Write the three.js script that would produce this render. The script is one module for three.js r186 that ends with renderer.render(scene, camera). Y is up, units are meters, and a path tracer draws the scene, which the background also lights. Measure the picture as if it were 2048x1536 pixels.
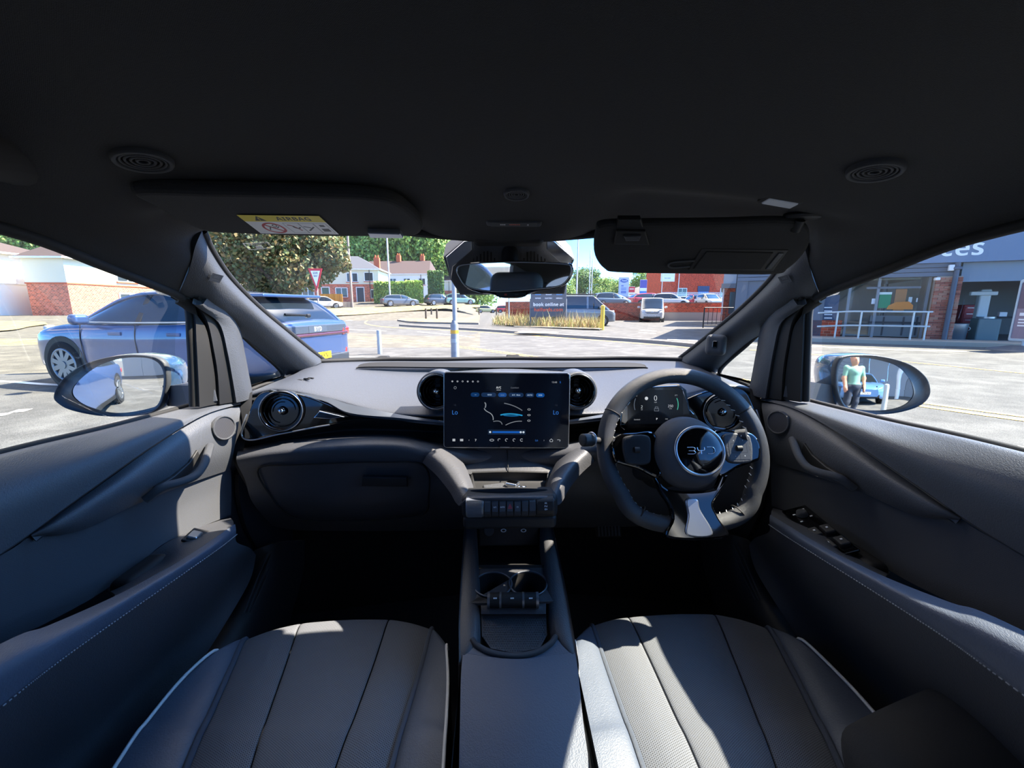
import * as THREE from 'three';
import { RoundedBoxGeometry } from 'three/addons/geometries/RoundedBoxGeometry.js';
import { mergeGeometries } from 'three/addons/utils/BufferGeometryUtils.js';
import { MarchingCubes } from 'three/addons/objects/MarchingCubes.js';
import { Sky } from 'three/addons/objects/Sky.js';

// ---------- camera, sky, sun, exposure ----------
const V = (x = 0, y = 0, z = 0) => new THREE.Vector3(x, y, z);
const FOCAL = 830, EYE = V(-0.021, 1.27, 0);
const scene = new THREE.Scene();
const camera = new THREE.PerspectiveCamera(2 * Math.atan(768 / FOCAL) * 180 / Math.PI, 4 / 3, 0.02, 900);
camera.position.copy(EYE);
camera.rotation.order = 'YXZ';
camera.rotation.set(-10.58 * Math.PI / 180, -2.0 * Math.PI / 180, 0);
camera.updateMatrixWorld(true);
const renderer = new THREE.WebGLRenderer({ antialias: true });
renderer.toneMapping = THREE.LinearToneMapping;
renderer.toneMappingExposure = 1.35;
renderer.shadowMap.enabled = true;
const SUN = V(Math.cos(0.87) * Math.sin(1.385), Math.sin(0.87), -Math.cos(0.87) * Math.cos(1.385));
const sky = new Sky();
sky.scale.setScalar(800);
Object.assign(sky.material.uniforms.turbidity, { value: 5.0 });
sky.material.uniforms.rayleigh.value = 0.55;
sky.material.uniforms.mieCoefficient.value = 0.004;
sky.material.uniforms.mieDirectionalG.value = 0.75;
sky.material.uniforms.sunPosition.value.copy(SUN);
if (sky.material.uniforms.cloudCoverage) sky.material.uniforms.cloudCoverage.value = 0.35;
sky.name = 'sky';
scene.backgroundIntensity = 1.0;
scene.add(sky);
const sun = new THREE.DirectionalLight(0xfff1dc, 19.5);
sun.position.copy(SUN).multiplyScalar(60);
sun.castShadow = true;
sun.shadow.mapSize.set(4096, 4096);
Object.assign(sun.shadow.camera, { left: -45, right: 45, top: 45, bottom: -45, near: 1, far: 160 });
sun.name = 'sun';
scene.add(sun, sun.target);

// ---------- helpers ----------
let seed = 7;
const rnd = () => { seed = (seed * 1664525 + 1013904223) >>> 0; return seed / 4294967296; };
const rr = (a, b) => a + (b - a) * rnd();
const ray = (u, v) => V((u - 1024) / FOCAL, (768 - v) / FOCAL, -1).applyQuaternion(camera.quaternion);
const along = (d, t) => EYE.clone().addScaledVector(d, t);
const Pz = (u, v, D) => { const d = ray(u, v); return along(d, D / -d.z); };            // where the sight line reaches depth D
const Px = (u, v, x) => { const d = ray(u, v); return along(d, (x - EYE.x) / d.x); };     // ... a side plane
const Py = (u, v, y = 0) => { const d = ray(u, v); return along(d, (y - EYE.y) / d.y); };  // ... a level plane
const mirX = (p) => V(-p.x, p.y, p.z);
const lerp = THREE.MathUtils.lerp, clamp = THREE.MathUtils.clamp, sstep = THREE.MathUtils.smoothstep;
const names = {};
const numbered = (n) => { const k = names[n] = (names[n] ?? -1) + 1; return k ? n + '_' + String(k).padStart(3, '0') : n; };
function tag(o, label, category, group, kind) {
  o.userData.label = label; o.userData.category = category;
  if (group) o.userData.group = group;
  if (kind) o.userData.kind = kind;
  return o;
}
function thing(name, label, category, pos = [0, 0, 0], turn = 0, group) {
  const o = new THREE.Group(); o.name = numbered(name); o.position.set(...pos); o.rotation.y = turn;
  scene.add(o); return tag(o, label, category, group);
}
function mesh(name, geo, mat, parent, label) {
  const m = new THREE.Mesh(Array.isArray(geo) ? merge(geo) : geo, mat);
  m.castShadow = m.receiveShadow = true;
  m.name = (!parent || parent === scene) ? numbered(name) : name;
  if (label) m.userData.label = label;
  (parent || scene).add(m); return m;
}
function merge(list) {
  const gs = list.map((g) => {
    let h = g.index ? g.toNonIndexed() : g.clone();
    for (const k of Object.keys(h.attributes)) if (!['position', 'normal', 'uv'].includes(k)) h.deleteAttribute(k);
    if (!h.attributes.normal) h.computeVertexNormals();
    if (!h.attributes.uv) h.setAttribute('uv', new THREE.BufferAttribute(new Float32Array(h.attributes.position.count * 2), 2));
    h.morphAttributes = {};
    return h;
  });
  return mergeGeometries(gs, false);
}
const structure = (name, geo, mat, label, category) => { const m = mesh(name, geo, mat, scene); m.userData.kind = 'structure'; m.userData.label = label; m.userData.category = category; return m; };
function copyOf(o, label) { const c = o.clone(); c.name = numbered(o.name.replace(/_\d{3}$/, '')); c.userData = { ...o.userData }; if (label) c.userData.label = label; scene.add(c); return c; }

const box = (w, h, d, x = 0, y = 0, z = 0) => new THREE.BoxGeometry(w, h, d).translate(x, y, z);
const rbox = (w, h, d, r = 0.004, x = 0, y = 0, z = 0, s = 3) => new RoundedBoxGeometry(w, h, d, s, Math.min(r, w / 2.01, h / 2.01, d / 2.01)).translate(x, y, z);
const cyl = (r0, r1, h, n = 24, open = false) => new THREE.CylinderGeometry(r0, r1, h, n, 1, open);
function between(a, b, r, n = 10, r2 = r) {          // a round bar from a to b
  const d = b.clone().sub(a), g = new THREE.CylinderGeometry(r2, r, d.length(), n, 1);
  g.applyQuaternion(new THREE.Quaternion().setFromUnitVectors(V(0, 1, 0), d.clone().normalize()));
  return g.translate((a.x + b.x) / 2, (a.y + b.y) / 2, (a.z + b.z) / 2);
}
function beam(a, b, w, t, up = V(0, 1, 0)) {         // a square bar from a to b: width w across, thickness t along up
  const d = b.clone().sub(a), L = d.length(); d.normalize();
  const s = d.clone().cross(up).normalize(), n = s.clone().cross(d).normalize();
  const m = new THREE.Matrix4().makeBasis(d, n, s).setPosition(a.clone().add(b).multiplyScalar(0.5));
  return new THREE.BoxGeometry(L, t, w).applyMatrix4(m);
}
const curve = (pts, closed = false, t = 0.5) => new THREE.CatmullRomCurve3(pts, closed, 'catmullrom', t);
const tube = (pts, r, n = 40, rad = 8, closed = false) => new THREE.TubeGeometry(curve(pts, closed), n, r, rad, closed);
const lathe = (prof, n = 40) => new THREE.LatheGeometry(prof.map(([x, y]) => new THREE.Vector2(x, y)), n);
const frame = (o, nrm, up = V(0, 1, 0)) => {          // a matrix whose z looks along nrm
  const z = nrm.clone().normalize(), x = up.clone().cross(z).normalize(), y = z.clone().cross(x);
  return new THREE.Matrix4().makeBasis(x, y, z).setPosition(o);
};
const put = (g, m) => g.applyMatrix4(m);
function shapeOf(pts, holes = []) {
  const s = new THREE.Shape(pts.map(([x, y]) => new THREE.Vector2(x, y)));
  for (const h of holes) s.holes.push(new THREE.Path(h.map(([x, y]) => new THREE.Vector2(x, y))));
  return s;
}
function extr(pts, depth, bevel = 0, holes = [], seg = 2) {
  const g = new THREE.ExtrudeGeometry(shapeOf(pts, holes), { depth: Math.max(depth - 2 * bevel, 1e-4), bevelEnabled: bevel > 0, bevelThickness: bevel, bevelSize: bevel, bevelOffset: -bevel, bevelSegments: seg, curveSegments: 12 });
  return g.translate(0, 0, bevel);
}
function smooth(pts, n = 40, closed = true) { return new THREE.SplineCurve(closed ? [] : pts.map((p) => new THREE.Vector2(...p))) && curve(pts.map(([x, y]) => V(x, y, 0)), closed).getPoints(n).slice(0, closed ? n : n + 1).map((p) => [p.x, p.y]); }
function rrect(w, h, r, n = 5) {
  const o = [];
  for (const [cx, cy, a0] of [[w / 2 - r, h / 2 - r, 0], [-w / 2 + r, h / 2 - r, 90], [-w / 2 + r, -h / 2 + r, 180], [w / 2 - r, -h / 2 + r, 270]]) for (let i = 0; i <= n; i++) { const a = (a0 + 90 * i / n) * Math.PI / 180; o.push([cx + r * Math.cos(a), cy + r * Math.sin(a)]); }
  return o;
}
const ellipse = (rx, ry, n = 40, p = 2) => Array.from({ length: n }, (_, i) => { const a = i / n * 2 * Math.PI, c = Math.cos(a), s = Math.sin(a); return [rx * Math.sign(c) * Math.abs(c) ** (2 / p), ry * Math.sign(s) * Math.abs(s) ** (2 / p)]; });
const cr = (a, b, c, d, t) => { const f = (p, q, r, s) => 0.5 * (2 * q + (r - p) * t + (2 * p - 5 * q + 4 * r - s) * t * t + (3 * q - p - 3 * r + s) * t * t * t); return V(f(a.x, b.x, c.x, d.x), f(a.y, b.y, c.y, d.y), f(a.z, b.z, c.z, d.z)); };
function refine(line, k, straight) {
  const o = [], n = line.length;
  for (let i = 0; i < n - 1; i++) for (let j = 0; j < k; j++) {
    const t = j / k;
    o.push(straight ? line[i].clone().lerp(line[i + 1], t) : cr(line[Math.max(i - 1, 0)], line[i], line[i + 1], line[Math.min(i + 2, n - 1)], t));
  }
  o.push(line[n - 1].clone()); return o;
}
// A smooth sheet through rows of points; with thick it becomes a solid, thickened away from its normal.
function loft(rows, { ku = 6, kv = 6, thick = 0, flip = false, su = false, sv = false } = {}) {
  const a = rows.map((r) => refine(r, ku, su)), nc = a[0].length;
  const cols = Array.from({ length: nc }, (_, c) => refine(a.map((r) => r[c]), kv, sv)), nr = cols[0].length;
  const pos = [], uv = [], idx = [];
  const P = (r, c) => cols[c][r];
  let vl = [0], ul = [0];
  for (let r = 1; r < nr; r++) vl.push(vl[r - 1] + P(r, nc >> 1).distanceTo(P(r - 1, nc >> 1)));
  for (let c = 1; c < nc; c++) ul.push(ul[c - 1] + P(nr >> 1, c).distanceTo(P(nr >> 1, c - 1)));
  for (let r = 0; r < nr; r++) for (let c = 0; c < nc; c++) { const p = P(r, c); pos.push(p.x, p.y, p.z); uv.push(ul[c], vl[r]); }
  const quad = (A, B, C, D, f) => f ? idx.push(A, C, B, A, D, C) : idx.push(A, B, C, A, C, D);
  for (let r = 0; r < nr - 1; r++) for (let c = 0; c < nc - 1; c++) quad(r * nc + c, r * nc + c + 1, (r + 1) * nc + c + 1, (r + 1) * nc + c, flip);
  const g = new THREE.BufferGeometry();
  g.setAttribute('position', new THREE.Float32BufferAttribute(pos, 3)); g.setAttribute('uv', new THREE.Float32BufferAttribute(uv, 2)); g.setIndex(idx);
  g.computeVertexNormals();
  if (!thick) return g;
  const nm = g.attributes.normal, N = nr * nc, pos2 = pos.slice(), uv2 = uv.slice(), id2 = idx.slice();
  for (let i = 0; i < N; i++) { pos2.push(pos[3 * i] - nm.getX(i) * thick, pos[3 * i + 1] - nm.getY(i) * thick, pos[3 * i + 2] - nm.getZ(i) * thick); uv2.push(uv[2 * i], uv[2 * i + 1]); }
  for (let i = 0; i < idx.length; i += 3) id2.push(idx[i] + N, idx[i + 2] + N, idx[i + 1] + N);
  const rim = [];
  for (let c = 0; c < nc - 1; c++) rim.push([c, c + 1]);
  for (let r = 0; r < nr - 1; r++) rim.push([r * nc + nc - 1, (r + 1) * nc + nc - 1]);
  for (let c = nc - 1; c > 0; c--) rim.push([(nr - 1) * nc + c, (nr - 1) * nc + c - 1]);
  for (let r = nr - 1; r > 0; r--) rim.push([r * nc, (r - 1) * nc]);
  let k = 2 * N;
  for (const [p, q] of rim) {
    for (const i of [p, q, q + N, p + N]) { pos2.push(pos2[3 * i], pos2[3 * i + 1], pos2[3 * i + 2]); uv2.push(uv2[2 * i], uv2[2 * i + 1]); }
    flip ? id2.push(k, k + 1, k + 2, k, k + 2, k + 3) : id2.push(k, k + 2, k + 1, k, k + 3, k + 2); k += 4;
  }
  const s = new THREE.BufferGeometry();
  s.setAttribute('position', new THREE.Float32BufferAttribute(pos2, 3)); s.setAttribute('uv', new THREE.Float32BufferAttribute(uv2, 2)); s.setIndex(id2);
  s.computeVertexNormals(); return s;
}
const mirrorGeo = (g) => {                                  // the same shape on the other side of the car
  const h = g.clone(); h.scale(-1, 1, 1);
  const i = h.index; if (i) { for (let k = 0; k < i.count; k += 3) { const t = i.getX(k + 1); i.setX(k + 1, i.getX(k + 2)); i.setX(k + 2, t); } } else {
    for (const a of Object.values(h.attributes)) for (let k = 0; k < a.count; k += 3) for (let c = 0; c < a.itemSize; c++) { const t = a.getComponent(k + 1, c); a.setComponent(k + 1, c, a.getComponent(k + 2, c)); a.setComponent(k + 2, c, t); }
  }
  return h;
};
function fan(pts, thick, nrm) {                              // a flat plate with outline pts in space, thickness along nrm
  const n = nrm.clone().normalize(), m = frame(pts[0], n, Math.abs(n.y) > 0.9 ? V(0, 0, -1) : V(0, 1, 0)), inv = m.clone().invert();
  const q = pts.map((p) => p.clone().applyMatrix4(inv)).map((p) => [p.x, p.y]);
  return put(extr(q, thick).translate(0, 0, -thick), m);
}
// ---------- textures and materials ----------
function noiseTex(size, f, repeat, srgb) {
  const d = new Uint8Array(size * size * 4);
  for (let y = 0; y < size; y++) for (let x = 0; x < size; x++) { const c = f(x, y, size), i = (y * size + x) * 4; for (let k = 0; k < 3; k++) d[i + k] = clamp(Array.isArray(c) ? c[k] : c, 0, 255); d[i + 3] = 255; }
  const t = new THREE.DataTexture(d, size, size); t.wrapS = t.wrapT = THREE.RepeatWrapping; t.magFilter = THREE.LinearFilter; t.repeat.set(repeat, repeat);
  if (srgb) t.colorSpace = THREE.SRGBColorSpace; t.needsUpdate = true; return t;
}
const hash = (x, y) => { let h = (x * 374761393 + y * 668265263) | 0; h = Math.imul(h ^ (h >>> 13), 1274126177); return ((h ^ (h >>> 16)) >>> 0) / 4294967296; };
const vnoise = (x, y, p) => { const xi = Math.floor(x), yi = Math.floor(y), fx = x - xi, fy = y - yi, w = (n) => ((n % p) + p) % p, s = (t) => t * t * (3 - 2 * t); return lerp(lerp(hash(w(xi), w(yi)), hash(w(xi + 1), w(yi)), s(fx)), lerp(hash(w(xi), w(yi + 1)), hash(w(xi + 1), w(yi + 1)), s(fx)), s(fy)); };
const fbm = (x, y, s, cells, oct = 4) => { let a = 0, k = 0.5, c = cells; for (let i = 0; i < oct; i++, c *= 2, k /= 2) a += k * vnoise(x / s * c, y / s * c, c); return a; };
const grainT = noiseTex(256, (x, y, s) => 255 * fbm(x, y, s, 48, 2) * 1.3, 1 / 0.06);
const clothT = noiseTex(256, (x, y, s) => 130 + 60 * Math.sin(x * Math.PI / 2) * Math.sin(y * Math.PI / 2) + 120 * (hash(x, y) - 0.5), 1 / 0.10);
const perfT = noiseTex(256, (x, y) => { const r = Math.floor(y / 16), px = (x + (r % 2) * 8) % 16 - 8, py = y % 16 - 8; return Math.hypot(px, py) < 3.6 ? 20 : 190 + 40 * hash(x, y); }, 1 / 0.05);
const perfC = noiseTex(256, (x, y) => { const r = Math.floor(y / 16), px = (x + (r % 2) * 8) % 16 - 8, py = y % 16 - 8; return Math.hypot(px, py) < 3.4 ? 90 : 235 + 20 * hash(x, y); }, 1 / 0.05, true);
const asphT = noiseTex(512, (x, y, s) => { const v = 150 + 70 * (fbm(x, y, s, 8, 5) - 0.5) + 90 * (hash(x, y) - 0.5); return [v, v * 0.99, v * 0.975]; }, 1 / 2.2, true);
const std = (color, rough = 0.6, o = {}) => new THREE.MeshPhysicalMaterial({ color, roughness: rough, ...o });
const M = {
  roof: std(0x2a2a2a, 0.95, { bumpMap: clothT, bumpScale: 0.0006 }),
  trim: std(0x3d4045, 0.55, { bumpMap: grainT, bumpScale: 0.0003 }),
  dash: std(0x3d4149, 0.5, { bumpMap: grainT, bumpScale: 0.0004 }),
  soft: std(0x404247, 0.5, { bumpMap: grainT, bumpScale: 0.0003 }),
  door: std(0x414449, 0.5, { bumpMap: grainT, bumpScale: 0.0003 }),
  doorCloth: std(0x404348, 0.8, { bumpMap: clothT, bumpScale: 0.0004 }),
  dark: std(0x1c1d1f, 0.6), black: std(0x0c0c0d, 0.7), rubber: std(0x141414, 0.8),
  gloss: std(0x050506, 0.06, { clearcoat: 1, clearcoatRoughness: 0.03 }),
  glossGrey: std(0x5d636c, 0.3, { metalness: 0.3 }),
  chrome: std(0xe4e6e8, 0.12, { metalness: 1 }), satin: std(0xb4b7bb, 0.32, { metalness: 0.9 }),
  leather: std(0x4a5260, 0.5, { bumpMap: grainT, bumpScale: 0.0003 }),
  wheelLeather: std(0x37393d, 0.42, { bumpMap: grainT, bumpScale: 0.0003 }),
  perf: std(0xffffff, 0.75, { map: perfC, bumpMap: perfT, bumpScale: 0.0006 }),
  piping: std(0xd8d8d6, 0.5), carpet: std(0x17171a, 1, { bumpMap: clothT, bumpScale: 0.002 }),
  white: std(0xf2f2f0, 0.5), print: std(0xdfe2e4, 0.5), mirror: std(0xf2f4f5, 0.02, { metalness: 1 }),
  glass: std(0xffffff, 0.0, { transmission: 1, thickness: 0, ior: 1.45 }),
  tint: std(0xeef3f1, 0.0, { transmission: 1, thickness: 0, ior: 1.45 }),
};
M.perf.color.set(0x63676f);
function canvas(w, h, draw, o = {}) {
  const c = document.createElement('canvas'); c.width = w; c.height = h; const g = c.getContext('2d'); draw(g, w, h);
  const t = new THREE.CanvasTexture(c); t.colorSpace = THREE.SRGBColorSpace; Object.assign(t, o); return t;
}
// a flat printed plate: w by h metres in a frame, texture on its face
function plate(name, w, h, m4, mat, parent, label) {
  return mesh(name, put(new THREE.PlaneGeometry(w, h), m4), mat, parent, label);
}
// ---------- the car's shell: headliner, pillars, windows, floor ----------
const BLUE = std(0x3d5877, 0.25, { metalness: 0.35, clearcoat: 1, clearcoatRoughness: 0.04 });
const sym = (half) => [...half.slice(1).reverse().map(mirX), ...half];     // a row given from the centre to the right
function slab(pts, thick, bevel = 0, seg = 3) {                              // a plate through pts, front face to the viewer
  const n = V(), c = V();
  pts.forEach((p, i) => { const q = pts[(i + 1) % pts.length]; n.x += (p.y - q.y) * (p.z + q.z); n.y += (p.z - q.z) * (p.x + q.x); n.z += (p.x - q.x) * (p.y + q.y); c.add(p); });
  c.multiplyScalar(1 / pts.length); n.normalize(); if (n.dot(EYE.clone().sub(c)) < 0) n.negate();
  const m = frame(c, n, Math.abs(n.y) > 0.95 ? V(0, 0, -1) : V(0, 1, 0)), inv = m.clone().invert();
  const q = pts.map((p) => p.clone().applyMatrix4(inv)).map((p) => [p.x, p.y]);
  return { geo: put(extr(q, thick, bevel, [], seg).translate(0, 0, -thick), m), m, n, c };
}
const closedPts = (pts, n = 48) => curve(pts, true).getPoints(n).slice(0, n);
const openPts = (pts, n = 24) => curve(pts).getPoints(n);
const pz = (list, D) => list.map(([u, v, d]) => Pz(u, v, d ?? D));
const px = (list, x) => list.map(([u, v, d]) => Px(u, v, d ?? x));
const py = (list, y) => list.map(([u, v, d]) => Py(u, v, d ?? y));

const wsL = [[404, 462, 0.84], [424, 505, 0.88], [462, 560, 0.95], [520, 618, 1.045], [580, 668, 1.15], [622, 702, 1.24], [648, 722, 1.30]];
const wsEdge = pz(wsL);
const pilLow = [[357, 586, 0.868], [392, 606, 0.905], [425, 630, 0.945], [466, 660, 1.02], [515, 700, 1.10], [556, 738, 1.18], [575, 752, 1.215]];
const lowEdge = pz(pilLow);
const pilMid1 = wsEdge.map((p, i) => p.clone().lerp(lowEdge[i], 0.3).add(V(0.02, 0.004, 0.026)));
const pilMid2 = wsEdge.map((p, i) => p.clone().lerp(lowEdge[i], 0.7).add(V(0.02, 0.002, 0.02)));
const roofStations = [ // depth, centre height, edge half-width, edge height
  [-1.35, 1.29, 0.50, 1.18], [-1.0, 1.41, 0.555, 1.32], [-0.5, 1.465, 0.575, 1.378], [0, 1.478, 0.578, 1.385], [0.2, 1.475, 0.582, 1.383], [0.4, 1.465, 0.588, 1.376], [0.55, 1.452, 0.604, 1.362], [0.7, 1.43, 0.633, 1.335]];
const fx = [0, 0.3, 0.6, 0.8, 0.92, 1], fy = [0, 0.03, 0.16, 0.36, 0.62, 1];
function roofRows(up, out) {
  const rows = roofStations.map(([D, yc, xe, ye]) => sym(fx.map((f, i) => V((xe + out) * f, yc - (yc - ye) * fy[i] + up, -D))));
  rows.push(sym([V(0, 1.396, -0.84), V(0.24, 1.412, -0.845), V(0.44, 1.410, -0.842), mirX(wsEdge[0]), mirX(pilMid1[0]).lerp(mirX(pilMid2[0]), 0.5), mirX(lowEdge[0])].map((p) => V(p.x + (p.x > 0.5 ? out : 0), p.y + up, p.z - out))));
  return rows;
}
{
  const g = loft(roofRows(0, 0), { ku: 10, kv: 10 });
  const p = g.attributes.position;
  for (let i = 0; i < p.count; i++) {
    const x = Math.abs(p.getX(i)), D = -p.getZ(i);
    p.setY(i, p.getY(i) + 0.016 * sstep(x, 0.13, 0.2) * (1 - sstep(x, 0.50, 0.57)) * sstep(D, 0.62, 0.69) - 0.004 * (1 - sstep(x, 0.09, 0.16)) * sstep(D, 0.62, 0.8));
  }
  g.computeVertexNormals();
  const c = structure('ceiling', g, M.roof, 'dark charcoal fabric headliner with visor recesses', 'headliner');
  const skin = loft(roofRows(0.045, 0.03), { ku: 5, kv: 5 });
  mesh('roof_skin', skin, BLUE, c, 'blue painted roof panel');
  mesh('header_edge', tube([wsEdge[0].clone().add(V(0.02, 0.008, 0)), V(-0.34, 1.424, -0.85), V(0, 1.402, -0.852), V(0.34, 1.424, -0.85), mirX(wsEdge[0]).add(V(-0.02, 0.008, 0))], 0.009, 40, 8), M.roof, c);
}
// A-pillars: a rolled cover between the windscreen edge and the door frame
for (const s of [-1, 1]) {
  const m = s < 0 ? (g) => g : mirrorGeo;
  const mid1 = pilMid1, mid2 = pilMid2;
  const o = new THREE.Group(); o.name = numbered('windscreen_pillar'); scene.add(o);
  tag(o, s < 0 ? 'dark grey windscreen pillar cover on the glovebox side' : 'dark grey windscreen pillar cover on the steering wheel side, with camera housing', 'pillar');
  mesh('cover', m(loft([wsEdge, mid1, mid2, lowEdge], { ku: 8, kv: 8, thick: 0.02, flip: true })), M.trim, o);
  mesh('windscreen_seal', m(tube(wsEdge.map((p) => p.clone().add(V(-0.004, 0.001, -0.008))), 0.008, 60, 8)), M.black, o);
  mesh('outer_skin', m(loft([wsEdge.map((p) => p.clone().add(V(-0.03, 0.02, -0.03))), lowEdge.map((p) => p.clone().add(V(-0.025, 0.03, -0.01)))], { ku: 4, kv: 1 })), BLUE, o, 'blue painted outer pillar');
  // airbag lettering pressed into the cover
  const c = mid1[1].clone().lerp(mid1[2], 0.35).lerp(mid2[1].clone().lerp(mid2[2], 0.35), 0.15), n = mid1[2].clone().sub(mid1[1]).cross(mid2[1].clone().sub(mid1[1])).normalize(); if (n.dot(EYE.clone().sub(c)) < 0) n.negate();
  const t = canvas(128, 96, (g) => { g.fillStyle = '#3f4246'; g.fillRect(0, 0, 128, 96); g.strokeStyle = '#585c61'; g.lineWidth = 5; g.strokeRect(8, 8, 112, 80); g.fillStyle = '#5d6166'; g.font = 'bold 40px sans-serif'; g.textAlign = 'center'; g.fillText('SRS', 64, 46); g.font = 'bold 22px sans-serif'; g.fillText('AIRBAG', 64, 76); });
  const mat = std(0xffffff, 0.5, { map: t, polygonOffset: true, polygonOffsetFactor: -1 });
  const cc = s < 0 ? c : mirX(c), nn = s < 0 ? n : mirX(n);
  const pl = new THREE.PlaneGeometry(0.024, 0.018); pl.rotateZ(s * 0.2);
  mesh('airbag_mark', put(pl, frame(cc.add(nn.clone().multiplyScalar(0.005)), nn)), mat, o);
  if (s > 0) {
    const a = Pz(1432, 690, 1.09), b = rbox(0.05, 0.055, 0.03, 0.012);
    mesh('camera_housing', put(b, frame(a, V(-0.62, 0.15, 0.75))), M.trim, o, 'small camera pod on the pillar');
    mesh('camera_lens', put(rbox(0.013, 0.02, 0.006, 0.003, 0, 0.0, 0.014), frame(a, V(-0.62, 0.15, 0.75))), M.gloss, o);
  }
}
// Quarter window frames, door frame uprights and seals
const quarter = [[461, 655, 1.02], [515, 699, 1.10], [560, 740, 1.185], [560, 757, 1.185], [520, 772, 1.115], [482, 783, 1.05], [474, 745, 1.04], [467, 705, 1.03]];
for (const s of [-1, 1]) {
  const m = s < 0 ? (g) => g : mirrorGeo, q = pz(quarter);
  const o = new THREE.Group(); o.name = numbered('door_frame'); scene.add(o);
  tag(o, s < 0 ? 'black door frame and seals beside the quarter window, glovebox side' : 'black door frame and seals beside the quarter window, steering wheel side', 'door frame');
  mesh('quarter_seal', m(tube(q, 0.006, 70, 6, true)), M.black, o);
  const bar = [[376, 598, 0.905], [440, 640, 0.99], [456, 700, 1.01], [470, 750, 1.03], [480, 790, 1.045]].map((a) => Pz(...a));
  // upright between the side window and the quarter window: inner cover, seal lips, mirror sail
  const line = (a) => pz(a);
  const up0 = line([[372, 590, 0.895], [398, 640, 0.92], [412, 700, 0.925], [420, 750, 0.93], [424, 806, 0.935]]);
  const up1 = line([[392, 592, 0.905], [428, 640, 0.955], [444, 700, 0.965], [454, 750, 0.975], [462, 800, 0.985]]);
  const up2 = line([[404, 604, 0.925], [456, 650, 1.005], [470, 705, 1.02], [479, 750, 1.03], [488, 792, 1.045]]);
  mesh('upright', m(loft([up0, up1], { ku: 5, kv: 4, thick: 0.02, flip: true })), M.black, o);
  mesh('inner_cover', m(loft([up1.map((p) => p.clone().add(V(0.004, 0, 0.012))), up1.map((p, i) => p.clone().lerp(up2[i], 0.5).add(V(0.012, 0, 0.012))), up2], { ku: 5, kv: 4, thick: 0.02, flip: true })), M.trim, o);
  const edge0 = line([[350, 590, 0.875], [377, 612, 0.905], [383, 680, 0.90], [386, 740, 0.897], [388, 812, 0.895]]);
  mesh('glass_channel', m(tube(edge0, 0.009, 40, 8)), M.rubber, o);
  mesh('seal_lip', m(tube(up1.map((p) => p.clone().add(V(0.01, 0, 0.012))), 0.006, 40, 8)), M.black, o);
  mesh('upright_face', m(loft([edge0, up0], { ku: 5, kv: 3, thick: 0.015, flip: true })), M.rubber, o);
  const sail = [[405, 718, 0.925], [415, 720, 0.93], [432, 800, 0.94], [404, 808, 0.92]].map((a) => Pz(...a).add(V(0.012, 0, 0.012)));
  const sl = slab(sail, 0.01, 0.003);
  mesh('mirror_sail', m(sl.geo), M.trim, o);
  // seal along the top of the side window
  const top = [V(-0.576, 1.376, 0.6), V(-0.579, 1.382, 0.1), V(-0.583, 1.379, -0.2), V(-0.59, 1.371, -0.4), V(-0.606, 1.357, -0.56), V(-0.635, 1.33, -0.70), V(-0.654, 1.295, -0.855), V(-0.663, 1.278, -0.895)];
  mesh('window_seal', m(tube(top, 0.008, 60, 8)), M.rubber, o);
  mesh('roof_rail', m(loft([top.map((p) => p.clone().add(V(-0.002, 0.004, 0))), top.map((p) => p.clone().add(V(-0.054, 0.018, 0))), top.map((p) => p.clone().add(V(-0.05, 0.05, 0)))], { ku: 5, kv: 2, sv: true })), BLUE, o, 'blue painted roof rail');
}
// Glass
const ws = [
  [wsEdge[0], V(-0.28, 1.42, -0.86), V(0, 1.42, -0.865), V(0.28, 1.42, -0.86), mirX(wsEdge[0])],
  [wsEdge[2], V(-0.3, 1.345, -0.99), V(0, 1.345, -1.01), V(0.3, 1.345, -0.99), mirX(wsEdge[2])],
  [wsEdge[4], V(-0.31, 1.215, -1.22), V(0, 1.205, -1.25), V(0.31, 1.215, -1.22), mirX(wsEdge[4])],
  [wsEdge[6], V(-0.32, 1.095, -1.40), V(0, 1.085, -1.44), V(0.32, 1.095, -1.40), mirX(wsEdge[6])]].map((r) => r.map((p) => p.clone().add(V(0, 0.002, -0.012))));
structure('window_1', loft(ws, { ku: 8, kv: 6 }), M.glass, 'clear windscreen glass', 'windscreen');
const sideTop = [V(-0.579, 1.382, 0.1), V(-0.583, 1.379, -0.2), V(-0.59, 1.371, -0.4), V(-0.606, 1.357, -0.56), V(-0.635, 1.33, -0.70), V(-0.66, 1.284, -0.885)];
const sideBot = [V(-0.705, 1.075, 0.1), V(-0.705, 1.075, -0.2), V(-0.705, 1.075, -0.4), V(-0.705, 1.073, -0.55), V(-0.70, 1.07, -0.73), V(-0.695, 1.065, -0.9)];
const sideGlass = loft([sideTop.map((p) => p.clone().add(V(-0.006, 0, 0))), sideTop.map((p, i) => p.clone().lerp(sideBot[i], 0.5).add(V(-0.02, 0, 0))), sideBot], { ku: 3, kv: 4 });
structure('window_2', sideGlass, M.tint, 'side window glass on the glovebox side', 'side window');
structure('window_3', mirrorGeo(sideGlass), M.tint, 'side window glass on the steering wheel side', 'side window');
const qg = pz(quarter).map((p) => p.add(V(-0.006, 0, -0.004))), qs = slab(qg, 0.003);
structure('window_4', new THREE.ShapeGeometry(shapeOf(qg.map((p) => p.clone().applyMatrix4(qs.m.clone().invert())).map((p) => [p.x, p.y]))).applyMatrix4(qs.m), M.tint, 'small quarter window on the glovebox side', 'quarter window');
structure('window_5', mirrorGeo(scene.getObjectByName('window_4').geometry), M.tint, 'small quarter window on the steering wheel side', 'quarter window');
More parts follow.
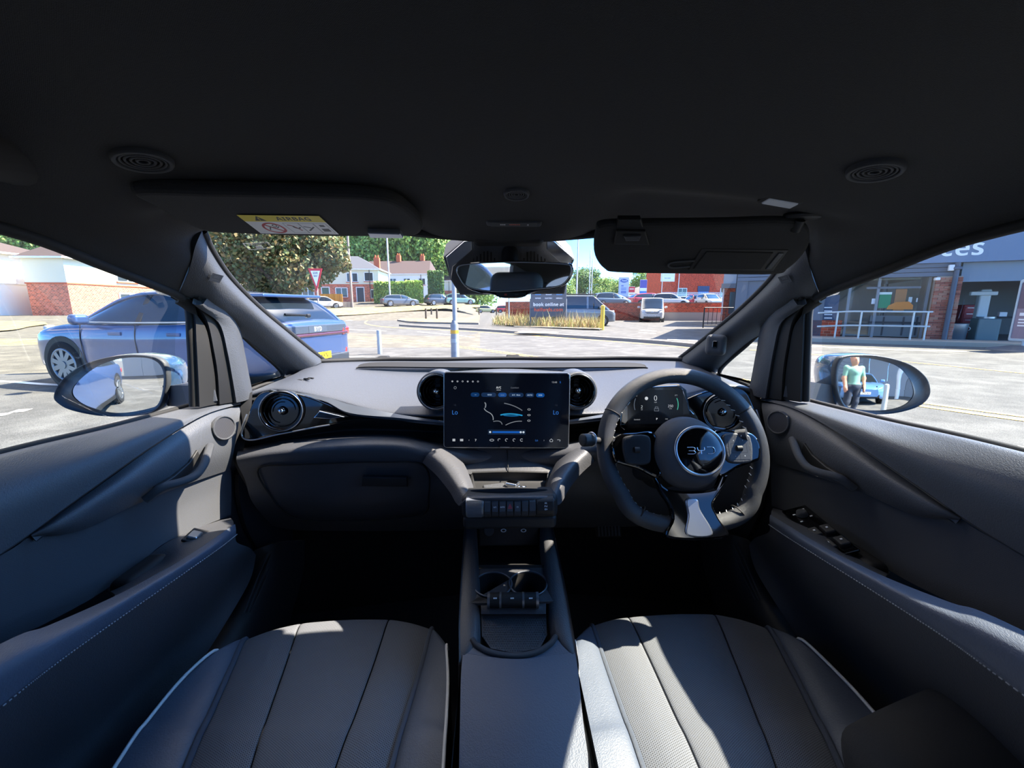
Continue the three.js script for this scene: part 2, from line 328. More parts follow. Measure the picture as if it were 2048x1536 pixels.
// Rear of the cabin: pillars, rear side windows, tailgate
for (const s of [-1, 1]) {
  const m = s < 0 ? (g) => g : mirrorGeo;
  const rows = (pts) => pts;
  const o = structure(s < 0 ? 'wall_left' : 'wall_right', m(mergeTwo([
    loft([[V(-0.588, 1.376, 0.06), V(-0.588, 1.376, 0.2)], [V(-0.66, 1.22, 0.05), V(-0.66, 1.22, 0.26)], [V(-0.705, 1.07, 0.04), V(-0.705, 1.07, 0.32)]], { ku: 2, kv: 5, thick: 0.03, flip: true }),
    loft([[V(-0.585, 1.37, 0.85), V(-0.53, 1.26, 1.30)], [V(-0.65, 1.22, 0.98), V(-0.58, 1.16, 1.42)], [V(-0.70, 1.07, 1.05), V(-0.62, 1.05, 1.52)]], { ku: 4, kv: 5, thick: 0.03, flip: true }),
    loft([[V(-0.70, 1.07, 0.30), V(-0.70, 1.07, 1.05), V(-0.62, 1.05, 1.52)], [V(-0.68, 0.9, 0.3), V(-0.68, 0.9, 1.05), V(-0.62, 0.9, 1.52)], [V(-0.66, 0.35, 0.3), V(-0.66, 0.35, 1.05), V(-0.62, 0.35, 1.52)]], { ku: 3, kv: 3, thick: 0.03, flip: true })])), M.trim,
    s < 0 ? 'dark rear side wall and pillars behind the passenger seat' : 'dark rear side wall and pillars behind the driver seat', 'car side');
  mesh('body_side', m(loft([
    [V(-0.72, 1.035, -0.95), V(-0.735, 1.035, -0.4), V(-0.735, 1.035, 0.3), V(-0.73, 1.045, 1.0), V(-0.66, 1.05, 1.75)],
    [V(-0.79, 0.98, -0.97), V(-0.80, 0.98, -0.4), V(-0.80, 0.98, 0.3), V(-0.80, 0.99, 1.0), V(-0.72, 0.98, 1.85)],
    [V(-0.80, 0.70, -0.98), V(-0.815, 0.70, -0.4), V(-0.815, 0.70, 0.3), V(-0.82, 0.72, 1.0), V(-0.74, 0.7, 1.9)],
    [V(-0.77, 0.28, -0.98), V(-0.78, 0.28, -0.4), V(-0.78, 0.28, 0.3), V(-0.78, 0.28, 1.0), V(-0.72, 0.35, 1.88)]], { ku: 5, kv: 5, flip: true })), BLUE, o, 'blue painted car flank');
  mesh('front_wing', m(loft([
    [V(-0.52, 1.085, -1.40), V(-0.55, 1.0, -1.9), V(-0.5, 0.85, -2.2)], [V(-0.70, 1.06, -1.05), V(-0.72, 0.96, -1.8), V(-0.62, 0.82, -2.2)],
    [V(-0.79, 0.95, -0.99), V(-0.80, 0.86, -1.8), V(-0.68, 0.72, -2.2)], [V(-0.79, 0.5, -0.99), V(-0.80, 0.62, -1.8), V(-0.7, 0.5, -2.2)]], { ku: 4, kv: 4, flip: true })), BLUE, o, 'blue painted front wing');
  mesh('waist_moulding', m(tube([V(-0.722, 1.037, -0.9), V(-0.735, 1.037, -0.4), V(-0.735, 1.037, 0.3), V(-0.73, 1.047, 1.0)], 0.007, 30, 6)), M.gloss, o);
  const rear = structure('window_' + (s < 0 ? 6 : 7), m(loft([[V(-0.592, 1.37, 0.2), V(-0.59, 1.37, 0.85)], [V(-0.71, 1.07, 0.32), V(-0.705, 1.07, 1.05)]], { ku: 2, kv: 2 })), M.tint, s < 0 ? 'rear side window behind the passenger seat' : 'rear side window behind the driver seat', 'side window');
}
function mergeTwo(list) { return merge(list); }
{
  const w = structure('wall_rear', [rbox(1.26, 0.72, 0.05, 0.02, 0, 0.69, 1.50), beam(V(-0.6, 1.05, 1.5), V(-0.5, 1.24, 1.32), 0.05, 0.06), beam(V(0.6, 1.05, 1.5), V(0.5, 1.24, 1.32), 0.05, 0.06)], M.trim, 'dark tailgate trim behind the rear seats', 'tailgate');
  structure('window_8', loft([[V(-0.5, 1.25, 1.33), V(0, 1.27, 1.34), V(0.5, 1.25, 1.33)], [V(-0.58, 1.04, 1.52), V(0, 1.04, 1.55), V(0.58, 1.04, 1.52)]], { ku: 3, kv: 2 }), M.tint, 'rear window glass of the tailgate', 'rear window');
  structure('floor', loft([[V(-0.66, 0.36, -1.15), V(-0.2, 0.34, -1.3), V(0.2, 0.34, -1.3), V(0.66, 0.36, -1.15)], [V(-0.66, 0.32, -0.8), V(-0.2, 0.32, -0.8), V(0.2, 0.32, -0.8), V(0.66, 0.32, -0.8)], [V(-0.66, 0.32, 1.5), V(-0.2, 0.34, 1.5), V(0.2, 0.34, 1.5), V(0.66, 0.32, 1.5)]], { ku: 4, kv: 4, thick: 0.02, flip: true }), M.carpet, 'black carpet on the car floor', 'floor');
  const fw = structure('wall_front', loft([[V(-0.68, 1.02, -1.26), V(0, 1.05, -1.46), V(0.68, 1.02, -1.26)], [V(-0.68, 0.7, -1.24), V(0, 0.7, -1.34), V(0.68, 0.7, -1.24)], [V(-0.68, 0.33, -1.12), V(0, 0.33, -1.24), V(0.68, 0.33, -1.12)]], { ku: 5, kv: 5, thick: 0.02, flip: true }), M.carpet, 'black carpeted bulkhead under the dashboard', 'bulkhead');
  mesh('bonnet', loft([[V(-0.6, 1.06, -1.36), V(0, 1.065, -1.52), V(0.6, 1.06, -1.36)], [V(-0.58, 0.97, -1.9), V(0, 1.0, -1.95), V(0.58, 0.97, -1.9)], [V(-0.5, 0.8, -2.25), V(0, 0.82, -2.3), V(0.5, 0.8, -2.25)]], { ku: 4, kv: 4, thick: 0.02, flip: true }), BLUE, fw, 'blue painted bonnet');
}
// Rear seats, seen in the interior mirror
{
  const t = thing('rear_bench', 'dark grey rear bench seat at the back of the cabin', 'car seat', [0, 0.32, 0.85]);
  mesh('cushion', rbox(1.14, 0.2, 0.5, 0.06, 0, 0.22, 0.05), M.leather, t);
  mesh('backrest', put(rbox(1.14, 0.5, 0.12, 0.05), new THREE.Matrix4().makeRotationX(0.32).setPosition(0, 0.5, 0.36)), M.leather, t);
  for (const x of [-0.36, 0.36]) mesh('headrest', put(rbox(0.26, 0.16, 0.1, 0.045), new THREE.Matrix4().makeRotationX(0.25).setPosition(x, 0.80, 0.44)), M.leather, t);
}
// Sun visors
{
  const visD = (v, u = 560) => lerp(0.575, 0.775, (v - 368) / 104) * lerp(0.895, 1, clamp((u - 262) / 480, 0, 1));
  const t = thing('sun_visor', 'folded-up dark sun visor with a yellow and white warning label', 'sun visor');
  const out = closedPts([[268, 394], [420, 391], [640, 389], [740, 391], [792, 403], [828, 428], [846, 455], [838, 475], [800, 477], [640, 473], [470, 467], [408, 462], [352, 438], [304, 414]].map(([u, v]) => Pz(u, v, visD(v, u))), 64);
  const s = slab(out, 0.02, 0.008); mesh('visor_body', s.geo, M.roof, t);
  const lab = [[473, 430], [638, 432], [678, 469], [522, 467]].map(([u, v]) => { const d = ray(u, v), o = s.c.clone().addScaledVector(s.n, 0.0016); return along(d, o.sub(EYE).dot(s.n) / d.dot(s.n)); });
  const lt = canvas(640, 300, (g) => {
    g.fillStyle = '#efefee'; g.fillRect(0, 0, 640, 300); g.fillStyle = '#e9d339'; g.fillRect(0, 0, 640, 96);
    g.fillStyle = '#22201c'; g.font = 'bold 76px sans-serif'; g.fillText('AIRBAG', 270, 76);
    g.beginPath(); g.moveTo(90, 84); g.lineTo(135, 12); g.lineTo(180, 84); g.fill(); g.fillStyle = '#e9d339'; g.fillRect(130, 36, 9, 26); g.fillRect(130, 68, 9, 8);
    g.strokeStyle = '#b3262c'; g.lineWidth = 18; g.beginPath(); g.arc(170, 200, 78, 0, 7); g.stroke(); g.beginPath(); g.moveTo(115, 145); g.lineTo(225, 255); g.stroke();
    g.strokeStyle = '#3a3a3a'; g.lineWidth = 9; g.beginPath(); g.moveTo(120, 235); g.lineTo(150, 180); g.lineTo(200, 200); g.lineTo(226, 172); g.stroke(); g.beginPath(); g.arc(196, 160, 16, 0, 7); g.stroke();
    g.strokeStyle = '#8d8d8d'; g.lineWidth = 4; g.strokeRect(285, 118, 120, 160); g.strokeRect(410, 118, 110, 160); g.strokeRect(526, 118, 96, 160);
    g.strokeStyle = '#962c34'; g.lineWidth = 12; g.beginPath(); g.moveTo(305, 150); g.quadraticCurveTo(350, 150, 372, 240); g.stroke(); g.strokeStyle = '#333'; g.beginPath(); g.arc(362, 180, 22, 0, 4); g.stroke(); g.beginPath(); g.moveTo(430, 240); g.lineTo(500, 175); g.stroke(); g.beginPath(); g.moveTo(420, 170); g.lineTo(470, 190); g.stroke();
    g.fillStyle = '#444'; g.fillRect(545, 200, 60, 50); g.fillRect(556, 140, 40, 30);
  });
  const q = new THREE.BufferGeometry(); q.setAttribute('position', new THREE.Float32BufferAttribute([lab[3], lab[2], lab[1], lab[0]].flatMap((p) => [p.x, p.y, p.z]), 3)); q.setAttribute('uv', new THREE.Float32BufferAttribute([0, 0, 1, 0, 1, 1, 0, 1], 2)); q.setIndex([0, 1, 2, 0, 2, 3]); q.computeVertexNormals();
  mesh('warning_label', q, std(0xffffff, 0.5, { map: lt, side: THREE.DoubleSide }), t, 'yellow and white airbag warning label');
  const clip = slab([[735, 464], [800, 466], [806, 475], [740, 474]].map(([u, v]) => Pz(u, v, visD(v)).addScaledVector(s.n, 0.002)), 0.01, 0.002);
  mesh('visor_clip', clip.geo, M.satin, t, 'small bright clip');

  const t2 = thing('sun_visor', 'folded-down dark sun visor with a closed vanity mirror cover', 'sun visor');
  const vd = (v) => lerp(0.70, 0.785, (v - 450) / 100);
  const o2 = closedPts([[1192, 470], [1206, 452], [1290, 449], [1450, 447], [1560, 444], [1612, 452], [1622, 480], [1608, 510], [1580, 538], [1548, 553], [1400, 552], [1240, 549], [1208, 540], [1190, 512]].map(([u, v]) => Pz(u, v, vd(v))), 64);
  const s2 = slab(o2, 0.02, 0.008); mesh('visor_body', s2.geo, M.roof, t2);
  const on = (list, h) => list.map(([u, v]) => Pz(u, v, vd(v)).addScaledVector(s2.n, h));
  mesh('mirror_cover_frame', slab(on([[1402, 496], [1576, 498], [1545, 540], [1376, 538]], 0.003), 0.005, 0.0015).geo, M.dark, t2);
  mesh('mirror_cover', slab(on([[1412, 500], [1545, 502], [1520, 536], [1386, 534]], 0.005), 0.005, 0.0015).geo, M.roof, t2, 'sliding vanity mirror cover');
  mesh('cover_grip', slab(on([[1556, 503], [1566, 503], [1540, 535], [1530, 535]], 0.005), 0.004, 0.001).geo, M.trim, t2);
  mesh('ticket_clip', tube(on([[1388, 518], [1345, 521], [1336, 527], [1345, 532], [1378, 530]], 0.004), 0.002, 30, 6), M.trim, t2);
  const hb = slab(on([[1232, 458], [1290, 459], [1298, 486], [1226, 485]], 0.006), 0.01, 0.003);
  mesh('visor_hook', hb.geo, M.dark, t2); mesh('hook_tab', slab(on([[1245, 464], [1280, 464], [1276, 474], [1250, 474]], 0.011), 0.006, 0.002).geo, M.trim, t2);
  const pin = Pz(1590, 462, 0.71);
  mesh('hinge_arm', [between(pin, Pz(1600, 440, 0.70), 0.008, 12), put(lathe([[0, 0], [0.028, 0.002], [0.026, 0.01], [0, 0.014]], 24).scale(1.2, 1, 0.7), new THREE.Matrix4().setPosition(Pz(1605, 440, 0.705)))], M.dark, t2);
  // ceiling catch above the right visor
  mesh('visor_catch', slab(on([[1237, 440], [1282, 440], [1288, 456], [1232, 456]], 0), 0.012, 0.003).geo, M.dark, t2);
}
// Round speakers and the small lamp set into the headliner
function roofY(x, D) { let i = 0; while (i < roofStations.length - 2 && roofStations[i + 1][0] < D) i++; const a = roofStations[i], b = roofStations[i + 1], k = clamp((D - a[0]) / (b[0] - a[0]), 0, 1.5), yc = lerp(a[1], b[1], k), xe = lerp(a[2], b[2], k), ye = lerp(a[3], b[3], k), f = Math.abs(x) / xe; let j = 0; while (j < 4 && fx[j + 1] < f) j++; return yc - (yc - ye) * lerp(fy[j], fy[j + 1], clamp((f - fx[j]) / (fx[j + 1] - fx[j]), 0, 1)); }
function onRoof(u, v) { const d = ray(u, v); let t = 0.1; for (; t < 2; t += 0.002) { const p = along(d, t); if (p.y > roofY(p.x, -p.z)) break; } const p = along(d, t), e = 0.02; const n = V((roofY(p.x + e, -p.z) - roofY(p.x - e, -p.z)) / (2 * e), -1, -(roofY(p.x, -p.z + e) - roofY(p.x, -p.z - e)) / (2 * e)); return { p, n: n.normalize() }; }
for (const [u, v, r, label] of [[286, 320, 0.0285, 'round ribbed grille in the headliner above the folded-up visor'], [1750, 341, 0.0285, 'round ribbed grille in the headliner above the folded-down visor'], [1033, 387, 0.0195, 'round ribbed microphone grille in the headliner above the mirror']]) {
  const { p, n } = onRoof(u, v), t = thing('ceiling_grille', label, 'grille');
  const m = frame(p, n, V(0, 0, -1)).multiply(new THREE.Matrix4().makeRotationX(Math.PI / 2));
  mesh('rim', put(lathe([[0, -0.002], [r * 0.8, -0.002], [r * 0.82, 0.0035], [r * 0.95, 0.004], [r, 0.001], [r, -0.004]], 48), m), M.trim, t);
  mesh('ribs', [0.2, 0.38, 0.56, 0.72].map((f) => put(new THREE.TorusGeometry(r * f, r * 0.05, 6, 40).rotateX(Math.PI / 2).translate(0, 0.0015, 0), m)), M.soft, t);
}
{
  const { p, n } = onRoof(1028, 435), t = (p.y -= 0.008, thing)('overhead_switch_panel', 'slim grey switch strip in the headliner with small red and white marks', 'switch panel');
  mesh('panel', put(rbox(0.097, 0.014, 0.01, 0.005), frame(p, n.clone().lerp(V(0, 0, 1), 0.35), V(0, 0, -1))), M.trim, t);
  const tx = canvas(512, 80, (g) => { g.fillStyle = '#3b3e42'; g.fillRect(0, 0, 512, 80); g.fillStyle = '#d9d9d9'; g.font = 'bold 34px sans-serif'; g.fillText('SOS', 100, 52); g.fillText('((', 400, 52); g.fillStyle = '#c05a4a'; g.fillText('AIRBAG', 200, 50); });
  plate('switch_marks', 0.08, 0.0095, frame(p.clone().addScaledVector(n.clone().lerp(V(0, 0, 1), 0.35).normalize(), 0.0055), n.clone().lerp(V(0, 0, 1), 0.35), V(0, 1, 0)), std(0xffffff, 0.6, { map: tx }), t);
}
{
  const { p, n } = onRoof(1560, 405), t = thing('vanity_lamp', 'small pale rectangular lamp in the headliner above the folded-down visor', 'lamp');
  const m = frame(p.add(V(0, 0.003, 0)), n, V(0, 0, -1));
  mesh('housing', put(rbox(0.056, 0.026, 0.008, 0.003), m), M.dark, t); mesh('lens', put(rbox(0.046, 0.018, 0.008, 0.002, 0, 0, 0.002), m), std(0xc9cdd2, 0.3), t);
}
{ // grab handle at the roof edge
  const t = thing('grab_handle', 'dark rounded grab handle at the roof edge above the passenger window', 'grab handle');
  const a = Pz(-160, 285, 0.36), b = Pz(-40, 300, 0.45), c = Pz(30, 322, 0.515), d = Pz(62, 342, 0.54);
  const g = new THREE.TubeGeometry(curve([a, b, c, d]), 30, 0.026, 20), p = g.attributes.position;
  mesh('grip', g, M.roof, t);
  mesh('end_pad', put(new THREE.SphereGeometry(0.026, 24, 16).scale(1, 1.15, 1), new THREE.Matrix4().setPosition(d)), M.roof, t);
  mesh('mount', put(rbox(0.05, 0.05, 0.09, 0.02), new THREE.Matrix4().setPosition(c.clone().add(V(-0.025, 0.02, 0)))), M.roof, t);
}
// ---------- dashboard ----------
{
  const t = thing('dashboard', 'wide dark grey dashboard under the windscreen', 'dashboard');
  const L = (a) => a.map((p) => Pz(...p));
  const both = (left, mid) => [...left, mid, ...left.slice().reverse().map(mirX)];
  // top pad
  const far = both(L([[585, 752, 1.18], [640, 726, 1.28], [760, 722, 1.38], [880, 722, 1.41]]), V(0, 1.088, -1.43));
  const m1 = both(L([[560, 760, 1.12], [628, 740, 1.20], [742, 742, 1.25], [870, 744, 1.27]]), V(0, 1.08, -1.27));
  const m2 = both(L([[530, 772, 1.07], [600, 757, 1.11], [700, 772, 1.10], [830, 785, 1.09]]), V(0, 1.062, -1.09));
  const nr = both(L([[500, 785, 1.02], [560, 774, 1.035], [660, 792, 1.02], [800, 822, 0.99]]), V(0, 1.025, -0.975));
  const lip = nr.map((p) => p.clone().add(V(0, -0.012, 0.004))), under = nr.map((p) => p.clone().add(V(0, -0.018, -0.03)));
  mesh('top_pad', loft([far, m1, m2, nr, lip, under], { ku: 8, kv: 6, flip: false }), M.dash, t);
  const slot = (v0, h) => both(L([[716, v0, 1.24]]).map((p) => p.add(V(0, h, 0))), V(0, 1.082 + h, -1.27));
  mesh('defroster_slot', loft([[[712, 738, 1.25], [760, 728.5, 1.30], [1000, 730, 1.335], [1250, 729, 1.30], [1296, 738, 1.25]].map((a) => Pz(...a).add(V(0, 0.003, 0))), [[712, 739, 1.25], [760, 737.5, 1.262], [1000, 739.5, 1.275], [1250, 738, 1.262], [1296, 739, 1.25]].map((a) => Pz(...a).add(V(0, 0.003, 0)))], { ku: 6, kv: 2, thick: 0.004 }), M.black, t, 'long dark defroster slot');
  mesh('cowl_edge', tube(far.slice(1, -1).map((p) => p.clone().add(V(0, 0.004, -0.006))), 0.008, 40, 8), M.black, t);
  for (const s of [-1, 1]) for (let i = 0; i < 7; i++) {
    const p = Pz(572 + (i % 4) * 14 + (i > 3 ? 22 : 0), 770 - (i % 4) * 2.6 - (i > 3 ? 4 : 0), 1.10 + (i > 3 ? 0.02 : 0));
    mesh('vent_slit', put(rbox(0.017, 0.004, 0.006, 0.001), new THREE.Matrix4().makeRotationY(0.3 * s).setPosition(s < 0 ? p.x : -p.x, p.y + 0.006, p.z)), M.black, t);
  }
  // bright strip under the pad
  for (const s of [-1, 1]) {
    const m = s < 0 ? (g) => g : mirrorGeo;
    mesh('trim_strip', m(loft([L([[540, 779, 0.99], [640, 792, 0.985], [705, 810, 0.98], [800, 829, 0.965], [880, 841, 0.955], [905, 844, 0.95]]), L([[552, 783, 0.985], [645, 801, 0.978], [700, 826, 0.965], [800, 836, 0.955], [880, 845, 0.95], [905, 847, 0.948]])], { ku: 6, kv: 3, thick: 0.01, flip: true })), M.glossGrey, t, 'satin grey strip');
    mesh('recess', m(loft([L([[486, 880, 0.95], [600, 862, 0.955], [715, 838, 0.96], [880, 846, 0.95], [1012, 850, 0.95]]), L([[484, 893, 0.985], [600, 872, 1.0], [715, 858, 1.02], [880, 862, 1.02], [1012, 866, 1.02]]), L([[478, 900, 0.96], [600, 880, 0.97], [715, 872, 0.975], [880, 876, 0.975], [1012, 880, 0.975]])], { ku: 6, kv: 4, flip: true })), M.black, t);
    mesh('lower_pad', m(loft([
      L([[478, 899, 0.96], [560, 882, 0.97], [700, 871, 0.975], [800, 871, 0.975], [890, 888, 0.97], [1012, 900, 0.965]]),
      L([[474, 908, 0.925], [560, 894, 0.925], [700, 882, 0.925], [800, 882, 0.925], [880, 894, 0.93], [1012, 912, 0.945]]),
      L([[474, 926, 0.912], [560, 912, 0.908], [700, 902, 0.905], [800, 903, 0.905], [866, 914, 0.905], [1012, 930, 0.94]]),
      L([[490, 960, 0.925], [570, 955, 0.925], [700, 950, 0.925], [800, 950, 0.925], [862, 950, 0.925], [1012, 950, 0.95]]),
      L([[505, 1005, 0.94], [575, 1010, 0.945], [700, 1012, 0.945], [800, 1012, 0.945], [866, 1005, 0.945], [1012, 1000, 0.96]]),
      L([[545, 1052, 1.0], [590, 1060, 1.02], [700, 1062, 1.02], [800, 1062, 1.02], [880, 1060, 1.02], [1012, 1055, 1.0]])], { ku: 7, kv: 6, flip: true })), M.soft, t);
    mesh('end_cap', m(loft([L([[478, 800, 1.0], [505, 783, 1.02]]), L([[484, 850, 0.965], [500, 850, 0.96]]), L([[470, 890, 0.955], [490, 885, 0.955]]), L([[470, 930, 0.93], [490, 930, 0.92]]), L([[510, 1000, 0.95], [540, 1000, 0.95]])], { ku: 3, kv: 5, flip: true })), M.dark, t);
  }
  const gb = closedPts(L([[520, 935, 0.915], [600, 927, 0.912], [760, 922, 0.91], [848, 930, 0.91], [858, 990, 0.925], [838, 1030, 0.955], [700, 1040, 0.965], [590, 1034, 0.96], [540, 985, 0.935]]), 48);
  mesh('glovebox_seam', tube(gb.map((p) => p.add(V(0, 0, 0.004))), 0.0022, 90, 5, true), M.black, t);
  mesh('glovebox_handle', slab(L([[728, 950, 0.918], [815, 952, 0.918], [817, 970, 0.922], [726, 969, 0.922]]).map((p) => p.add(V(0, 0, 0.012))), 0.012, 0.003).geo, M.dark, t, 'flat glovebox handle');
  // centre: the two arms that run down to the tray
  const arm = [
    [[845, 925, 0.905], [858, 906, 0.895], [880, 897, 0.915], [905, 900, 0.945]],
    [[874, 952, 0.865], [888, 934, 0.855], [908, 926, 0.87], [928, 928, 0.91]],
    [[900, 985, 0.81], [912, 968, 0.80], [930, 960, 0.815], [943, 962, 0.85]],
    [[914, 1008, 0.775], [926, 996, 0.762], [938, 988, 0.77], [950, 984, 0.80]],
    [[932, 1012, 0.758], [940, 1001, 0.748], [950, 992, 0.755], [962, 987, 0.785]],
    [[1018, 1008, 0.75], [1018, 1000, 0.742], [1018, 992, 0.748], [1018, 987, 0.78]],
    [[1104, 1010, 0.758], [1098, 1000, 0.748], [1090, 991, 0.755], [1080, 987, 0.785]],
    [[1122, 1006, 0.775], [1112, 994, 0.762], [1100, 987, 0.77], [1090, 984, 0.80]],
    [[1136, 982, 0.81], [1125, 966, 0.80], [1108, 958, 0.815], [1096, 960, 0.85]],
    [[1160, 950, 0.865], [1148, 932, 0.855], [1130, 924, 0.87], [1112, 926, 0.91]],
    [[1190, 922, 0.905], [1176, 904, 0.895], [1156, 896, 0.915], [1130, 900, 0.945]]].map(L);
  const cols = [0, 1, 2, 3].map((k) => arm.map((r) => r[k]));
  mesh('tray_arms', loft(cols, { ku: 5, kv: 5, thick: 0.03, flip: false }), M.soft, t);
  mesh('centre_panel', loft([L([[890, 893, 0.955], [1012, 893, 0.955], [1145, 893, 0.955]]), L([[912, 928, 0.925], [1016, 930, 0.92], [1125, 928, 0.925]]), L([[942, 950, 0.895], [1018, 944, 0.895], [1096, 950, 0.895]])], { ku: 6, kv: 5, thick: 0.02, flip: true }), M.soft, t);
  mesh('centre_seam', tube(L([[1014, 900, 0.948], [1016, 930, 0.914], [1017, 944, 0.89]]), 0.0012, 12, 5), M.black, t);
  mesh('tray', [loft([L([[944, 946, 0.892], [1018, 944, 0.892], [1096, 946, 0.892]]), L([[946, 966, 0.885], [1018, 966, 0.885], [1096, 966, 0.885]]), L([[945, 990, 0.80], [1018, 992, 0.80], [1098, 990, 0.80]])], { ku: 3, kv: 3, thick: 0.006, flip: true }),
    loft([L([[945, 948, 0.89], [946, 985, 0.80]]), L([[950, 968, 0.885], [955, 995, 0.80]])], { ku: 2, kv: 2, thick: 0.004 }), loft([L([[1095, 948, 0.89], [1094, 985, 0.80]]), L([[1091, 968, 0.885], [1086, 995, 0.80]])], { ku: 2, kv: 2, thick: 0.004, flip: true })], M.dark, t, 'dark phone tray');
}
// Key on the tray
{
  const t = thing('car_key', 'small shiny key with keyring lying in the phone tray', 'key');
  const c = Pz(1022, 974, 0.84);
  mesh('fob', put(rbox(0.05, 0.012, 0.03, 0.005), new THREE.Matrix4().makeRotationY(0.25).setPosition(c.x - 0.035, c.y - 0.003, c.z)), M.trim, t);
  mesh('key_blade', put(rbox(0.026, 0.014, 0.02, 0.003), new THREE.Matrix4().makeRotationY(-0.5).setPosition(c.x + 0.003, c.y + 0.005, c.z)), M.chrome, t, 'bright metal end');
  mesh('key_ring', put(new THREE.TorusGeometry(0.011, 0.0015, 8, 24), new THREE.Matrix4().makeRotationX(1.2).setPosition(c.x + 0.022, c.y, c.z)), M.chrome, t);
}
// Air vents
function vent(name, label, u, v, D, r, nrm, deep) {
  const t = thing(name, label, 'air vent'), m = frame(Pz(u, v, D), nrm).multiply(new THREE.Matrix4().makeRotationX(Math.PI / 2));
  mesh('housing', put(lathe([[r * 1.0, -0.05], [r * 1.06, -0.012], [r * 1.04, 0.0], [r * 0.96, 0.004], [r * 0.9, 0.0], [r * 0.86, -0.02], [r * 0.8, -0.035], [0, -0.04]], 56), m), M.gloss, t);
  mesh('bright_ring', put(new THREE.TorusGeometry(r * 1.0, r * 0.014, 8, 64).rotateX(Math.PI / 2).translate(0, 0.003, 0), m), M.satin, t, 'thin bright ring');
  [0.8, 0.62, 0.45].forEach((f, i) => mesh('louvre_ring', put(lathe([[r * f, -0.026], [r * (f + 0.02), -0.006 - 0.004 * i], [r * (f - 0.03), -0.006 - 0.004 * i], [r * (f - 0.05), -0.026]], 48), m), M.gloss, t));
  mesh('louvre_bar', [0, 1].map((k) => put(rbox(r * 1.6, 0.003, 0.012, 0.001, 0, -0.022, 0).rotateY(k * Math.PI / 2), m)), M.dark, t);
  mesh('knob', put(lathe([[0, 0.002], [r * 0.16, 0.001], [r * 0.2, -0.004], [r * 0.26, -0.02], [r * 0.3, -0.03]], 32), m), M.gloss, t);
  mesh('knob_tip', put(lathe([[0, 0.0045], [r * 0.09, 0.004], [r * 0.11, 0.001]], 24), m), M.chrome, t, 'chrome knob tip');
  if (deep) mesh('pod', put(lathe([[r * 1.06, 0.002], [r * 1.15, 0.0], [r * 1.2, -0.012], [r * 1.3, -0.06]], 56), m), M.dash, t, 'rounded grey pod');
  return t;
}
vent('air_vent', 'round air vent pod beside the touchscreen on the glovebox side', 872, 783, 0.955, 0.0395, V(-0.05, 0.12, 1), true);
vent('air_vent', 'round air vent pod between the touchscreen and the steering wheel', 1157, 782, 0.955, 0.0395, V(0.05, 0.12, 1), true);
vent('air_vent', 'round air vent in the glossy black eye-shaped panel by the glovebox', 562, 822, 0.945, 0.0455, V(0.22, 0.16, 1));
vent('air_vent', 'round air vent in the glossy black panel behind the steering wheel rim', 1447, 825, 0.945, 0.0455, V(-0.22, 0.16, 1));
for (const s of [-1, 1]) {
  const t = thing('vent_surround', s < 0 ? 'glossy black eye-shaped panel around the vent above the glovebox' : 'glossy black eye-shaped panel around the vent behind the steering wheel', 'dashboard panel');
  const ol = closedPts([[484, 870, 0.935], [492, 835, 0.94], [512, 795, 0.96], [540, 782, 0.97], [600, 788, 0.972], [655, 808, 0.972], [700, 829, 0.97], [722, 838, 0.967], [690, 845, 0.962], [640, 853, 0.957], [560, 868, 0.945], [504, 880, 0.935]].map((a) => Pz(...a)), 72);
  const sl = slab(ol, 0.016, 0.004), m = s < 0 ? (g) => g : mirrorGeo;
  mesh('panel', m(sl.geo), M.gloss, t);
  mesh('edge_strip', m(tube(ol.slice(52).concat(ol.slice(0, 8)).map((p) => p.clone().addScaledVector(sl.n, 0.001)), 0.002, 60, 6)), M.satin, t, 'thin bright edge');
  const wing = [[640, 822, 0.955], [690, 834, 0.955], [664, 838, 0.955], [628, 836, 0.955]].map((a) => Pz(...a).addScaledVector(sl.n, 0.006));
  mesh('accent', m(slab(wing, 0.008, 0.002).geo), M.chrome, t, 'bright wedge accent');
}
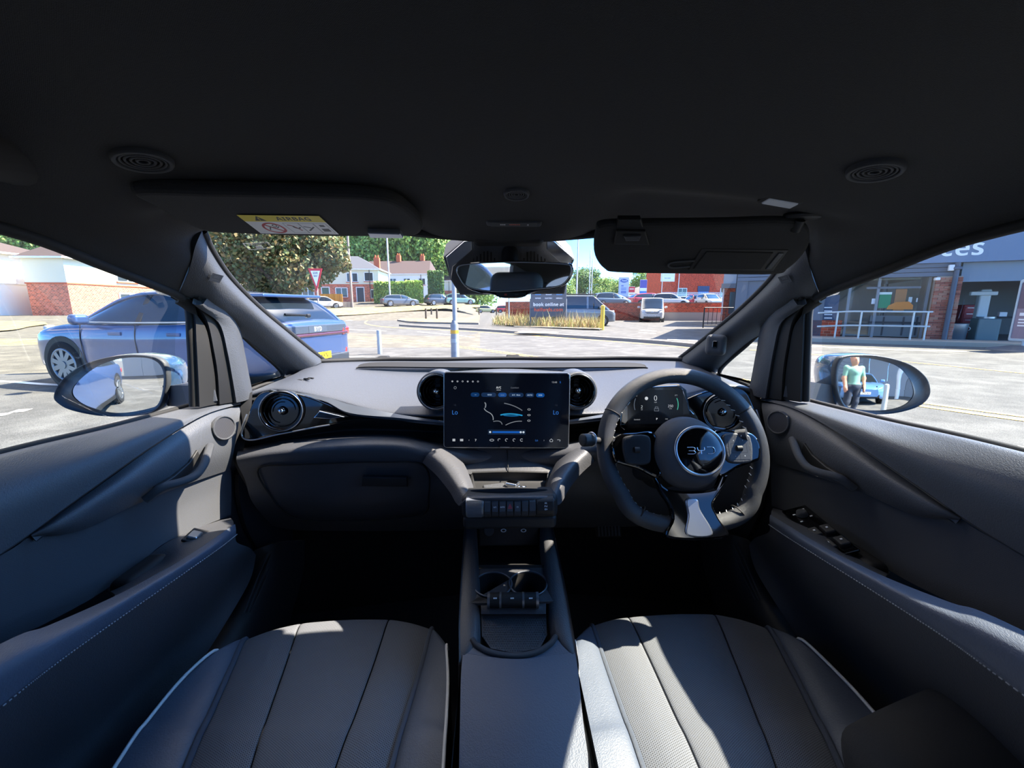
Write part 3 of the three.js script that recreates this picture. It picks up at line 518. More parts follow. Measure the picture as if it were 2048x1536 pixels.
// Touchscreen
{
  const t = thing('touchscreen', 'wide touchscreen on the dashboard showing the air conditioning page', 'screen');
  const c = [[890, 896, 0.925], [1138, 896, 0.925], [1138, 746, 0.945], [890, 746, 0.945]].map((a) => Pz(...a));
  const o = c[0].clone().add(c[2]).multiplyScalar(0.5), ex = c[1].clone().sub(c[0]), ey = c[3].clone().sub(c[0]), w = ex.length(), h = ey.length();
  const n = ex.clone().cross(ey).normalize(), m = frame(o, n, ey.clone().normalize());
  mesh('bezel', put(extr(rrect(w, h, 0.006), 0.012, 0.0012).translate(0, 0, -0.012), m), M.gloss, t);
  mesh('rim', put(extr(rrect(w + 0.004, h + 0.004, 0.008), 0.010, 0.001).translate(0, 0, -0.0125), m), M.satin, t, 'thin metallic rim');
  mesh('mount', put(rbox(w * 0.6, h * 0.6, 0.04, 0.01, 0, -0.01, -0.03), m), M.dark, t);
  const tx = canvas(1240, 750, (g) => {
    g.fillStyle = '#070b16'; g.fillRect(0, 0, 1240, 750);
    const txt = (s, x, y, px, col, b) => { g.fillStyle = col; g.font = (b ? 'bold ' : '') + px + 'px sans-serif'; g.fillText(s, x, y); };
    g.textAlign = 'center';
    g.fillStyle = '#c8ccd4'; for (let i = 0; i < 6; i++) { g.beginPath(); g.arc(72 + i * 51, 80, 9, 0, 7); g.fill(); g.fillStyle = '#070b16'; g.fillRect(68 + i * 51, 76, 8, 4 + (i % 3) * 3); g.fillStyle = '#c8ccd4'; }
    txt('13:48', 1095, 88, 22, '#d5d8dd'); txt('5', 1155, 90, 26, '#2a6fd0', 1);
    g.strokeStyle = '#9aa0aa'; g.lineWidth = 4; g.beginPath(); g.arc(100, 145, 12, 0, 7); g.stroke();
    txt('A/C', 535, 150, 30, '#e9ecf0', 1); g.fillRect(513, 163, 44, 4); txt('Comfort', 697, 148, 22, '#8d93a0');
    const pill = (x, w, s, col = '#123a6e') => { g.fillStyle = col; g.beginPath(); g.moveTo(x + 22, 192); g.arcTo(x + w, 192, x + w, 236, 22); g.arcTo(x + w, 236, x, 236, 22); g.arcTo(x, 236, x, 192, 22); g.arcTo(x, 192, x + w, 192, 22); g.fill(); txt(s, x + w / 2, 221, 20, '#b9d4f5', 1); };
    pill(255, 88, '\u21BB\u2014'); pill(360, 150, '\u224B  MAX', '#1b3357'); pill(530, 86, '\u2014\u2014', '#1a4f96'); pill(636, 150, 'A/C  Max', '#1b3357'); pill(806, 86, 'AUTO', '#1b3357'); pill(912, 86, 'ION', '#1553a0');
    txt('Lo', 97, 418, 58, '#3d86e8'); txt('Lo', 1115, 412, 58, '#3d86e8'); txt('18', 97, 330, 24, '#3a4150'); txt('18', 1118, 325, 24, '#3a4150');
    const stroke = (col, w, p) => { g.strokeStyle = col; g.lineWidth = w; g.lineCap = 'round'; g.beginPath(); g.moveTo(p[0], p[1]); for (let i = 2; i < p.length; i += 4) g.quadraticCurveTo(p[i], p[i + 1], p[i + 2], p[i + 3]); g.stroke(); };
    stroke('#8e949c', 12, [398, 296, 412, 310, 402, 344]); stroke('#aab0b8', 8, [392, 356, 400, 378, 440, 396, 486, 420, 482, 470]); stroke('#777d86', 9, [486, 488, 560, 470, 572, 516]);
    stroke('#7b818b', 9, [594, 300, 700, 320, 772, 372]); stroke('#2c9fd8', 14, [560, 420, 650, 396, 772, 424]); stroke('#1a6ea8', 12, [590, 424, 680, 436, 740, 424]); stroke('#9aa0a8', 7, [610, 524, 690, 480, 770, 484]);
    g.strokeStyle = '#c4c8cf'; g.lineWidth = 4; for (const y of [362, 420, 478]) { g.beginPath(); g.ellipse(843, y, 14, 8, 0, 0, 7); g.stroke(); }
    g.fillStyle = '#1b2a40'; g.fillRect(430, 572, 380, 52); g.fillStyle = '#1a62c4'; g.fillRect(475, 588, 285, 20); g.fillStyle = '#d7e6f8'; for (const x of [452, 762, 790]) { g.beginPath(); g.arc(x, 598, 11, 0, 7); g.fill(); }
    const ic = (x, y, w, h) => { g.fillStyle = '#c6cad1'; g.fillRect(x - w / 2, y - h / 2, w, h); };
    ic(88, 682, 28, 26); ic(166, 682, 32, 24); txt('\u2039', 240, 692, 34, '#c6cad1'); txt('7 \u2733', 318, 694, 32, '#d5d8dd', 1);
    for (const x of [470, 545, 620, 697, 772]) { g.strokeStyle = '#c6cad1'; g.lineWidth = 5; g.beginPath(); x === 470 ? g.ellipse(x, 682, 20, 10, 0, 0, 7) : g.arc(x, 680, 13, 0.4 * (x % 7), 5.5); g.stroke(); }
    txt('Lo', 924, 692, 28, '#3d86e8'); txt('\u203A', 1000, 692, 34, '#c6cad1'); g.beginPath(); g.moveTo(1058, 682); g.lineTo(1074, 666); g.lineTo(1090, 682); g.lineTo(1086, 696); g.lineTo(1062, 696); g.closePath(); g.strokeStyle = '#c6cad1'; g.stroke(); stroke('#c6cad1', 5, [1136, 676, 1176, 670, 1160, 692]);
  });
  plate('display', w * 0.985, h * 0.975, m.clone().multiply(new THREE.Matrix4().makeTranslation(0, 0, 0.0006)), std(0x000000, 0.08, { emissive: 0xffffff, emissiveMap: tx, emissiveIntensity: 0.55 }), t, 'dark climate display with blue controls');
  plate('foot_badge', 0.022, 0.0022, m.clone().multiply(new THREE.Matrix4().makeTranslation(-0.004, -h / 2 + 0.0008, 0.0008)), M.satin, t);
}
// Instrument display
{
  const t = thing('instrument_display', 'small driver instrument display behind the steering wheel', 'display');
  const D = 0.925, ol = [[1240, 852], [1243, 815], [1252, 788], [1268, 775], [1355, 771], [1366, 776], [1376, 806], [1384, 842], [1381, 853], [1250, 860]].map(([u, v]) => Pz(u, v, D - (v - 770) * 0.0002));
  const s = slab(ol, 0.018, 0.003); mesh('bezel', s.geo, M.gloss, t);
  const tx = canvas(800, 480, (g) => {
    g.fillStyle = '#0a0e15'; g.fillRect(0, 0, 800, 480); g.textAlign = 'center';
    const txt = (q, x, y, px, c = '#d8dce2', b) => { g.fillStyle = c; g.font = (b ? 'bold ' : '') + px + 'px sans-serif'; g.fillText(q, x, y); };
    txt('0', 400, 150, 96); txt('mph', 400, 180, 20); txt('2', 200, 258, 56); txt('kW', 200, 284, 18); txt('250', 618, 246, 48); txt('miles', 618, 272, 18); txt('P', 418, 424, 40, '#e6e8ec', 1);
    txt('Standard', 130, 424, 22); txt('ODO', 560, 418, 18); txt('1851 miles', 680, 418, 20); txt('13:48', 110, 90, 20); txt('20\u00B0C', 700, 84, 20);
    g.fillStyle = '#dfe3e8'; g.beginPath(); g.arc(268, 118, 24, 0, 7); g.fill();
    g.strokeStyle = '#4fd0b0'; g.lineWidth = 10; g.beginPath(); g.arc(520, 210, 210, -0.45, 0.35); g.stroke(); g.strokeStyle = '#667080'; g.beginPath(); g.arc(300, 210, 210, 2.8, 3.6); g.stroke();
    g.strokeStyle = '#888f99'; g.lineWidth = 5; g.strokeRect(384, 262, 60, 36); g.strokeRect(394, 240, 40, 22);
  });
  plate('display', 0.128, 0.078, frame(s.c.clone().addScaledVector(s.n, 0.001).add(V(-0.001, 0.0, 0)), s.n), std(0x000000, 0.1, { emissive: 0xffffff, emissiveMap: tx, emissiveIntensity: 0.6 }), t);
  mesh('rear_shell', slab([[1244, 850, 0.95], [1256, 790, 0.95], [1270, 772, 0.955], [1358, 768, 0.955], [1374, 780, 0.95], [1386, 845, 0.94]].map((a) => Pz(...a)), 0.02, 0.006).geo, M.dark, t);
}
// Steering wheel, column and stalks
{
  const pos = Px(1364, 899, 0.362);
  const t = thing('steering_wheel', 'flat-bottomed dark leather steering wheel with glossy black spokes and round badge', 'steering wheel', pos.toArray());
  t.rotation.x = -0.43; t.rotation.y = -0.05; t.updateMatrix();
  const R = 0.160, rim = [];
  for (let i = 0; i < 64; i++) { const a = Math.PI / 2 + i / 64 * 2 * Math.PI; let x = R * Math.cos(a), y = R * Math.sin(a); if (y < -0.09) { const k = (-0.09 - y) / (R - 0.09); y = -0.09 - 0.058 * (1 - (1 - k) ** 1.45) * 1.02; x *= 1 + 0.10 * Math.sin(Math.min(1, k * 1.25) * Math.PI / 2) * (1 - 0.3 * k); } rim.push(V(x, y, 0)); }
  mesh('rim', new THREE.TubeGeometry(curve(rim, true), 160, 0.0168, 18, true), M.wheelLeather, t);
  for (const a of [2.62, 0.52, 4.05, 5.37]) { const p = V(R * Math.cos(a), R * Math.sin(a), 0); mesh('rim_seam', put(new THREE.TorusGeometry(0.0168, 0.0012, 6, 24), new THREE.Matrix4().makeRotationY(Math.PI / 2).premultiply(new THREE.Matrix4().makeRotationZ(a + Math.PI / 2)).setPosition(p.x, p.y, 0)), M.black, t); }
  const st = []; for (let i = 8; i < 57; i++) { const p = rim[i]; const k = 1 - 0.0166 / p.length(); st.push(between(V(p.x * k, p.y * k, 0.004), V(p.x * k * 0.99 - p.y * 0.03, p.y * k * 0.99 + p.x * 0.03, -0.004), 0.0008, 5)); }
  mesh('stitching', st, M.print, t, 'light grey thread stitches');
  mesh('airbag_cover', lathe([[0, 0.05], [0.03, 0.049], [0.052, 0.045], [0.066, 0.034], [0.073, 0.016], [0.07, -0.005], [0.05, -0.02], [0, -0.022]], 56).rotateX(Math.PI / 2).scale(1, 1.02, 1).translate(0.003, -0.008, 0), M.soft, t, 'round dark airbag cover');
  mesh('badge_ring', new THREE.TorusGeometry(0.0468, 0.0032, 12, 64).translate(0.016, -0.007, 0.0475), M.satin, t, 'bright ring around the badge');
  mesh('badge', lathe([[0, 0.0535], [0.025, 0.0525], [0.045, 0.049], [0.045, 0.044]], 56).rotateX(Math.PI / 2).translate(0.016, -0.007, 0), M.gloss, t, 'glossy black badge disc');
  { // raised letters on the badge: B without its spine, Y, D
    const k = 0.0024, z = 0.0535, ox = 0.016, oy = -0.007, S = (pts) => tube(pts.map(([x, y]) => V(ox + x * k, oy + y * k, z)), 0.0009, 24, 6);
    mesh('badge_letter', [S([[-11, 2.6], [-6, 2.6], [-4.6, 1.4], [-6, 0], [-10, 0]]), S([[-6, 0], [-4.6, -1.4], [-6, -2.6], [-11, -2.6]])], M.chrome, t);
    mesh('badge_letter', [S([[-2.8, 2.6], [-2.4, 0.4], [-1, 0], [2.2, 0], [3, 0.6], [3, 2.6]]), S([[0.2, 0], [0.2, -2.8]])], M.chrome, t);
    mesh('badge_letter', [S([[5, 2.6], [9.4, 2.6], [11, 1], [11, -1], [9.4, -2.6], [5, -2.6]])], M.chrome, t);
  }
  // side spokes
  for (const s of [-1, 1]) {
    const P = (a) => a.map(([x, y]) => [s * x, y]);
    mesh('spoke', extr(smooth(P([[0.06, 0.032], [0.10, 0.034], [0.135, 0.030], [0.150, 0.008], [0.146, -0.022], [0.132, -0.030], [0.10, -0.040], [0.06, -0.058], [0.05, -0.02]]), 48), 0.022, 0.006, [], 4).translate(0, 0, 0.003), M.gloss, t, 'glossy black spoke');
    const pad = mesh('button_pad', extr(smooth(P([[0.076, 0.026], [0.122, 0.026], [0.130, 0.01], [0.128, -0.016], [0.12, -0.03], [0.082, -0.03], [0.074, -0.01]]), 40), 0.012, 0.004, [], 4).translate(0, 0, 0.019), s < 0 ? M.dark : M.trim, t, 'button pad');
    const tx = canvas(256, 256, (g) => { g.fillStyle = s < 0 ? '#141516' : '#44474b'; g.fillRect(0, 0, 256, 256); g.strokeStyle = '#050505'; g.lineWidth = 4; g.strokeRect(30, 70, 196, 110); g.beginPath(); g.moveTo(128, 0); g.lineTo(128, 70); g.moveTo(128, 180); g.lineTo(128, 256); g.stroke(); g.fillStyle = '#dadde0'; g.font = 'bold 34px sans-serif'; g.textAlign = 'center'; const q = s < 0 ? ['\u25CB', '\u2302', '\u25B2', '\u2191', '\u25B3', '\u2191'] : ['\u2039', '\u203A', '\u25AE', '\u25C6', '-', '+']; [[70, 46], [186, 46], [60, 138], [196, 138], [70, 228], [190, 228]].forEach(([x, y], i) => g.fillText(q[i], x, y)); });
    plate('button_marks', 0.040, 0.044, new THREE.Matrix4().setPosition(s * 0.102, -0.002, 0.0313), std(0xffffff, 0.4, { map: tx }), pad);
    mesh('roller', put(cyl(0.006, 0.006, 0.01, 20).rotateZ(Math.PI / 2), new THREE.Matrix4().setPosition(s * 0.102, -0.002, 0.031)), M.dark, pad);
  }
  // lower spoke
  mesh('lower_spoke', extr(smooth([[-0.07, -0.045], [-0.04, -0.08], [0.045, -0.08], [0.075, -0.05], [0.06, -0.085], [0.042, -0.11], [0.05, -0.135], [0.06, -0.172], [-0.052, -0.172], [-0.042, -0.135], [-0.045, -0.11], [-0.062, -0.08]], 64), 0.02, 0.005, [], 3).translate(0, 0, 0), M.gloss, t, 'glossy black lower spoke');
  mesh('lower_spoke_inset', extr(smooth([[-0.012, -0.1], [0.01, -0.1], [0.014, -0.12], [0.032, -0.166], [-0.018, -0.166], [-0.012, -0.13]], 40), 0.008, 0.003, [], 3).translate(0, 0, 0.016), M.satin, t, 'satin silver inset');
  mesh('column_shroud', cyl(0.05, 0.062, 0.16, 32).rotateX(Math.PI / 2).translate(0, -0.02, -0.11), M.dark, t);
  const col = thing('steering_column', 'dark steering column shroud between the wheel and dashboard', 'steering column', pos.toArray());
  col.rotation.x = -0.43;
  mesh('shroud', rbox(0.13, 0.09, 0.2, 0.03, 0, -0.015, -0.17), M.dark, col);
  const a = Pz(1172, 880, 0.80);
  const t1 = thing('control_stalk', 'stubby control stalk end poking out left of the wheel rim', 'stalk');
  mesh('stem', between(a, Pz(1240, 882, 0.86), 0.007, 14), M.black, t1);
  mesh('tip', put(lathe([[0, 0.012], [0.010, 0.011], [0.013, 0.008], [0.013, -0.012], [0.011, -0.018]], 32), new THREE.Matrix4().makeRotationZ(1.45).premultiply(new THREE.Matrix4().makeRotationY(0.5)).setPosition(a)), M.dark, t1);
  mesh('tip_ring', put(new THREE.TorusGeometry(0.0142, 0.0016, 8, 32).rotateX(Math.PI / 2), new THREE.Matrix4().makeRotationZ(1.45).premultiply(new THREE.Matrix4().makeRotationY(0.5)).setPosition(a.clone().add(V(0.012, 0, -0.003)))), M.satin, t1);
  const b = Pz(1424, 876, 0.83), b2 = Pz(1494, 869, 0.79);
  const t3 = thing('control_stalk', 'tapered wiper stalk with printed marks beside the wheel rim', 'stalk');
  mesh('stem', between(b, b2, 0.006, 16, 0.0115), M.dark, t3);
  mesh('tip', between(b.clone().lerp(b2, 0.7), b2, 0.0118, 18, 0.012), M.trim, t3);
  mesh('print', [0.45, 0.6, 0.8].map((k) => put(rbox(0.005, 0.004, 0.002, 0.0005), new THREE.Matrix4().setPosition(b.clone().lerp(b2, k).add(V(-0.002, 0.002, 0.011))))), M.print, t3);
}
// Row of buttons under the tray
{
  const t = thing('button_row', 'barrel-shaped row of dash buttons under the phone tray with red hazard triangle', 'button panel');
  const l = Pz(932, 1019, 0.742), r = Pz(1108, 1019, 0.742), W = r.x - l.x, y = l.y, z = -0.742;
  mesh('housing', [rbox(W + 0.02, 0.05, 0.05, 0.012, (l.x + r.x) / 2, y - 0.004, z - 0.035), rbox(W + 0.016, 0.03, 0.06, 0.01, (l.x + r.x) / 2, y - 0.036, z - 0.04)], M.dark, t);
  const marks = ['', '\u2733', 'A/C', 'AUTO', '\u25B2', '(\u2022)', '\u2610', '\u25EB', ''], w = [0.2, 0.083, 0.083, 0.083, 0.083, 0.083, 0.083, 0.083, 0.2];
  let x = l.x;
  w.forEach((f, i) => {
    const bw = f * W * 1.02 - 0.001, cx = x + bw / 2; x += bw + 0.001;
    const half = lathe([[0.0185, -bw / 2], [0.0195, -bw / 2 + 0.001], [0.0195, bw / 2 - 0.001], [0.0185, bw / 2]], 40).rotateZ(Math.PI / 2);
    const b = mesh(i === 0 ? 'volume_roller' : i === 8 ? 'gear_selector' : 'button', put(half, new THREE.Matrix4().setPosition(cx, y, z - 0.012)), i === 0 ? M.satin : i === 8 ? M.dark : M.trim, t, i === 0 ? 'knurled metallic roller' : i === 8 ? 'gear selector roller marked R N D' : undefined);
    if (i === 0) mesh('knurling', Array.from({ length: 22 }, (_, k) => put(rbox(bw * 0.8, 0.0014, 0.0016, 0.0004, 0, 0, 0.0196), new THREE.Matrix4().makeRotationX((k - 9) * 0.11).setPosition(cx, y, z - 0.012))), M.satin, b);
    if (marks[i] || i === 8) {
      const tx = canvas(96, 128, (g) => { g.fillStyle = i === 8 ? '#17181a' : '#474a4f'; g.fillRect(0, 0, 96, 128); g.fillStyle = i === 4 ? '#d8414e' : '#e6e8ea'; g.textAlign = 'center'; g.font = 'bold ' + (marks[i].length > 2 ? 30 : 54) + 'px sans-serif'; if (i === 4) { g.strokeStyle = '#d8414e'; g.lineWidth = 9; g.beginPath(); g.moveTo(48, 30); g.lineTo(80, 86); g.lineTo(16, 86); g.closePath(); g.stroke(); g.beginPath(); g.moveTo(48, 50); g.lineTo(62, 76); g.lineTo(34, 76); g.closePath(); g.fill(); } else if (i === 8) { g.font = 'bold 32px sans-serif'; ['R', 'N', 'D'].forEach((q, k) => g.fillText(q, 52, 34 + k * 42)); } else g.fillText(marks[i], 48, 78); });
      plate('mark', bw * 0.8, 0.017, frame(V(cx, y + 0.0075, z + 0.0066), V(0, 0.38, 1)), std(0xffffff, 0.5, { map: tx }), b);
    }
  });
}
// ---------- centre console ----------
{
  const t = thing('centre_console', 'dark centre console between the seats with padded lid, cup holders and ribbed pad', 'centre console');
  const yv = (v) => v > 1300 ? lerp(0.685, 0.655, (v - 1300) / 236) : lerp(0.745, 0.685, (v - 1060) / 240);
  const P = (u, v, h = 0) => Py(u, v, yv(v) + h);
  const back = (p, k = 0) => V(p.x, 0.64, 0.12);
  const lid = [[[917, 1600], [1055, 1600], [1190, 1600]], [[918, 1536], [1048, 1536], [1180, 1536]], [[920, 1440], [1044, 1440], [1166, 1440]], [[922, 1350], [1037, 1350], [1157, 1350]], [[926, 1306], [1034, 1318], [1150, 1304]]].map((r) => r.map(([u, v], i) => P(u, v, i === 1 ? 0.006 : 0)));
  for (const z of [-0.24, -0.14, -0.04, 0.06, 0.15]) lid.unshift(lid[0].map((p, i) => V([-0.085, 0, 0.085][i], 0.65 + (i === 1 ? 0.006 : 0), z)));
  mesh('lid', loft(lid, { ku: 8, kv: 6, thick: 0.05 }), M.leather, t, 'blue-grey padded armrest lid');
  mesh('lid_lip', tube([[944, 1278], [956, 1292], [985, 1306], [1030, 1312], [1072, 1305], [1100, 1288], [1112, 1272]].map(([u, v]) => P(u, v, 0.002)), 0.005, 50, 8), M.soft, t);
  mesh('lid_front', slab([[926, 1306], [944, 1278], [956, 1292], [985, 1306], [1030, 1313], [1072, 1306], [1100, 1288], [1112, 1272], [1128, 1274], [1150, 1304], [1034, 1322]].map(([u, v]) => P(u, v)), 0.03).geo, M.leather, t);
  for (const rail of [[[922, 1330], [922, 1306], [921, 1250], [924, 1180], [928, 1110], [931, 1050], [932, 1030]], [[1154, 1330], [1150, 1304], [1140, 1250], [1128, 1180], [1114, 1110], [1102, 1050], [1099, 1030]]]) {
    const s = rail[0][0] < 1000 ? 1 : -1;
    const wdt = [30, 34, 36, 33, 26, 20, 17];
    const top = rail.map(([u, v], i) => P(u, v, i === 0 ? -0.006 : 0)), inner = rail.map(([u, v], i) => P(u + s * wdt[i], v + (i === 0 ? -26 : i === 1 ? -20 : 0), -0.002 - (i === 0 ? 0.006 : 0)));
    const low = top.map((p) => V(p.x - s * 0.012, 0.36, p.z)), mid = top.map((p) => V(p.x - s * 0.004, p.y - 0.03, p.z)), in2 = inner.map((p) => V(p.x + s * 0.004, p.y - 0.05, p.z));
    mesh('side_rail', loft([low, mid, top, inner, in2], { ku: 5, kv: 4, flip: s < 0 }), M.soft, t);
    const bk = [[top[0], V(top[0].x, 0.64, 0.15)], [V(top[0].x - s * 0.012, 0.36, top[0].z), V(top[0].x - s * 0.012, 0.36, 0.15)]];
    mesh('side_panel', loft(bk, { ku: 2, kv: 2, flip: s > 0 }), M.dark, t);
  }
  // ribbed pad in the front of the lid
  const pad = mesh('pad_tray', slab([[962, 1228], [1092, 1228], [1094, 1270], [1080, 1296], [1030, 1306], [982, 1297], [964, 1272]].map(([u, v]) => P(u, v, -0.012)), 0.01).geo, M.soft, t, 'tray with a small diamond pattern');
  const knobs = []; for (let i = 0; i < 26; i++) for (let j = 0; j < 15; j++) { const u = 968 + i * 4.8 + (j % 2) * 2.4, v = 1236 + j * 4.6; if (((u - 1028) / 64) ** 2 + Math.max(0, (v - 1262) / 42) ** 2 < 1) knobs.push(put(new THREE.ConeGeometry(0.0019, 0.0016, 4, 1), new THREE.Matrix4().setPosition(P(u, v, -0.0112)))); }
  const kn = mesh('pad_pattern', knobs, M.trim, pad); kn.userData.kind = 'stuff';
  mesh('cross_bar', loft([[[958, 1192], [1028, 1192], [1092, 1192]].map(([u, v]) => P(u, v, -0.006)), [[962, 1212], [1028, 1212], [1092, 1212]].map(([u, v]) => P(u, v, 0.0)), [[962, 1228], [1028, 1228], [1092, 1228]].map(([u, v]) => P(u, v, -0.004))], { ku: 3, kv: 3, thick: 0.03, flip: true }), M.soft, t);
  const a = P(975, 1200, 0.008), b = P(1077, 1200, 0.008), bar = mesh('mode_rollers', between(a, b, 0.0135, 28), M.dark, t, 'black barrel of drive mode switches');
  for (const [k0, k1] of [[0, 0.05], [0.235, 0.275], [0.68, 0.72], [0.95, 1]]) mesh('roller_ring', between(a.clone().lerp(b, k0), a.clone().lerp(b, k1), 0.0141, 28), M.satin, bar);
  for (const k of [0.15, 0.48, 0.84]) mesh('roller_mark', put(rbox(0.007, 0.0025, 0.003, 0.0005), new THREE.Matrix4().makeRotationX(-0.75).setPosition(a.clone().lerp(b, k).add(V(0, 0.0105, 0.0088)))), M.print, bar);
  // cup holders: a floor with two round holes
  const c1 = P(992, 1168, -0.004), c2 = P(1050, 1168, -0.004), o = c1.clone().add(c2).multiplyScalar(0.5);
  const wdt = 0.165, dep = 0.1, hole = (c) => ellipse(0.037, 0.037, 32).map(([x, y]) => [x + (c.x - o.x), y]);
  const deckG = extr([[-wdt / 2, -dep / 2], [wdt / 2, -dep / 2], [wdt / 2, dep / 2], [-wdt / 2, dep / 2]], 0.006, 0.001, [hole(c1.x < c2.x ? V(o.x - 0.036) : c1), hole(V(o.x + 0.036))]);
  mesh('cup_holder_deck', put(deckG.translate(0, 0, -0.006), frame(o, V(0, 1, 0.05), V(0, 0, -1))), M.soft, t);
  for (const s of [-1, 1]) mesh('cup_well', put(lathe([[0.0395, 0], [0.036, -0.002], [0.034, -0.06], [0, -0.062]], 40), new THREE.Matrix4().setPosition(o.x + s * 0.036, o.y, o.z)), M.black, t, 'dark cup holder well');
  mesh('cup_rim', [-1, 1].map((s) => put(new THREE.TorusGeometry(0.0385, 0.0018, 8, 48).rotateX(Math.PI / 2), new THREE.Matrix4().setPosition(o.x + s * 0.036, o.y + 0.001, o.z))), M.glossGrey, t, 'thin bright rims');
  // front bin with sockets
  mesh('front_bin', [loft([[P(944, 1136, -0.01), P(1096, 1136, -0.01)], [P(946, 1128, -0.06), P(1094, 1128, -0.06)], [P(948, 1080, -0.06), P(1092, 1080, -0.06)]], { ku: 2, kv: 2, thick: 0.006, flip: true })], M.black, t);
  mesh('socket_panel', put(rbox(0.15, 0.06, 0.02, 0.006), new THREE.Matrix4().makeRotationX(-0.25).setPosition(Pz(1018, 1066, 0.93))), M.dark, t);
  const sk = Pz(978, 1062, 0.918); mesh('power_socket', put(lathe([[0, 0.004], [0.011, 0.004], [0.012, 0]], 28).rotateX(Math.PI / 2), new THREE.Matrix4().makeRotationX(-0.25).setPosition(sk)), M.soft, t, 'round power socket cap');
  for (const u of [1007, 1047]) mesh('charging_port', put(new THREE.TorusGeometry(0.0042, 0.0011, 8, 24).scale(1.3, 0.8, 1), new THREE.Matrix4().makeRotationX(-0.25).setPosition(Pz(u, 1061, 0.916))), M.print, t);
}
// ---------- front seats ----------
function seat(label, lines, front, bolsterIn) {
  // lines: pixel lines along the cushion from front to back, outer piping to outer piping, each [front point, ..., back point], with heights
  const t = thing('front_seat', label, 'car seat');
  const col = (pts, h) => { const a = pts.map(([u, v, dh = 0]) => Py(u, v, h + dh)); const n = a.length, e = a[n - 1].clone().sub(a[n - 2]).normalize(); const ext = a[n - 1].clone().addScaledVector(e, 0.30); ext.y = h - 0.045; const f = a[0].clone(); return [V(f.x, h - 0.2, f.z - 0.0), V(f.x, h - 0.09, f.z - 0.022), V(f.x, h - 0.022, f.z - 0.016), ...a, ext]; };
  const hs = [0.634, 0.612, 0.62, 0.62, 0.612, 0.634];
  const c = lines.map((l, i) => col(l, hs[i]));
  const mid = (a, b, dy) => a.map((p, i) => p.clone().lerp(b[i], 0.5).add(V(0, i > 1 ? dy : 0, i <= 1 ? -dy : 0)));
  const inset = (a, b, k, dy) => a.map((p, i) => p.clone().lerp(b[i], k).add(V(0, i > 3 ? dy : dy * [0, 0, 0.35, 0.8][i], 0)));
  const pads = [];
  for (let i = 0; i < 5; i++) {
    const a = c[i], b = c[i + 1], bol = i === 0 || i === 4, dy = bol ? 0.042 : 0.006;
    const rows = bol ? (i === 0 ? [a, inset(a, b, 0.25, 0.005), inset(a, b, 0.65, 0.009), inset(a, b, 0.93, 0.006), inset(a, b, 0.985, -0.01)] : [inset(a, b, 0.015, -0.01), inset(a, b, 0.07, 0.006), inset(a, b, 0.35, 0.009), inset(a, b, 0.75, 0.005), b])
      : [inset(a, b, 0.012, -0.006), inset(a, b, 0.06, 0.001), inset(a, b, 0.5, 0.006), inset(a, b, 0.94, 0.001), inset(a, b, 0.988, -0.006)];
    const g = loft(rows, { ku: 5, kv: 5, flip: false });
    pads.push(mesh(bol ? 'side_bolster' : 'cushion_panel', g, bol ? M.leather : M.perf, t, bol ? 'smooth dark leather bolster' : 'perforated grey cushion panel'));
  }
  for (const i of [0, 5]) mesh('piping', tube(c[i].slice(2).map((p) => p.clone().add(V(0, 0.004, 0))), 0.0028, 60, 8), M.piping, t, 'thin white piping');
  for (const i of [1, 4]) mesh('welt', tube(c[i].slice(2).map((p) => p.clone().add(V(0, 0.004, 0))), 0.005, 60, 8), M.leather, t);
  // skirts down to the floor
  for (const i of [0, 5]) { const a = c[i]; mesh('side_skirt', loft([a, a.map((p) => V(p.x + (i ? 0.004 : -0.004), 0.36, p.z))], { ku: 3, kv: 3, flip: i === 0 }), M.dark, t); }
  return { t, c };
}
const pas = seat('empty passenger seat with grey perforated cushion and white piping', [
  [[427, 1306], [370, 1356], [300, 1440], [232, 1536]], [[487, 1284], [462, 1340], [420, 1435], [375, 1536]], [[597, 1252], [570, 1330], [535, 1430], [500, 1536]],
  [[775, 1244], [750, 1320], [710, 1430], [670, 1536]], [[862, 1264], [845, 1330], [815, 1430], [785, 1536]], [[893, 1296], [896, 1360], [893, 1440], [887, 1536]]]);
const drv = seat('sunlit driver seat with grey perforated cushion and white piping', [
  [[1150, 1288], [1156, 1360], [1166, 1450], [1179, 1536]], [[1186, 1258], [1210, 1330], [1247, 1435], [1284, 1536]], [[1261, 1240], [1300, 1320], [1350, 1430], [1399, 1536]],
  [[1434, 1234], [1470, 1320], [1513, 1430], [1554, 1536]], [[1540, 1262], [1580, 1335], [1630, 1435], [1679, 1536]], [[1604, 1283], [1665, 1340], [1735, 1415], [1830, 1536]]]);
for (const [s, o, x0] of [[-1, pas, -0.335], [1, drv, 0.335]]) {
  // backrests: seen in the mirrors; the driver's side bolster reaches into view
  const prof = (y, z, w) => [V(x0 - w, y, z + 0.02), V(x0 - w * 0.97, y, z - 0.055), V(x0 - w * 0.72, y, z - 0.05), V(x0 - w * 0.55, y, z - 0.012), V(x0, y, z - 0.01), V(x0 + w * 0.55, y, z - 0.012), V(x0 + w * 0.72, y, z - 0.05), V(x0 + w * 0.97, y, z - 0.055), V(x0 + w, y, z + 0.02)];
  const rows = [prof(0.55, -0.06, 0.24), prof(0.68, -0.03, 0.245), prof(0.85, 0.03, 0.235), prof(1.0, 0.09, 0.21), prof(1.1, 0.13, 0.18), prof(1.16, 0.17, 0.15)];
  mesh('backrest', loft(rows, { ku: 4, kv: 5, thick: 0.1, flip: false }), M.leather, o.t);
  mesh('headrest', put(rbox(0.25, 0.17, 0.1, 0.045), new THREE.Matrix4().makeRotationX(0.2).setPosition(x0, 1.235, 0.2)), M.leather, o.t);
}
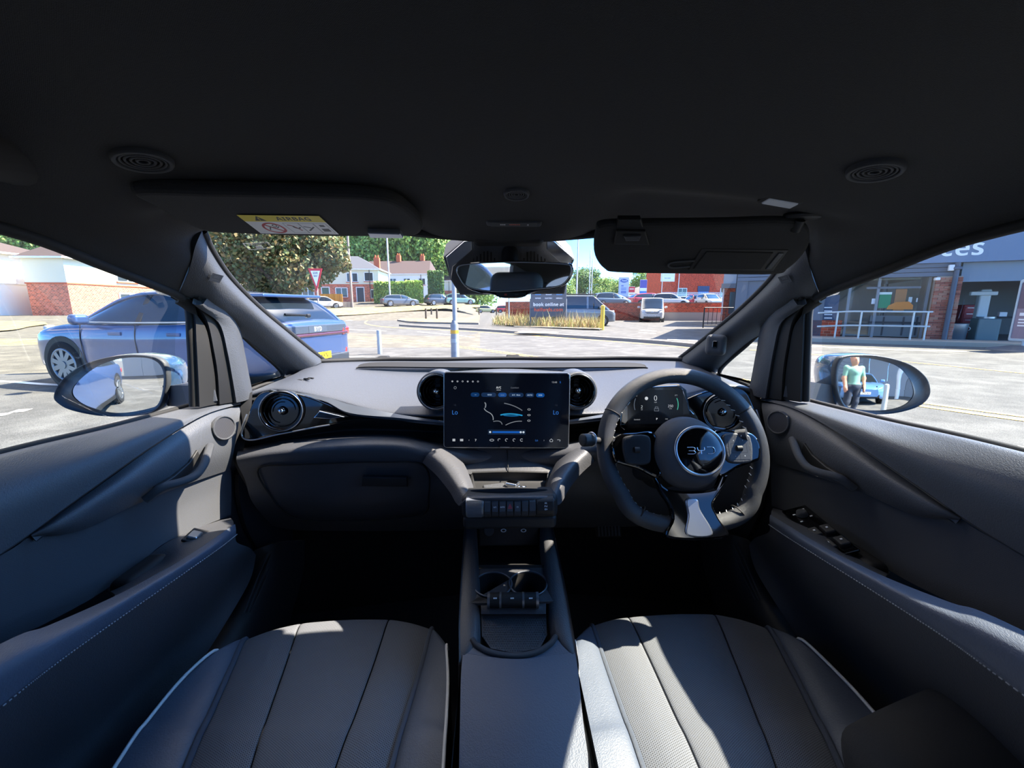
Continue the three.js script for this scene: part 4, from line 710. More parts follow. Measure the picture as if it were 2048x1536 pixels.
{
  const t = thing('coat_sleeve', 'dark charcoal woollen cloth resting over the edge of the driver seat', 'clothing');
  const P = (u, v, D) => Pz(u, v, D);
  const g = loft([
    [P(1728, 1560, 0.445), P(1718, 1496, 0.46), P(1735, 1478, 0.465), P(1800, 1445, 0.47), P(1900, 1402, 0.475), P(2060, 1346, 0.48)],
    [P(1745, 1580, 0.43), P(1734, 1506, 0.435), P(1760, 1482, 0.44), P(1830, 1456, 0.445), P(1930, 1420, 0.45), P(2090, 1370, 0.455)],
    [P(1790, 1650, 0.39), P(1790, 1600, 0.39), P(1830, 1570, 0.39), P(1900, 1550, 0.395), P(2000, 1520, 0.40), P(2150, 1480, 0.41)],
    [P(1880, 1800, 0.33), P(1880, 1780, 0.33), P(1930, 1760, 0.335), P(1990, 1740, 0.34), P(2090, 1700, 0.345), P(2250, 1650, 0.35)]], { ku: 5, kv: 5, thick: 0.02, flip: false });
  mesh('cloth', g, std(0x2e2f31, 1, { bumpMap: clothT, bumpScale: 0.0005, sheen: 0.3, sheenColor: new THREE.Color(0x444444), sheenRoughness: 0.8 }), t);
}
// Brake pedal
{
  const t = thing('brake_pedal', 'wide ribbed black brake pedal in the dark footwell', 'pedal');
  const c = Pz(1216, 1057, 1.02), m = new THREE.Matrix4().makeRotationX(-0.5).setPosition(c);
  mesh('pad', put(rbox(0.07, 0.045, 0.012, 0.005), m), M.rubber, t);
  mesh('ribs', Array.from({ length: 7 }, (_, i) => put(rbox(0.004, 0.038, 0.004, 0.001, -0.027 + i * 0.009, 0, 0.007), m)), M.soft, t);
  mesh('arm', between(c.clone().add(V(0, 0.01, -0.005)), c.clone().add(V(0.01, 0.22, -0.06)), 0.007, 10), M.dark, t);
}
// ---------- doors ----------
for (const s of [-1, 1]) {
  const m = s < 0 ? (g) => g : mirrorGeo;
  const t = thing(s < 0 ? 'door_1' : 'door_2', s < 0 ? 'passenger door trim, partly in sunlight, with speaker, handle and one window switch' : 'shaded driver door trim with speaker, handle and a row of window switches', 'car door');
  t.userData.kind = 'structure';
  const L = (a) => { const r = a.slice(1).map(([u, v, x]) => Px(u, v, -x)), e = r[0].clone().sub(r[1]), f = r[0].clone().addScaledVector(e, (0.05 - r[0].z) / e.z); f.x = r[0].x; f.y = lerp(r[0].y, f.y, 0.5); return [f, f.clone().lerp(r[0], 0.33), f.clone().lerp(r[0], 0.66), ...r]; };
  const rows = [
    [[-150, 948, 0.712], [0, 908, 0.708], [187, 863, 0.704], [281, 839, 0.702], [384, 811, 0.70], [474, 791, 0.665]],
    [[-150, 962, 0.682], [0, 920, 0.682], [187, 872, 0.682], [281, 846, 0.682], [386, 816, 0.682], [475, 796, 0.65]],
    [[-150, 1060, 0.648], [0, 1000, 0.645], [180, 920, 0.642], [290, 868, 0.642], [394, 826, 0.648], [478, 802, 0.642]],
    [[-150, 1222, 0.650], [0, 1108, 0.645], [160, 994, 0.640], [303, 893, 0.636], [408, 830, 0.640], [482, 808, 0.638]]];
  mesh('upper_pad', m(loft(rows.map(L), { ku: 6, kv: 6, flip: true })), M.door, t);
  mesh('pad_underside', m(loft([L(rows[3]), L(rows[3].map(([u, v, x]) => [u, v + 3, x + 0.018]))], { ku: 6, kv: 2, flip: true })), M.door, t);
  mesh('waist_seal', m(tube(L(rows[0].map(([u, v, x]) => [u, v - 1, x + 0.004])).slice(0, -1), 0.006, 60, 8)), M.rubber, t);
  // leaf-shaped pod with speaker and handle
  const Q = (a) => a.map(([u, v, x]) => Px(u, v, -x));
  const pod = [
    [[60, 1070, 0.655], [120, 1027, 0.650], [220, 956, 0.648], [319, 886, 0.645], [420, 826, 0.645], [482, 813, 0.64]],
    [[62, 1071, 0.652], [130, 1034, 0.638], [235, 968, 0.632], [335, 905, 0.630], [430, 850, 0.630], [478, 842, 0.628]],
    [[66, 1073, 0.652], [150, 1048, 0.636], [255, 986, 0.630], [355, 938, 0.628], [436, 905, 0.626], [470, 890, 0.624]],
    [[75, 1074, 0.655], [165, 1060, 0.648], [275, 1008, 0.645], [370, 970, 0.643], [440, 946, 0.642], [460, 940, 0.64]]];
  mesh('pod_panel', m(loft(pod.map(Q), { ku: 6, kv: 6, thick: 0.012, flip: true })), M.door, t, 'leaf-shaped raised panel');
  const n = V(0.92, 0.12, 0.3).normalize(), sp = Px(443, 856, -0.626).addScaledVector(n, 0.007);
  const mm = frame(sp, n).multiply(new THREE.Matrix4().makeRotationX(Math.PI / 2));
  const spk = mesh('speaker_ring', m(put(lathe([[0.027, -0.004], [0.027, 0.003], [0.024, 0.004], [0.0225, 0.001]], 48), mm)), M.door, t);
  const dots = noiseTex(128, (x, y) => { const r = Math.floor(y / 8), a = (x + (r % 2) * 4) % 8 - 4, b = y % 8 - 4; return Math.hypot(a, b) < 2.4 ? 18 : 150; }, 1, true); dots.repeat.set(1.7, 1.7);
  mesh('speaker_grille', m(put(new THREE.CircleGeometry(0.0235, 40).rotateX(-Math.PI / 2).translate(0, 0.002, 0), mm)), std(0x8a8a90, 0.4, { map: dots, metalness: 0.3 }), spk, 'perforated round speaker grille');
  mesh('door_handle', m(tube([[290, 1000, 0.632], [325, 975, 0.612], [365, 963, 0.598], [392, 950, 0.592], [408, 928, 0.594], [416, 905, 0.604], [420, 892, 0.618]].map(([u, v, x]) => Px(u, v, -x)), 0.0075, 50, 12)), M.trim, t, 'curved interior door handle');
  mesh('handle_cup', m(slab([[298, 1001], [330, 972], [370, 957], [405, 925], [396, 900], [380, 925], [350, 952], [318, 972]].map(([u, v]) => Px(u, v, -0.622)), 0.01, 0.002).geo), M.dark, t);
  // fabric field
  const cloth = [
    [[-150, 1226, 0.662], [0, 1112, 0.660], [66, 1073, 0.658], [170, 1058, 0.655], [280, 1006, 0.652], [375, 968, 0.650], [462, 938, 0.645]],
    [[-150, 1300, 0.664], [0, 1190, 0.662], [80, 1145, 0.66], [180, 1110, 0.66], [290, 1050, 0.658], [380, 1008, 0.655], [463, 975, 0.648]],
    [[-150, 1400, 0.662], [0, 1292, 0.66], [95, 1245, 0.66], [195, 1190, 0.66], [280, 1130, 0.66], [335, 1083, 0.655], [462, 1030, 0.648]]];
  mesh('fabric_panel', m(loft(cloth.map(L), { ku: 6, kv: 6, flip: true })), M.doorCloth, t, 'plain fabric door panel');
  // switch ledge and grab pocket
  mesh('ledge', m(loft([[[215, 1180, 0.66], [262, 1142, 0.66], [300, 1110, 0.66], [335, 1084, 0.657], [395, 1056, 0.652], [460, 1034, 0.645]].map(([u, v, x]) => Px(u, v, -x)), [[230, 1190, 0.6], [275, 1160, 0.6], [322, 1130, 0.6], [356, 1098, 0.60], [420, 1062, 0.598], [466, 1042, 0.59]].map(([u, v, x]) => Px(u, v, -x)), [[215, 1203, 0.548], [281, 1166, 0.545], [330, 1138, 0.543], [375, 1112, 0.545], [435, 1072, 0.552], [468, 1050, 0.57]].map(([u, v, x]) => Px(u, v, -x))], { ku: 5, kv: 5, thick: 0.01, flip: true })), M.soft, t);
  mesh('grab_pocket', m(put(rbox(0.04, 0.03, 0.09, 0.014), new THREE.Matrix4().setPosition(Px(283, 1148, -0.63)))), M.black, t, 'dark pull pocket');
  const arm = [
    [[-150, 1392, 0.56], [0, 1288, 0.555], [94, 1252, 0.55], [200, 1206, 0.548], [281, 1166, 0.545], [375, 1112, 0.545], [438, 1070, 0.552], [470, 1048, 0.572]],
    [[-150, 1450, 0.530], [0, 1340, 0.528], [94, 1288, 0.526], [196, 1232, 0.524], [284, 1180, 0.524], [376, 1124, 0.527], [440, 1082, 0.537], [472, 1058, 0.562]],
    [[-150, 1525, 0.528], [0, 1416, 0.526], [95, 1340, 0.524], [190, 1271, 0.523], [287, 1203, 0.523], [376, 1141, 0.526], [442, 1094, 0.537], [472, 1070, 0.562]]];
  mesh('armrest', m(loft(arm.map(L), { ku: 6, kv: 5, flip: true })), M.leather, t, 'padded leather armrest');
  const low = [arm[2],
    [[-150, 1600, 0.56], [0, 1485, 0.556], [110, 1395, 0.553], [210, 1318, 0.55], [305, 1245, 0.55], [390, 1178, 0.55], [450, 1120, 0.553], [474, 1085, 0.57]],
    [[-150, 1720, 0.64], [20, 1600, 0.64], [150, 1490, 0.64], [250, 1400, 0.64], [340, 1310, 0.635], [420, 1220, 0.62], [475, 1140, 0.605], [500, 1096, 0.60]],
    [[-100, 1800, 0.64], [60, 1700, 0.64], [200, 1560, 0.64], [300, 1450, 0.64], [390, 1340, 0.63], [455, 1240, 0.61], [500, 1160, 0.60], [512, 1110, 0.60]]];
  mesh('lower_panel', m(loft(low.map(L), { ku: 6, kv: 5, flip: true })), M.soft, t);
  const st = curve(L(arm[2])).getPoints(150), stitches = [];
  for (let i = 45; i < 150; i++) { const a = st[i].clone().add(V(0.003, 0.002, 0)), b = st[i + 1 < 151 ? i + 1 : i].clone().add(V(0.003, 0.002, 0)); stitches.push(between(a, a.clone().lerp(b, 0.55), 0.0009, 5)); }
  mesh('stitching', m(merge(stitches)), std(0x8b9096, 0.7), t, 'line of pale stitches');
  // switches
  const swm = (u, v) => { const p = Px(u, v, -0.608); return new THREE.Matrix4().makeRotationZ(-0.35).premultiply(new THREE.Matrix4().makeRotationY(0.15)).setPosition(p.x, p.y + 0.004, p.z); };
  if (s < 0) {
    mesh('switch_plate', put(rbox(0.03, 0.006, 0.045, 0.003), swm(392, 1076)), M.dark, t);
    mesh('window_switch', put(rbox(0.018, 0.01, 0.024, 0.003, 0, 0.004, 0.006), swm(392, 1076)), M.satin, t, 'small bright window switch');
  } else {
    mesh('switch_plate', m(put(rbox(0.05, 0.006, 0.17, 0.006), swm(372, 1086))), M.gloss, t, 'glossy black switch plate');
    for (let i = 0; i < 4; i++) { const b = mesh('window_switch', m(put(rbox(0.018, 0.01, 0.026, 0.003, -0.011 + 0.023 * (i % 2), 0.005, 0.058 - 0.042 * (i >> 1)), swm(372, 1086))), M.dark, t); mesh('switch_mark', m(put(rbox(0.004, 0.001, 0.004, 0.0004, -0.011 + 0.023 * (i % 2), 0.0108, 0.058 - 0.042 * (i >> 1)), swm(372, 1086))), M.print, b); }
    mesh('mirror_control', m(put(lathe([[0, 0.014], [0.009, 0.013], [0.011, 0.004]], 24), swm(372, 1086).multiply(new THREE.Matrix4().makeTranslation(0, 0, -0.05)))), M.trim, t);
    mesh('switch_mark', m(put(merge([-0.07, -0.058, -0.04, -0.03].map((z, i) => rbox(0.005, 0.001, 0.003, 0.0004, i % 2 ? 0.012 : -0.012, 0.0036, z))), swm(372, 1086))), M.print, t);
  }
  // sill and kick panel forward of the door
  const sill = structure('trim_' + (s < 0 ? 1 : 2), m(merge([
    loft([[[482, 800], [500, 900], [470, 950], [480, 1040], [510, 1100]].map(([u, v]) => Px(u, v, -0.648)), [[520, 800], [530, 900], [520, 960], [545, 1060], [560, 1130]].map(([u, v]) => Px(u, v, -0.64))], { ku: 5, kv: 2, thick: 0.01, flip: true }),
    loft([[[512, 1098, 0.63], [500, 1170, 0.64], [455, 1255, 0.645], [395, 1345, 0.65], [300, 1450, 0.655], [180, 1580, 0.66]].map(([u, v, x]) => Px(u, v, -x)), [[545, 1085, 0.60], [535, 1150, 0.60], [492, 1240, 0.605], [430, 1340, 0.61], [340, 1450, 0.62], [220, 1600, 0.625]].map(([u, v, x]) => Px(u, v, -x)), [[600, 1080, 0.58], [595, 1150, 0.585], [560, 1260, 0.59], [500, 1380, 0.60], [420, 1520, 0.605], [330, 1680, 0.61]].map(([u, v, x]) => Px(u, v, -x))], { ku: 5, kv: 4, thick: 0.015, flip: true })])), M.dark, s < 0 ? 'dark sill and kick panel below the passenger door' : 'dark sill and kick panel below the driver door', 'sill');
  mesh('kick_panel', m(loft([[V(-0.655, 1.06, -0.93), V(-0.66, 1.06, -1.26)], [V(-0.65, 0.8, -0.90), V(-0.66, 0.8, -1.24)], [V(-0.64, 0.33, -0.86), V(-0.65, 0.33, -1.14)]], { ku: 3, kv: 4, thick: 0.03, flip: true })), M.dark, sill);
  mesh('sill_edge', m(tube([[512, 1100, 0.628], [502, 1172, 0.637], [457, 1257, 0.641], [397, 1347, 0.646], [302, 1452, 0.65]].map(([u, v, x]) => Px(u, v, -x)), 0.004, 40, 8)), M.trim, sill);
  for (let i = 0; i < 3; i++) mesh('sill_rib', m(tube([[552 - i * 8, 1098 + i * 4, 0.598], [530 - i * 8, 1160, 0.598], [500 - i * 6, 1225, 0.602]].map(([u, v, x]) => Px(u, v, -x + 0.004)), 0.002, 20, 6)), M.trim, sill);
}
// ---------- interior mirror ----------
{
  const t = thing('interior_mirror', 'frameless interior mirror on a vented dark shroud at the top of the windscreen', 'mirror');
  const D = 0.86, mc = Pz(1026, 555, D), view = EYE.clone().sub(mc).normalize(), mn = view.clone().add(V(-0.34, -0.03, 1).normalize()).normalize(), PM = (u, v, off = 0) => { const d = ray(u, v), o = mc.clone().addScaledVector(mn, off); return along(d, o.sub(EYE).dot(mn) / d.dot(mn)); };
  const ol = closedPts([[912, 538], [930, 526], [1020, 521], [1128, 525], [1146, 533], [1142, 556], [1122, 574], [1080, 582], [1058, 588], [1040, 596], [1003, 596], [985, 589], [960, 586], [932, 576], [920, 560]].map(([u, v]) => PM(u, v)), 80);
  const s = slab(ol, 0.022, 0.005), shroudZ = 0.905;
  mesh('housing', s.geo, M.gloss, t);
  const gl = closedPts([[914, 540], [930, 529], [1020, 524], [1126, 528], [1142, 535], [1138, 554], [1120, 571], [1080, 577], [1000, 583], [945, 577], [928, 568], [920, 556]].map(([u, v]) => PM(u, v, 0.003)), 72);
  const gs = slab(gl, 0.003);
  mesh('mirror_glass', gs.geo, M.mirror, t, 'reflecting mirror glass');
  mesh('glass_rim', tube(gl.map((p) => p.clone().addScaledVector(mn, 0.001)), 0.0013, 100, 6, true), M.satin, t);
  const so = [[958, 478], [1098, 478], [1112, 482], [1150, 520], [1138, 545], [1130, 590], [920, 592], [900, 560], [886, 516], [928, 482]].map(([u, v]) => Pz(u, v, shroudZ + (540 - v) * -0.0006 + 0.01));
  mesh('shroud', slab(so, 0.075, 0.006).geo, M.trim, t, 'dark plastic shroud');
  for (const k of [-1, 1]) {
    const X = (u) => k < 0 ? u : 2037 - u;
    mesh('shroud_cheek', slab([[892, 515], [928, 484], [944, 482], [944, 500], [925, 518], [906, 534], [902, 560]].map(([u, v]) => Pz(X(u), v, shroudZ - 0.012 + (540 - v) * -0.0006)), 0.006, 0.002).geo, M.satin, t, 'light grey cheek');
    for (let i = 0; i < 7; i++) { const u = 946 + i * 7, h = [5, 9, 14, 19, 20, 18, 6][i]; mesh('shroud_slot', slab([[u, 522 - h], [u + 2.4, 522 - h], [u + 2.4, 523], [u, 523]].map(([a, b]) => Pz(X(a), b, shroudZ - 0.014)), 0.004).geo, M.black, t); }
    mesh('reading_lamp', put(lathe([[0, 0.002], [0.010, 0.003], [0.012, 0.001], [0.013, -0.003]], 28), frame(Pz(1020 + k * 38, 474, 0.835), V(0, -0.9, 0.45), V(0, 0, -1)).multiply(new THREE.Matrix4().makeRotationX(Math.PI / 2))), M.chrome, t, 'small clear reading lamp');
    mesh('lamp_grille', [0, 1, 2, 3, 4].map((i) => put(new THREE.TorusGeometry(0.006 + i * 0.0022, 0.0006, 5, 24), frame(Pz(1020 + k * 62, 470, 0.83), V(0, -0.8, 0.55), V(0, 0, -1)))), M.trim, t);
  }
  mesh('stem', between(Pz(1020, 500, 0.90), Pz(1020, 545, 0.885), 0.018, 16), M.black, t);
  mesh('base_cover', rbox(0.14, 0.03, 0.06, 0.012, 0.002, 1.405, -0.86), M.black, t);
  const tx = canvas(256, 48, (g) => { g.fillStyle = '#0b0b0c'; g.fillRect(0, 0, 256, 48); g.fillStyle = '#a03a2c'; g.fillRect(70, 14, 22, 22); g.fillStyle = '#7d7f82'; g.font = '20px sans-serif'; g.fillText('OFF', 160, 32); });
  plate('chin_marks', 0.06, 0.008, frame(PM(1022, 589, 0.004), mn), std(0xffffff, 0.4, { map: tx }), t);
}
// ---------- wing mirrors ----------
const wingGlass = {};
for (const s of [-1, 1]) {
  const t = thing('wing_mirror', s < 0 ? 'oval wing mirror outside the passenger window' : 'oval wing mirror outside the driver window, reflecting a man and a parked car', 'wing mirror');
  const P = (u, v, x = 0) => { const p = Pz(u, v, 0.985 + x); return p; };
  const U = s < 0 ? (u) => u : (u) => 1985 - u + 0;  // mirrored outline, shifted to the photograph's right mirror
  const rimPts = closedPts((s < 0 ? [[113, 790], [130, 758], [175, 727], [240, 711], [300, 711], [330, 724], [338, 755], [333, 790], [318, 818], [280, 830], [210, 831], [150, 820], [122, 806]]
    : [[1856, 780], [1846, 752], [1810, 726], [1750, 711], [1690, 711], [1672, 722], [1666, 752], [1672, 790], [1690, 818], [1730, 827], [1780, 826], [1825, 815], [1848, 800]]).map(([u, v]) => P(u, v)), 64);
  const glPts = closedPts((s < 0 ? [[143, 782], [160, 758], [200, 730], [250, 716], [302, 718], [326, 738], [328, 772], [318, 806], [290, 820], [230, 826], [180, 815], [152, 800]]
    : [[1828, 782], [1818, 755], [1790, 730], [1735, 716], [1692, 716], [1676, 735], [1675, 775], [1686, 806], [1712, 818], [1760, 821], [1800, 814], [1822, 800]]).map(([u, v]) => P(u, v, 0.012)), 64);
  const c = V(); rimPts.forEach((p) => c.addScaledVector(p, 1 / 64));
  const shell = [1, 1.02, 0.98, 0.8, 0.45, 0.05].map((k, i) => [...rimPts, rimPts[0]].map((p) => c.clone().add(p.clone().sub(c).multiplyScalar(k)).add(V(0, 0, -[0, 0.015, 0.05, 0.095, 0.125, 0.135][i]))));
  mesh('housing', loft(shell, { ku: 1, kv: 4, flip: s > 0 }), BLUE, t, 'blue painted mirror housing');
  const ring = [...Array(65).keys()].map((i) => i % 64);
  // the glass is turned so that the view runs back along the flank
  const gc = V(); glPts.forEach((p) => gc.addScaledVector(p, 1 / 64));
  const view = EYE.clone().sub(gc).normalize(), aim = (s < 0 ? V(-0.22, -0.13, 1) : V(0.24, -0.03, 1)).normalize(), n = view.clone().add(aim).normalize();
  const pc = gc.clone().add(V(0, 0, 0.006)), flat = glPts.map((p) => { const d = p.clone().sub(EYE); return along(d, pc.clone().sub(EYE).dot(n) / d.dot(n)); });
  mesh('bezel', loft([ring.map((i) => rimPts[i].clone().add(V(0, 0, -0.012)).sub(c).multiplyScalar(1.012).add(c)), ring.map((i) => rimPts[i].clone().add(V(0, 0, 0.006))), ring.map((i) => rimPts[i].clone().lerp(glPts[i], 0.6).add(V(0, 0, 0.008))), ring.map((i) => flat[i].clone().addScaledVector(n, -0.001))], { ku: 1, kv: 4, flip: s > 0 }), M.trim, t, 'matt dark bezel');
  const R = 1.4, cv = [1, 0.75, 0.5, 0.25, 0.02].map((k) => [...flat, flat[0]].map((p) => { const q = p.clone().sub(pc).multiplyScalar(k); return pc.clone().add(q).addScaledVector(n, -q.lengthSq() / (2 * R)); }));
  mesh('mirror_glass', loft(cv, { ku: 1, kv: 2, flip: s > 0 }), M.mirror, t, 'slightly curved mirror glass');
  wingGlass[s] = { c: gc, n };
  const foot = s < 0 ? V(-0.70, 1.07, -0.97) : V(0.70, 1.07, -0.97), e = (s < 0 ? P(326, 796) : P(1684, 796)).add(V(0, 0, -0.05));
  mesh('foot', beam(e, foot, 0.06, 0.05), M.soft, t);
}
// sticker in the corner of the windscreen, wiper parts on the glass
{
  const q = [[484, 486, 0.885], [534, 485, 0.885], [546, 498, 0.90], [498, 500, 0.90]].map((a) => Pz(...a));
  const tx = canvas(256, 96, (g) => { g.clearRect(0, 0, 256, 96); g.strokeStyle = '#fff'; g.lineWidth = 7; g.strokeRect(6, 6, 244, 84); g.fillStyle = '#fff'; g.font = 'bold 22px sans-serif'; g.fillText('Fuel Advisor', 50, 34); g.fillRect(96, 46, 70, 34); });
  const b = new THREE.BufferGeometry(); b.setAttribute('position', new THREE.Float32BufferAttribute([q[3], q[2], q[1], q[0]].flatMap((p) => [p.x, p.y, p.z]), 3)); b.setAttribute('uv', new THREE.Float32BufferAttribute([0, 0, 1, 0, 1, 1, 0, 1], 2)); b.setIndex([0, 1, 2, 0, 2, 3]); b.computeVertexNormals();
  tag(mesh('windscreen_sticker', b, std(0xffffff, 0.6, { map: tx, transparent: true, side: THREE.DoubleSide })), 'small white outlined sticker in the top corner of the windscreen', 'sticker');
  const w = thing('wiper', 'dark windscreen wiper arm lying at the bottom of the glass', 'wiper');
  mesh('arm', between(Pz(1010, 717, 1.46), Pz(1130, 722, 1.45), 0.008, 8), M.black, w); mesh('spindle_cap', put(rbox(0.05, 0.02, 0.03, 0.008), new THREE.Matrix4().setPosition(Pz(1026, 715, 1.46))), M.rubber, w);
  const w2 = thing('wiper', 'short dark wiper spindle cap at the passenger end of the glass', 'wiper');
  mesh('arm', between(Pz(755, 717, 1.43), Pz(800, 720, 1.44), 0.007, 8), M.black, w2); mesh('spindle_cap', put(rbox(0.035, 0.014, 0.03, 0.005), new THREE.Matrix4().setPosition(Pz(768, 716, 1.43))), M.rubber, w2);
}
// ---------- outside: ground, roads, verges ----------
const asphalt = std(0x929290, 0.95, { map: asphT }), pave = std(0xb5b2ac, 0.95, { map: asphT }), kerbM = std(0x8b857c, 0.9), lineW = std(0xf0eee8, 0.8), lineY = std(0xe3b65a, 0.8);
const uvMetres = (g) => { const p = g.attributes.position, uv = new Float32Array(p.count * 2); for (let i = 0; i < p.count; i++) { uv[2 * i] = p.getX(i); uv[2 * i + 1] = p.getZ(i); } g.setAttribute('uv', new THREE.BufferAttribute(uv, 2)); return g; };
const ground = structure('ground', uvMetres(new THREE.CircleGeometry(420, 64).rotateX(-Math.PI / 2)), asphalt, 'pale sunlit tarmac of the road and forecourt', 'road');
const G = (u, v, y = 0) => Py(u, v, y);
function ribbon(pts, w, h = 0.006) {                         // a painted band along points on the ground
  const c = pts.length > 2 ? curve(pts).getPoints(pts.length * 8) : pts, up = V(0, 1, 0);
  const a = [], b = [];
  c.forEach((p, i) => { const d = c[Math.min(i + 1, c.length - 1)].clone().sub(c[Math.max(i - 1, 0)]).setY(0).normalize(), s = d.cross(up); a.push(p.clone().addScaledVector(s, w / 2).add(V(0, h, 0))); b.push(p.clone().addScaledVector(s, -w / 2).add(V(0, h, 0))); });
  return loft([a, b], { ku: 1, kv: 1, flip: true });
}
let nTrim = 3;
const marking = (pts, w, mat, label, y = 0.006) => structure('trim_' + nTrim++, ribbon(pts, w, y), mat, label, 'road marking');
const kerb = (pts, label, h = 0.11) => { const c = curve(pts).getPoints(40), g = []; for (let i = 0; i < 40; i++) g.push(beam(c[i].clone().add(V(0, h / 2, 0)), c[i + 1].clone().add(V(0, h / 2, 0)), 0.15, h)); structure('trim_' + nTrim++, g, kerbM, label, 'kerb'); };
// the land that rises behind the far road on the left, towards the houses and the wood
const nearL = [[760, 7.5], [690, 13], [665, 18], [650, 23], [640, 27], [631, 36], [626, 50]], nearM = [[720, 9.8], [690, 14.5], [665, 21], [650, 30.5], [640, 40], [627, 48], [606, 60]];
const cols = [-420, -200, 0, 150, 300, 450, 600, 700, 800, 900, 960];
const landPt = (u, k) => { const f = sstep(u, 320, 620), a = nearL[k], b = nearM[k], v = lerp(a[0], b[0], f), D = lerp(a[1], b[1], f); const p = Pz(u, v, D); if (u > 850) p.y *= 1 - sstep(u, 850, 960); return p; };
const land = [[0, 0], [1, 0], [2, 0], [3, 0], [4, 0], [5, 0], [6, 0]].map(([k]) => cols.map((u) => { const p = landPt(u, k); if (k === 0) p.y = -0.02; if (k === 1) p.y = Math.max(p.y, 0.004); return p; }));
for (const [D, y] of [[95, 6], [150, 22], [230, 40]]) land.push(cols.map((u) => { const p = Pz(u, 600, D); p.y = y * (1 - sstep(u, 820, 965)); return p; }));
structure('ground_rise', uvMetres(loft(land, { ku: 5, kv: 5, flip: false })), std(0xa59f8e, 0.95, { map: asphT }), 'road and land rising towards the houses', 'road');
const onLand = (u, v, up = 0.02) => { // the point of the rising land on a sight line
  const f = sstep(u, 320, 620); let k = 0; const vv = nearL.map((a, i) => lerp(a[0], nearM[i][0], f)), dd = nearL.map((a, i) => lerp(a[1], nearM[i][1], f));
  while (k < 5 && vv[k + 1] > v) k++; const t = (v - vv[k]) / (vv[k + 1] - vv[k]); return Pz(u, v, lerp(dd[k], dd[k + 1], t) - up * 2).add(V(0, up, 0)); };
// grass verges
const dryC = noiseTex(256, (x, y, s) => { const n = fbm(x, y, s, 10, 4), k = 0.75 + 0.5 * (hash(x, y) - 0.5); return [208 * k * (0.75 + 0.4 * n), 182 * k * (0.74 + 0.42 * n), 130 * k * (0.66 + 0.46 * n)]; }, 1 / 3, true);
const dry = std(0xffffff, 1, { map: dryC });
function verge(name, rows, label, lift) { const o = tag(mesh(name, uvMetres(loft(rows, { ku: 5, kv: 4, flip: false })), dry), label, 'grass', null, 'stuff'); return o; }
verge('grass_verge', [[[-260, 716], [-60, 713], [60, 710], [150, 703], [260, 690]].map((a) => G(...a, 0.05)), [[-260, 684], [-60, 682], [60, 681], [150, 678], [260, 672]].map((a) => onLand(...a, 0.06))], 'dry straw-coloured grass strip beyond the pale bollard');
verge('grass_verge', [[[-260, 672], [0, 664], [60, 655], [96, 650]].map((a) => onLand(...a, 0.05)), [[-260, 642], [0, 643], [50, 643.5], [90, 646]].map((a) => onLand(...a, 0.05))], 'small triangle of dry grass at the road fork');
verge('grass_verge', [[[560, 634], [700, 631], [800, 624], [900, 617], [960, 615]].map((a) => onLand(...a, 0.06)), [[560, 620], [700, 617], [800, 612.5], [900, 610.5], [960, 611]].map((a) => onLand(...a, 0.1))], 'dry grass bank in front of the distant houses');
verge('grass_verge', [[[796, 640], [850, 643.5], [905, 645], [958, 646]].map((a) => G(...a, 0.1)), [[805, 636], [860, 633.5], [915, 631], [958, 628.5]].map((a) => G(...a, 0.1))], 'dry grass island with short dark posts');
verge('grass_verge', [[[1015, 650], [1060, 652], [1120, 655], [1202, 658]].map((a) => G(...a, 0.08)), [[995, 642], [1040, 642.5], [1110, 643.5], [1192, 646]].map((a) => G(...a, 0.08))], 'rough dry grass under the dark sign board');
{ // tall dry stalks
  const blade = new THREE.BufferGeometry(); blade.setAttribute('position', new THREE.Float32BufferAttribute([-0.012, 0, 0, 0.012, 0, 0, 0.006, 0.6, 0.05, -0.006, 0.6, 0.05, 0.0, 1, 0.16], 3)); blade.setIndex([0, 1, 2, 0, 2, 3, 3, 2, 4]); blade.computeVertexNormals();
  const n = 5200, im = new THREE.InstancedMesh(blade, std(0xffffff, 1, { side: THREE.DoubleSide }), n), m = new THREE.Matrix4(), q = new THREE.Quaternion(), col = new THREE.Color();
  for (let i = 0; i < n; i++) {
    const k = rnd(), u = lerp(1003, 1204, k) - 20 * rnd() * (1 - k), v = lerp(657 - (1 - k) * 7, 643, rnd() ** 1.3), p = G(u, v, 0.06), h = rr(0.25, 0.75) * (rnd() < 0.06 ? 1.7 : 1);
    q.setFromEuler(new THREE.Euler(rr(-0.35, 0.35), rr(0, 6.3), rr(-0.35, 0.35))); im.setMatrixAt(i, m.compose(p, q, V(1.6, h, 1)));
    const g = rnd(); im.setColorAt(i, g < 0.16 ? col.setRGB(0.26, 0.32, 0.08) : g < 0.3 ? col.setRGB(0.26, 0.17, 0.08) : col.setRGB(rr(0.42, 0.6), rr(0.36, 0.48), rr(0.16, 0.26)));
  }
  im.name = 'dry_grass'; im.castShadow = im.receiveShadow = true; scene.add(tag(im, 'tall dry straw-coloured grass in front of the dark sign board', 'grass', null, 'stuff'));
}
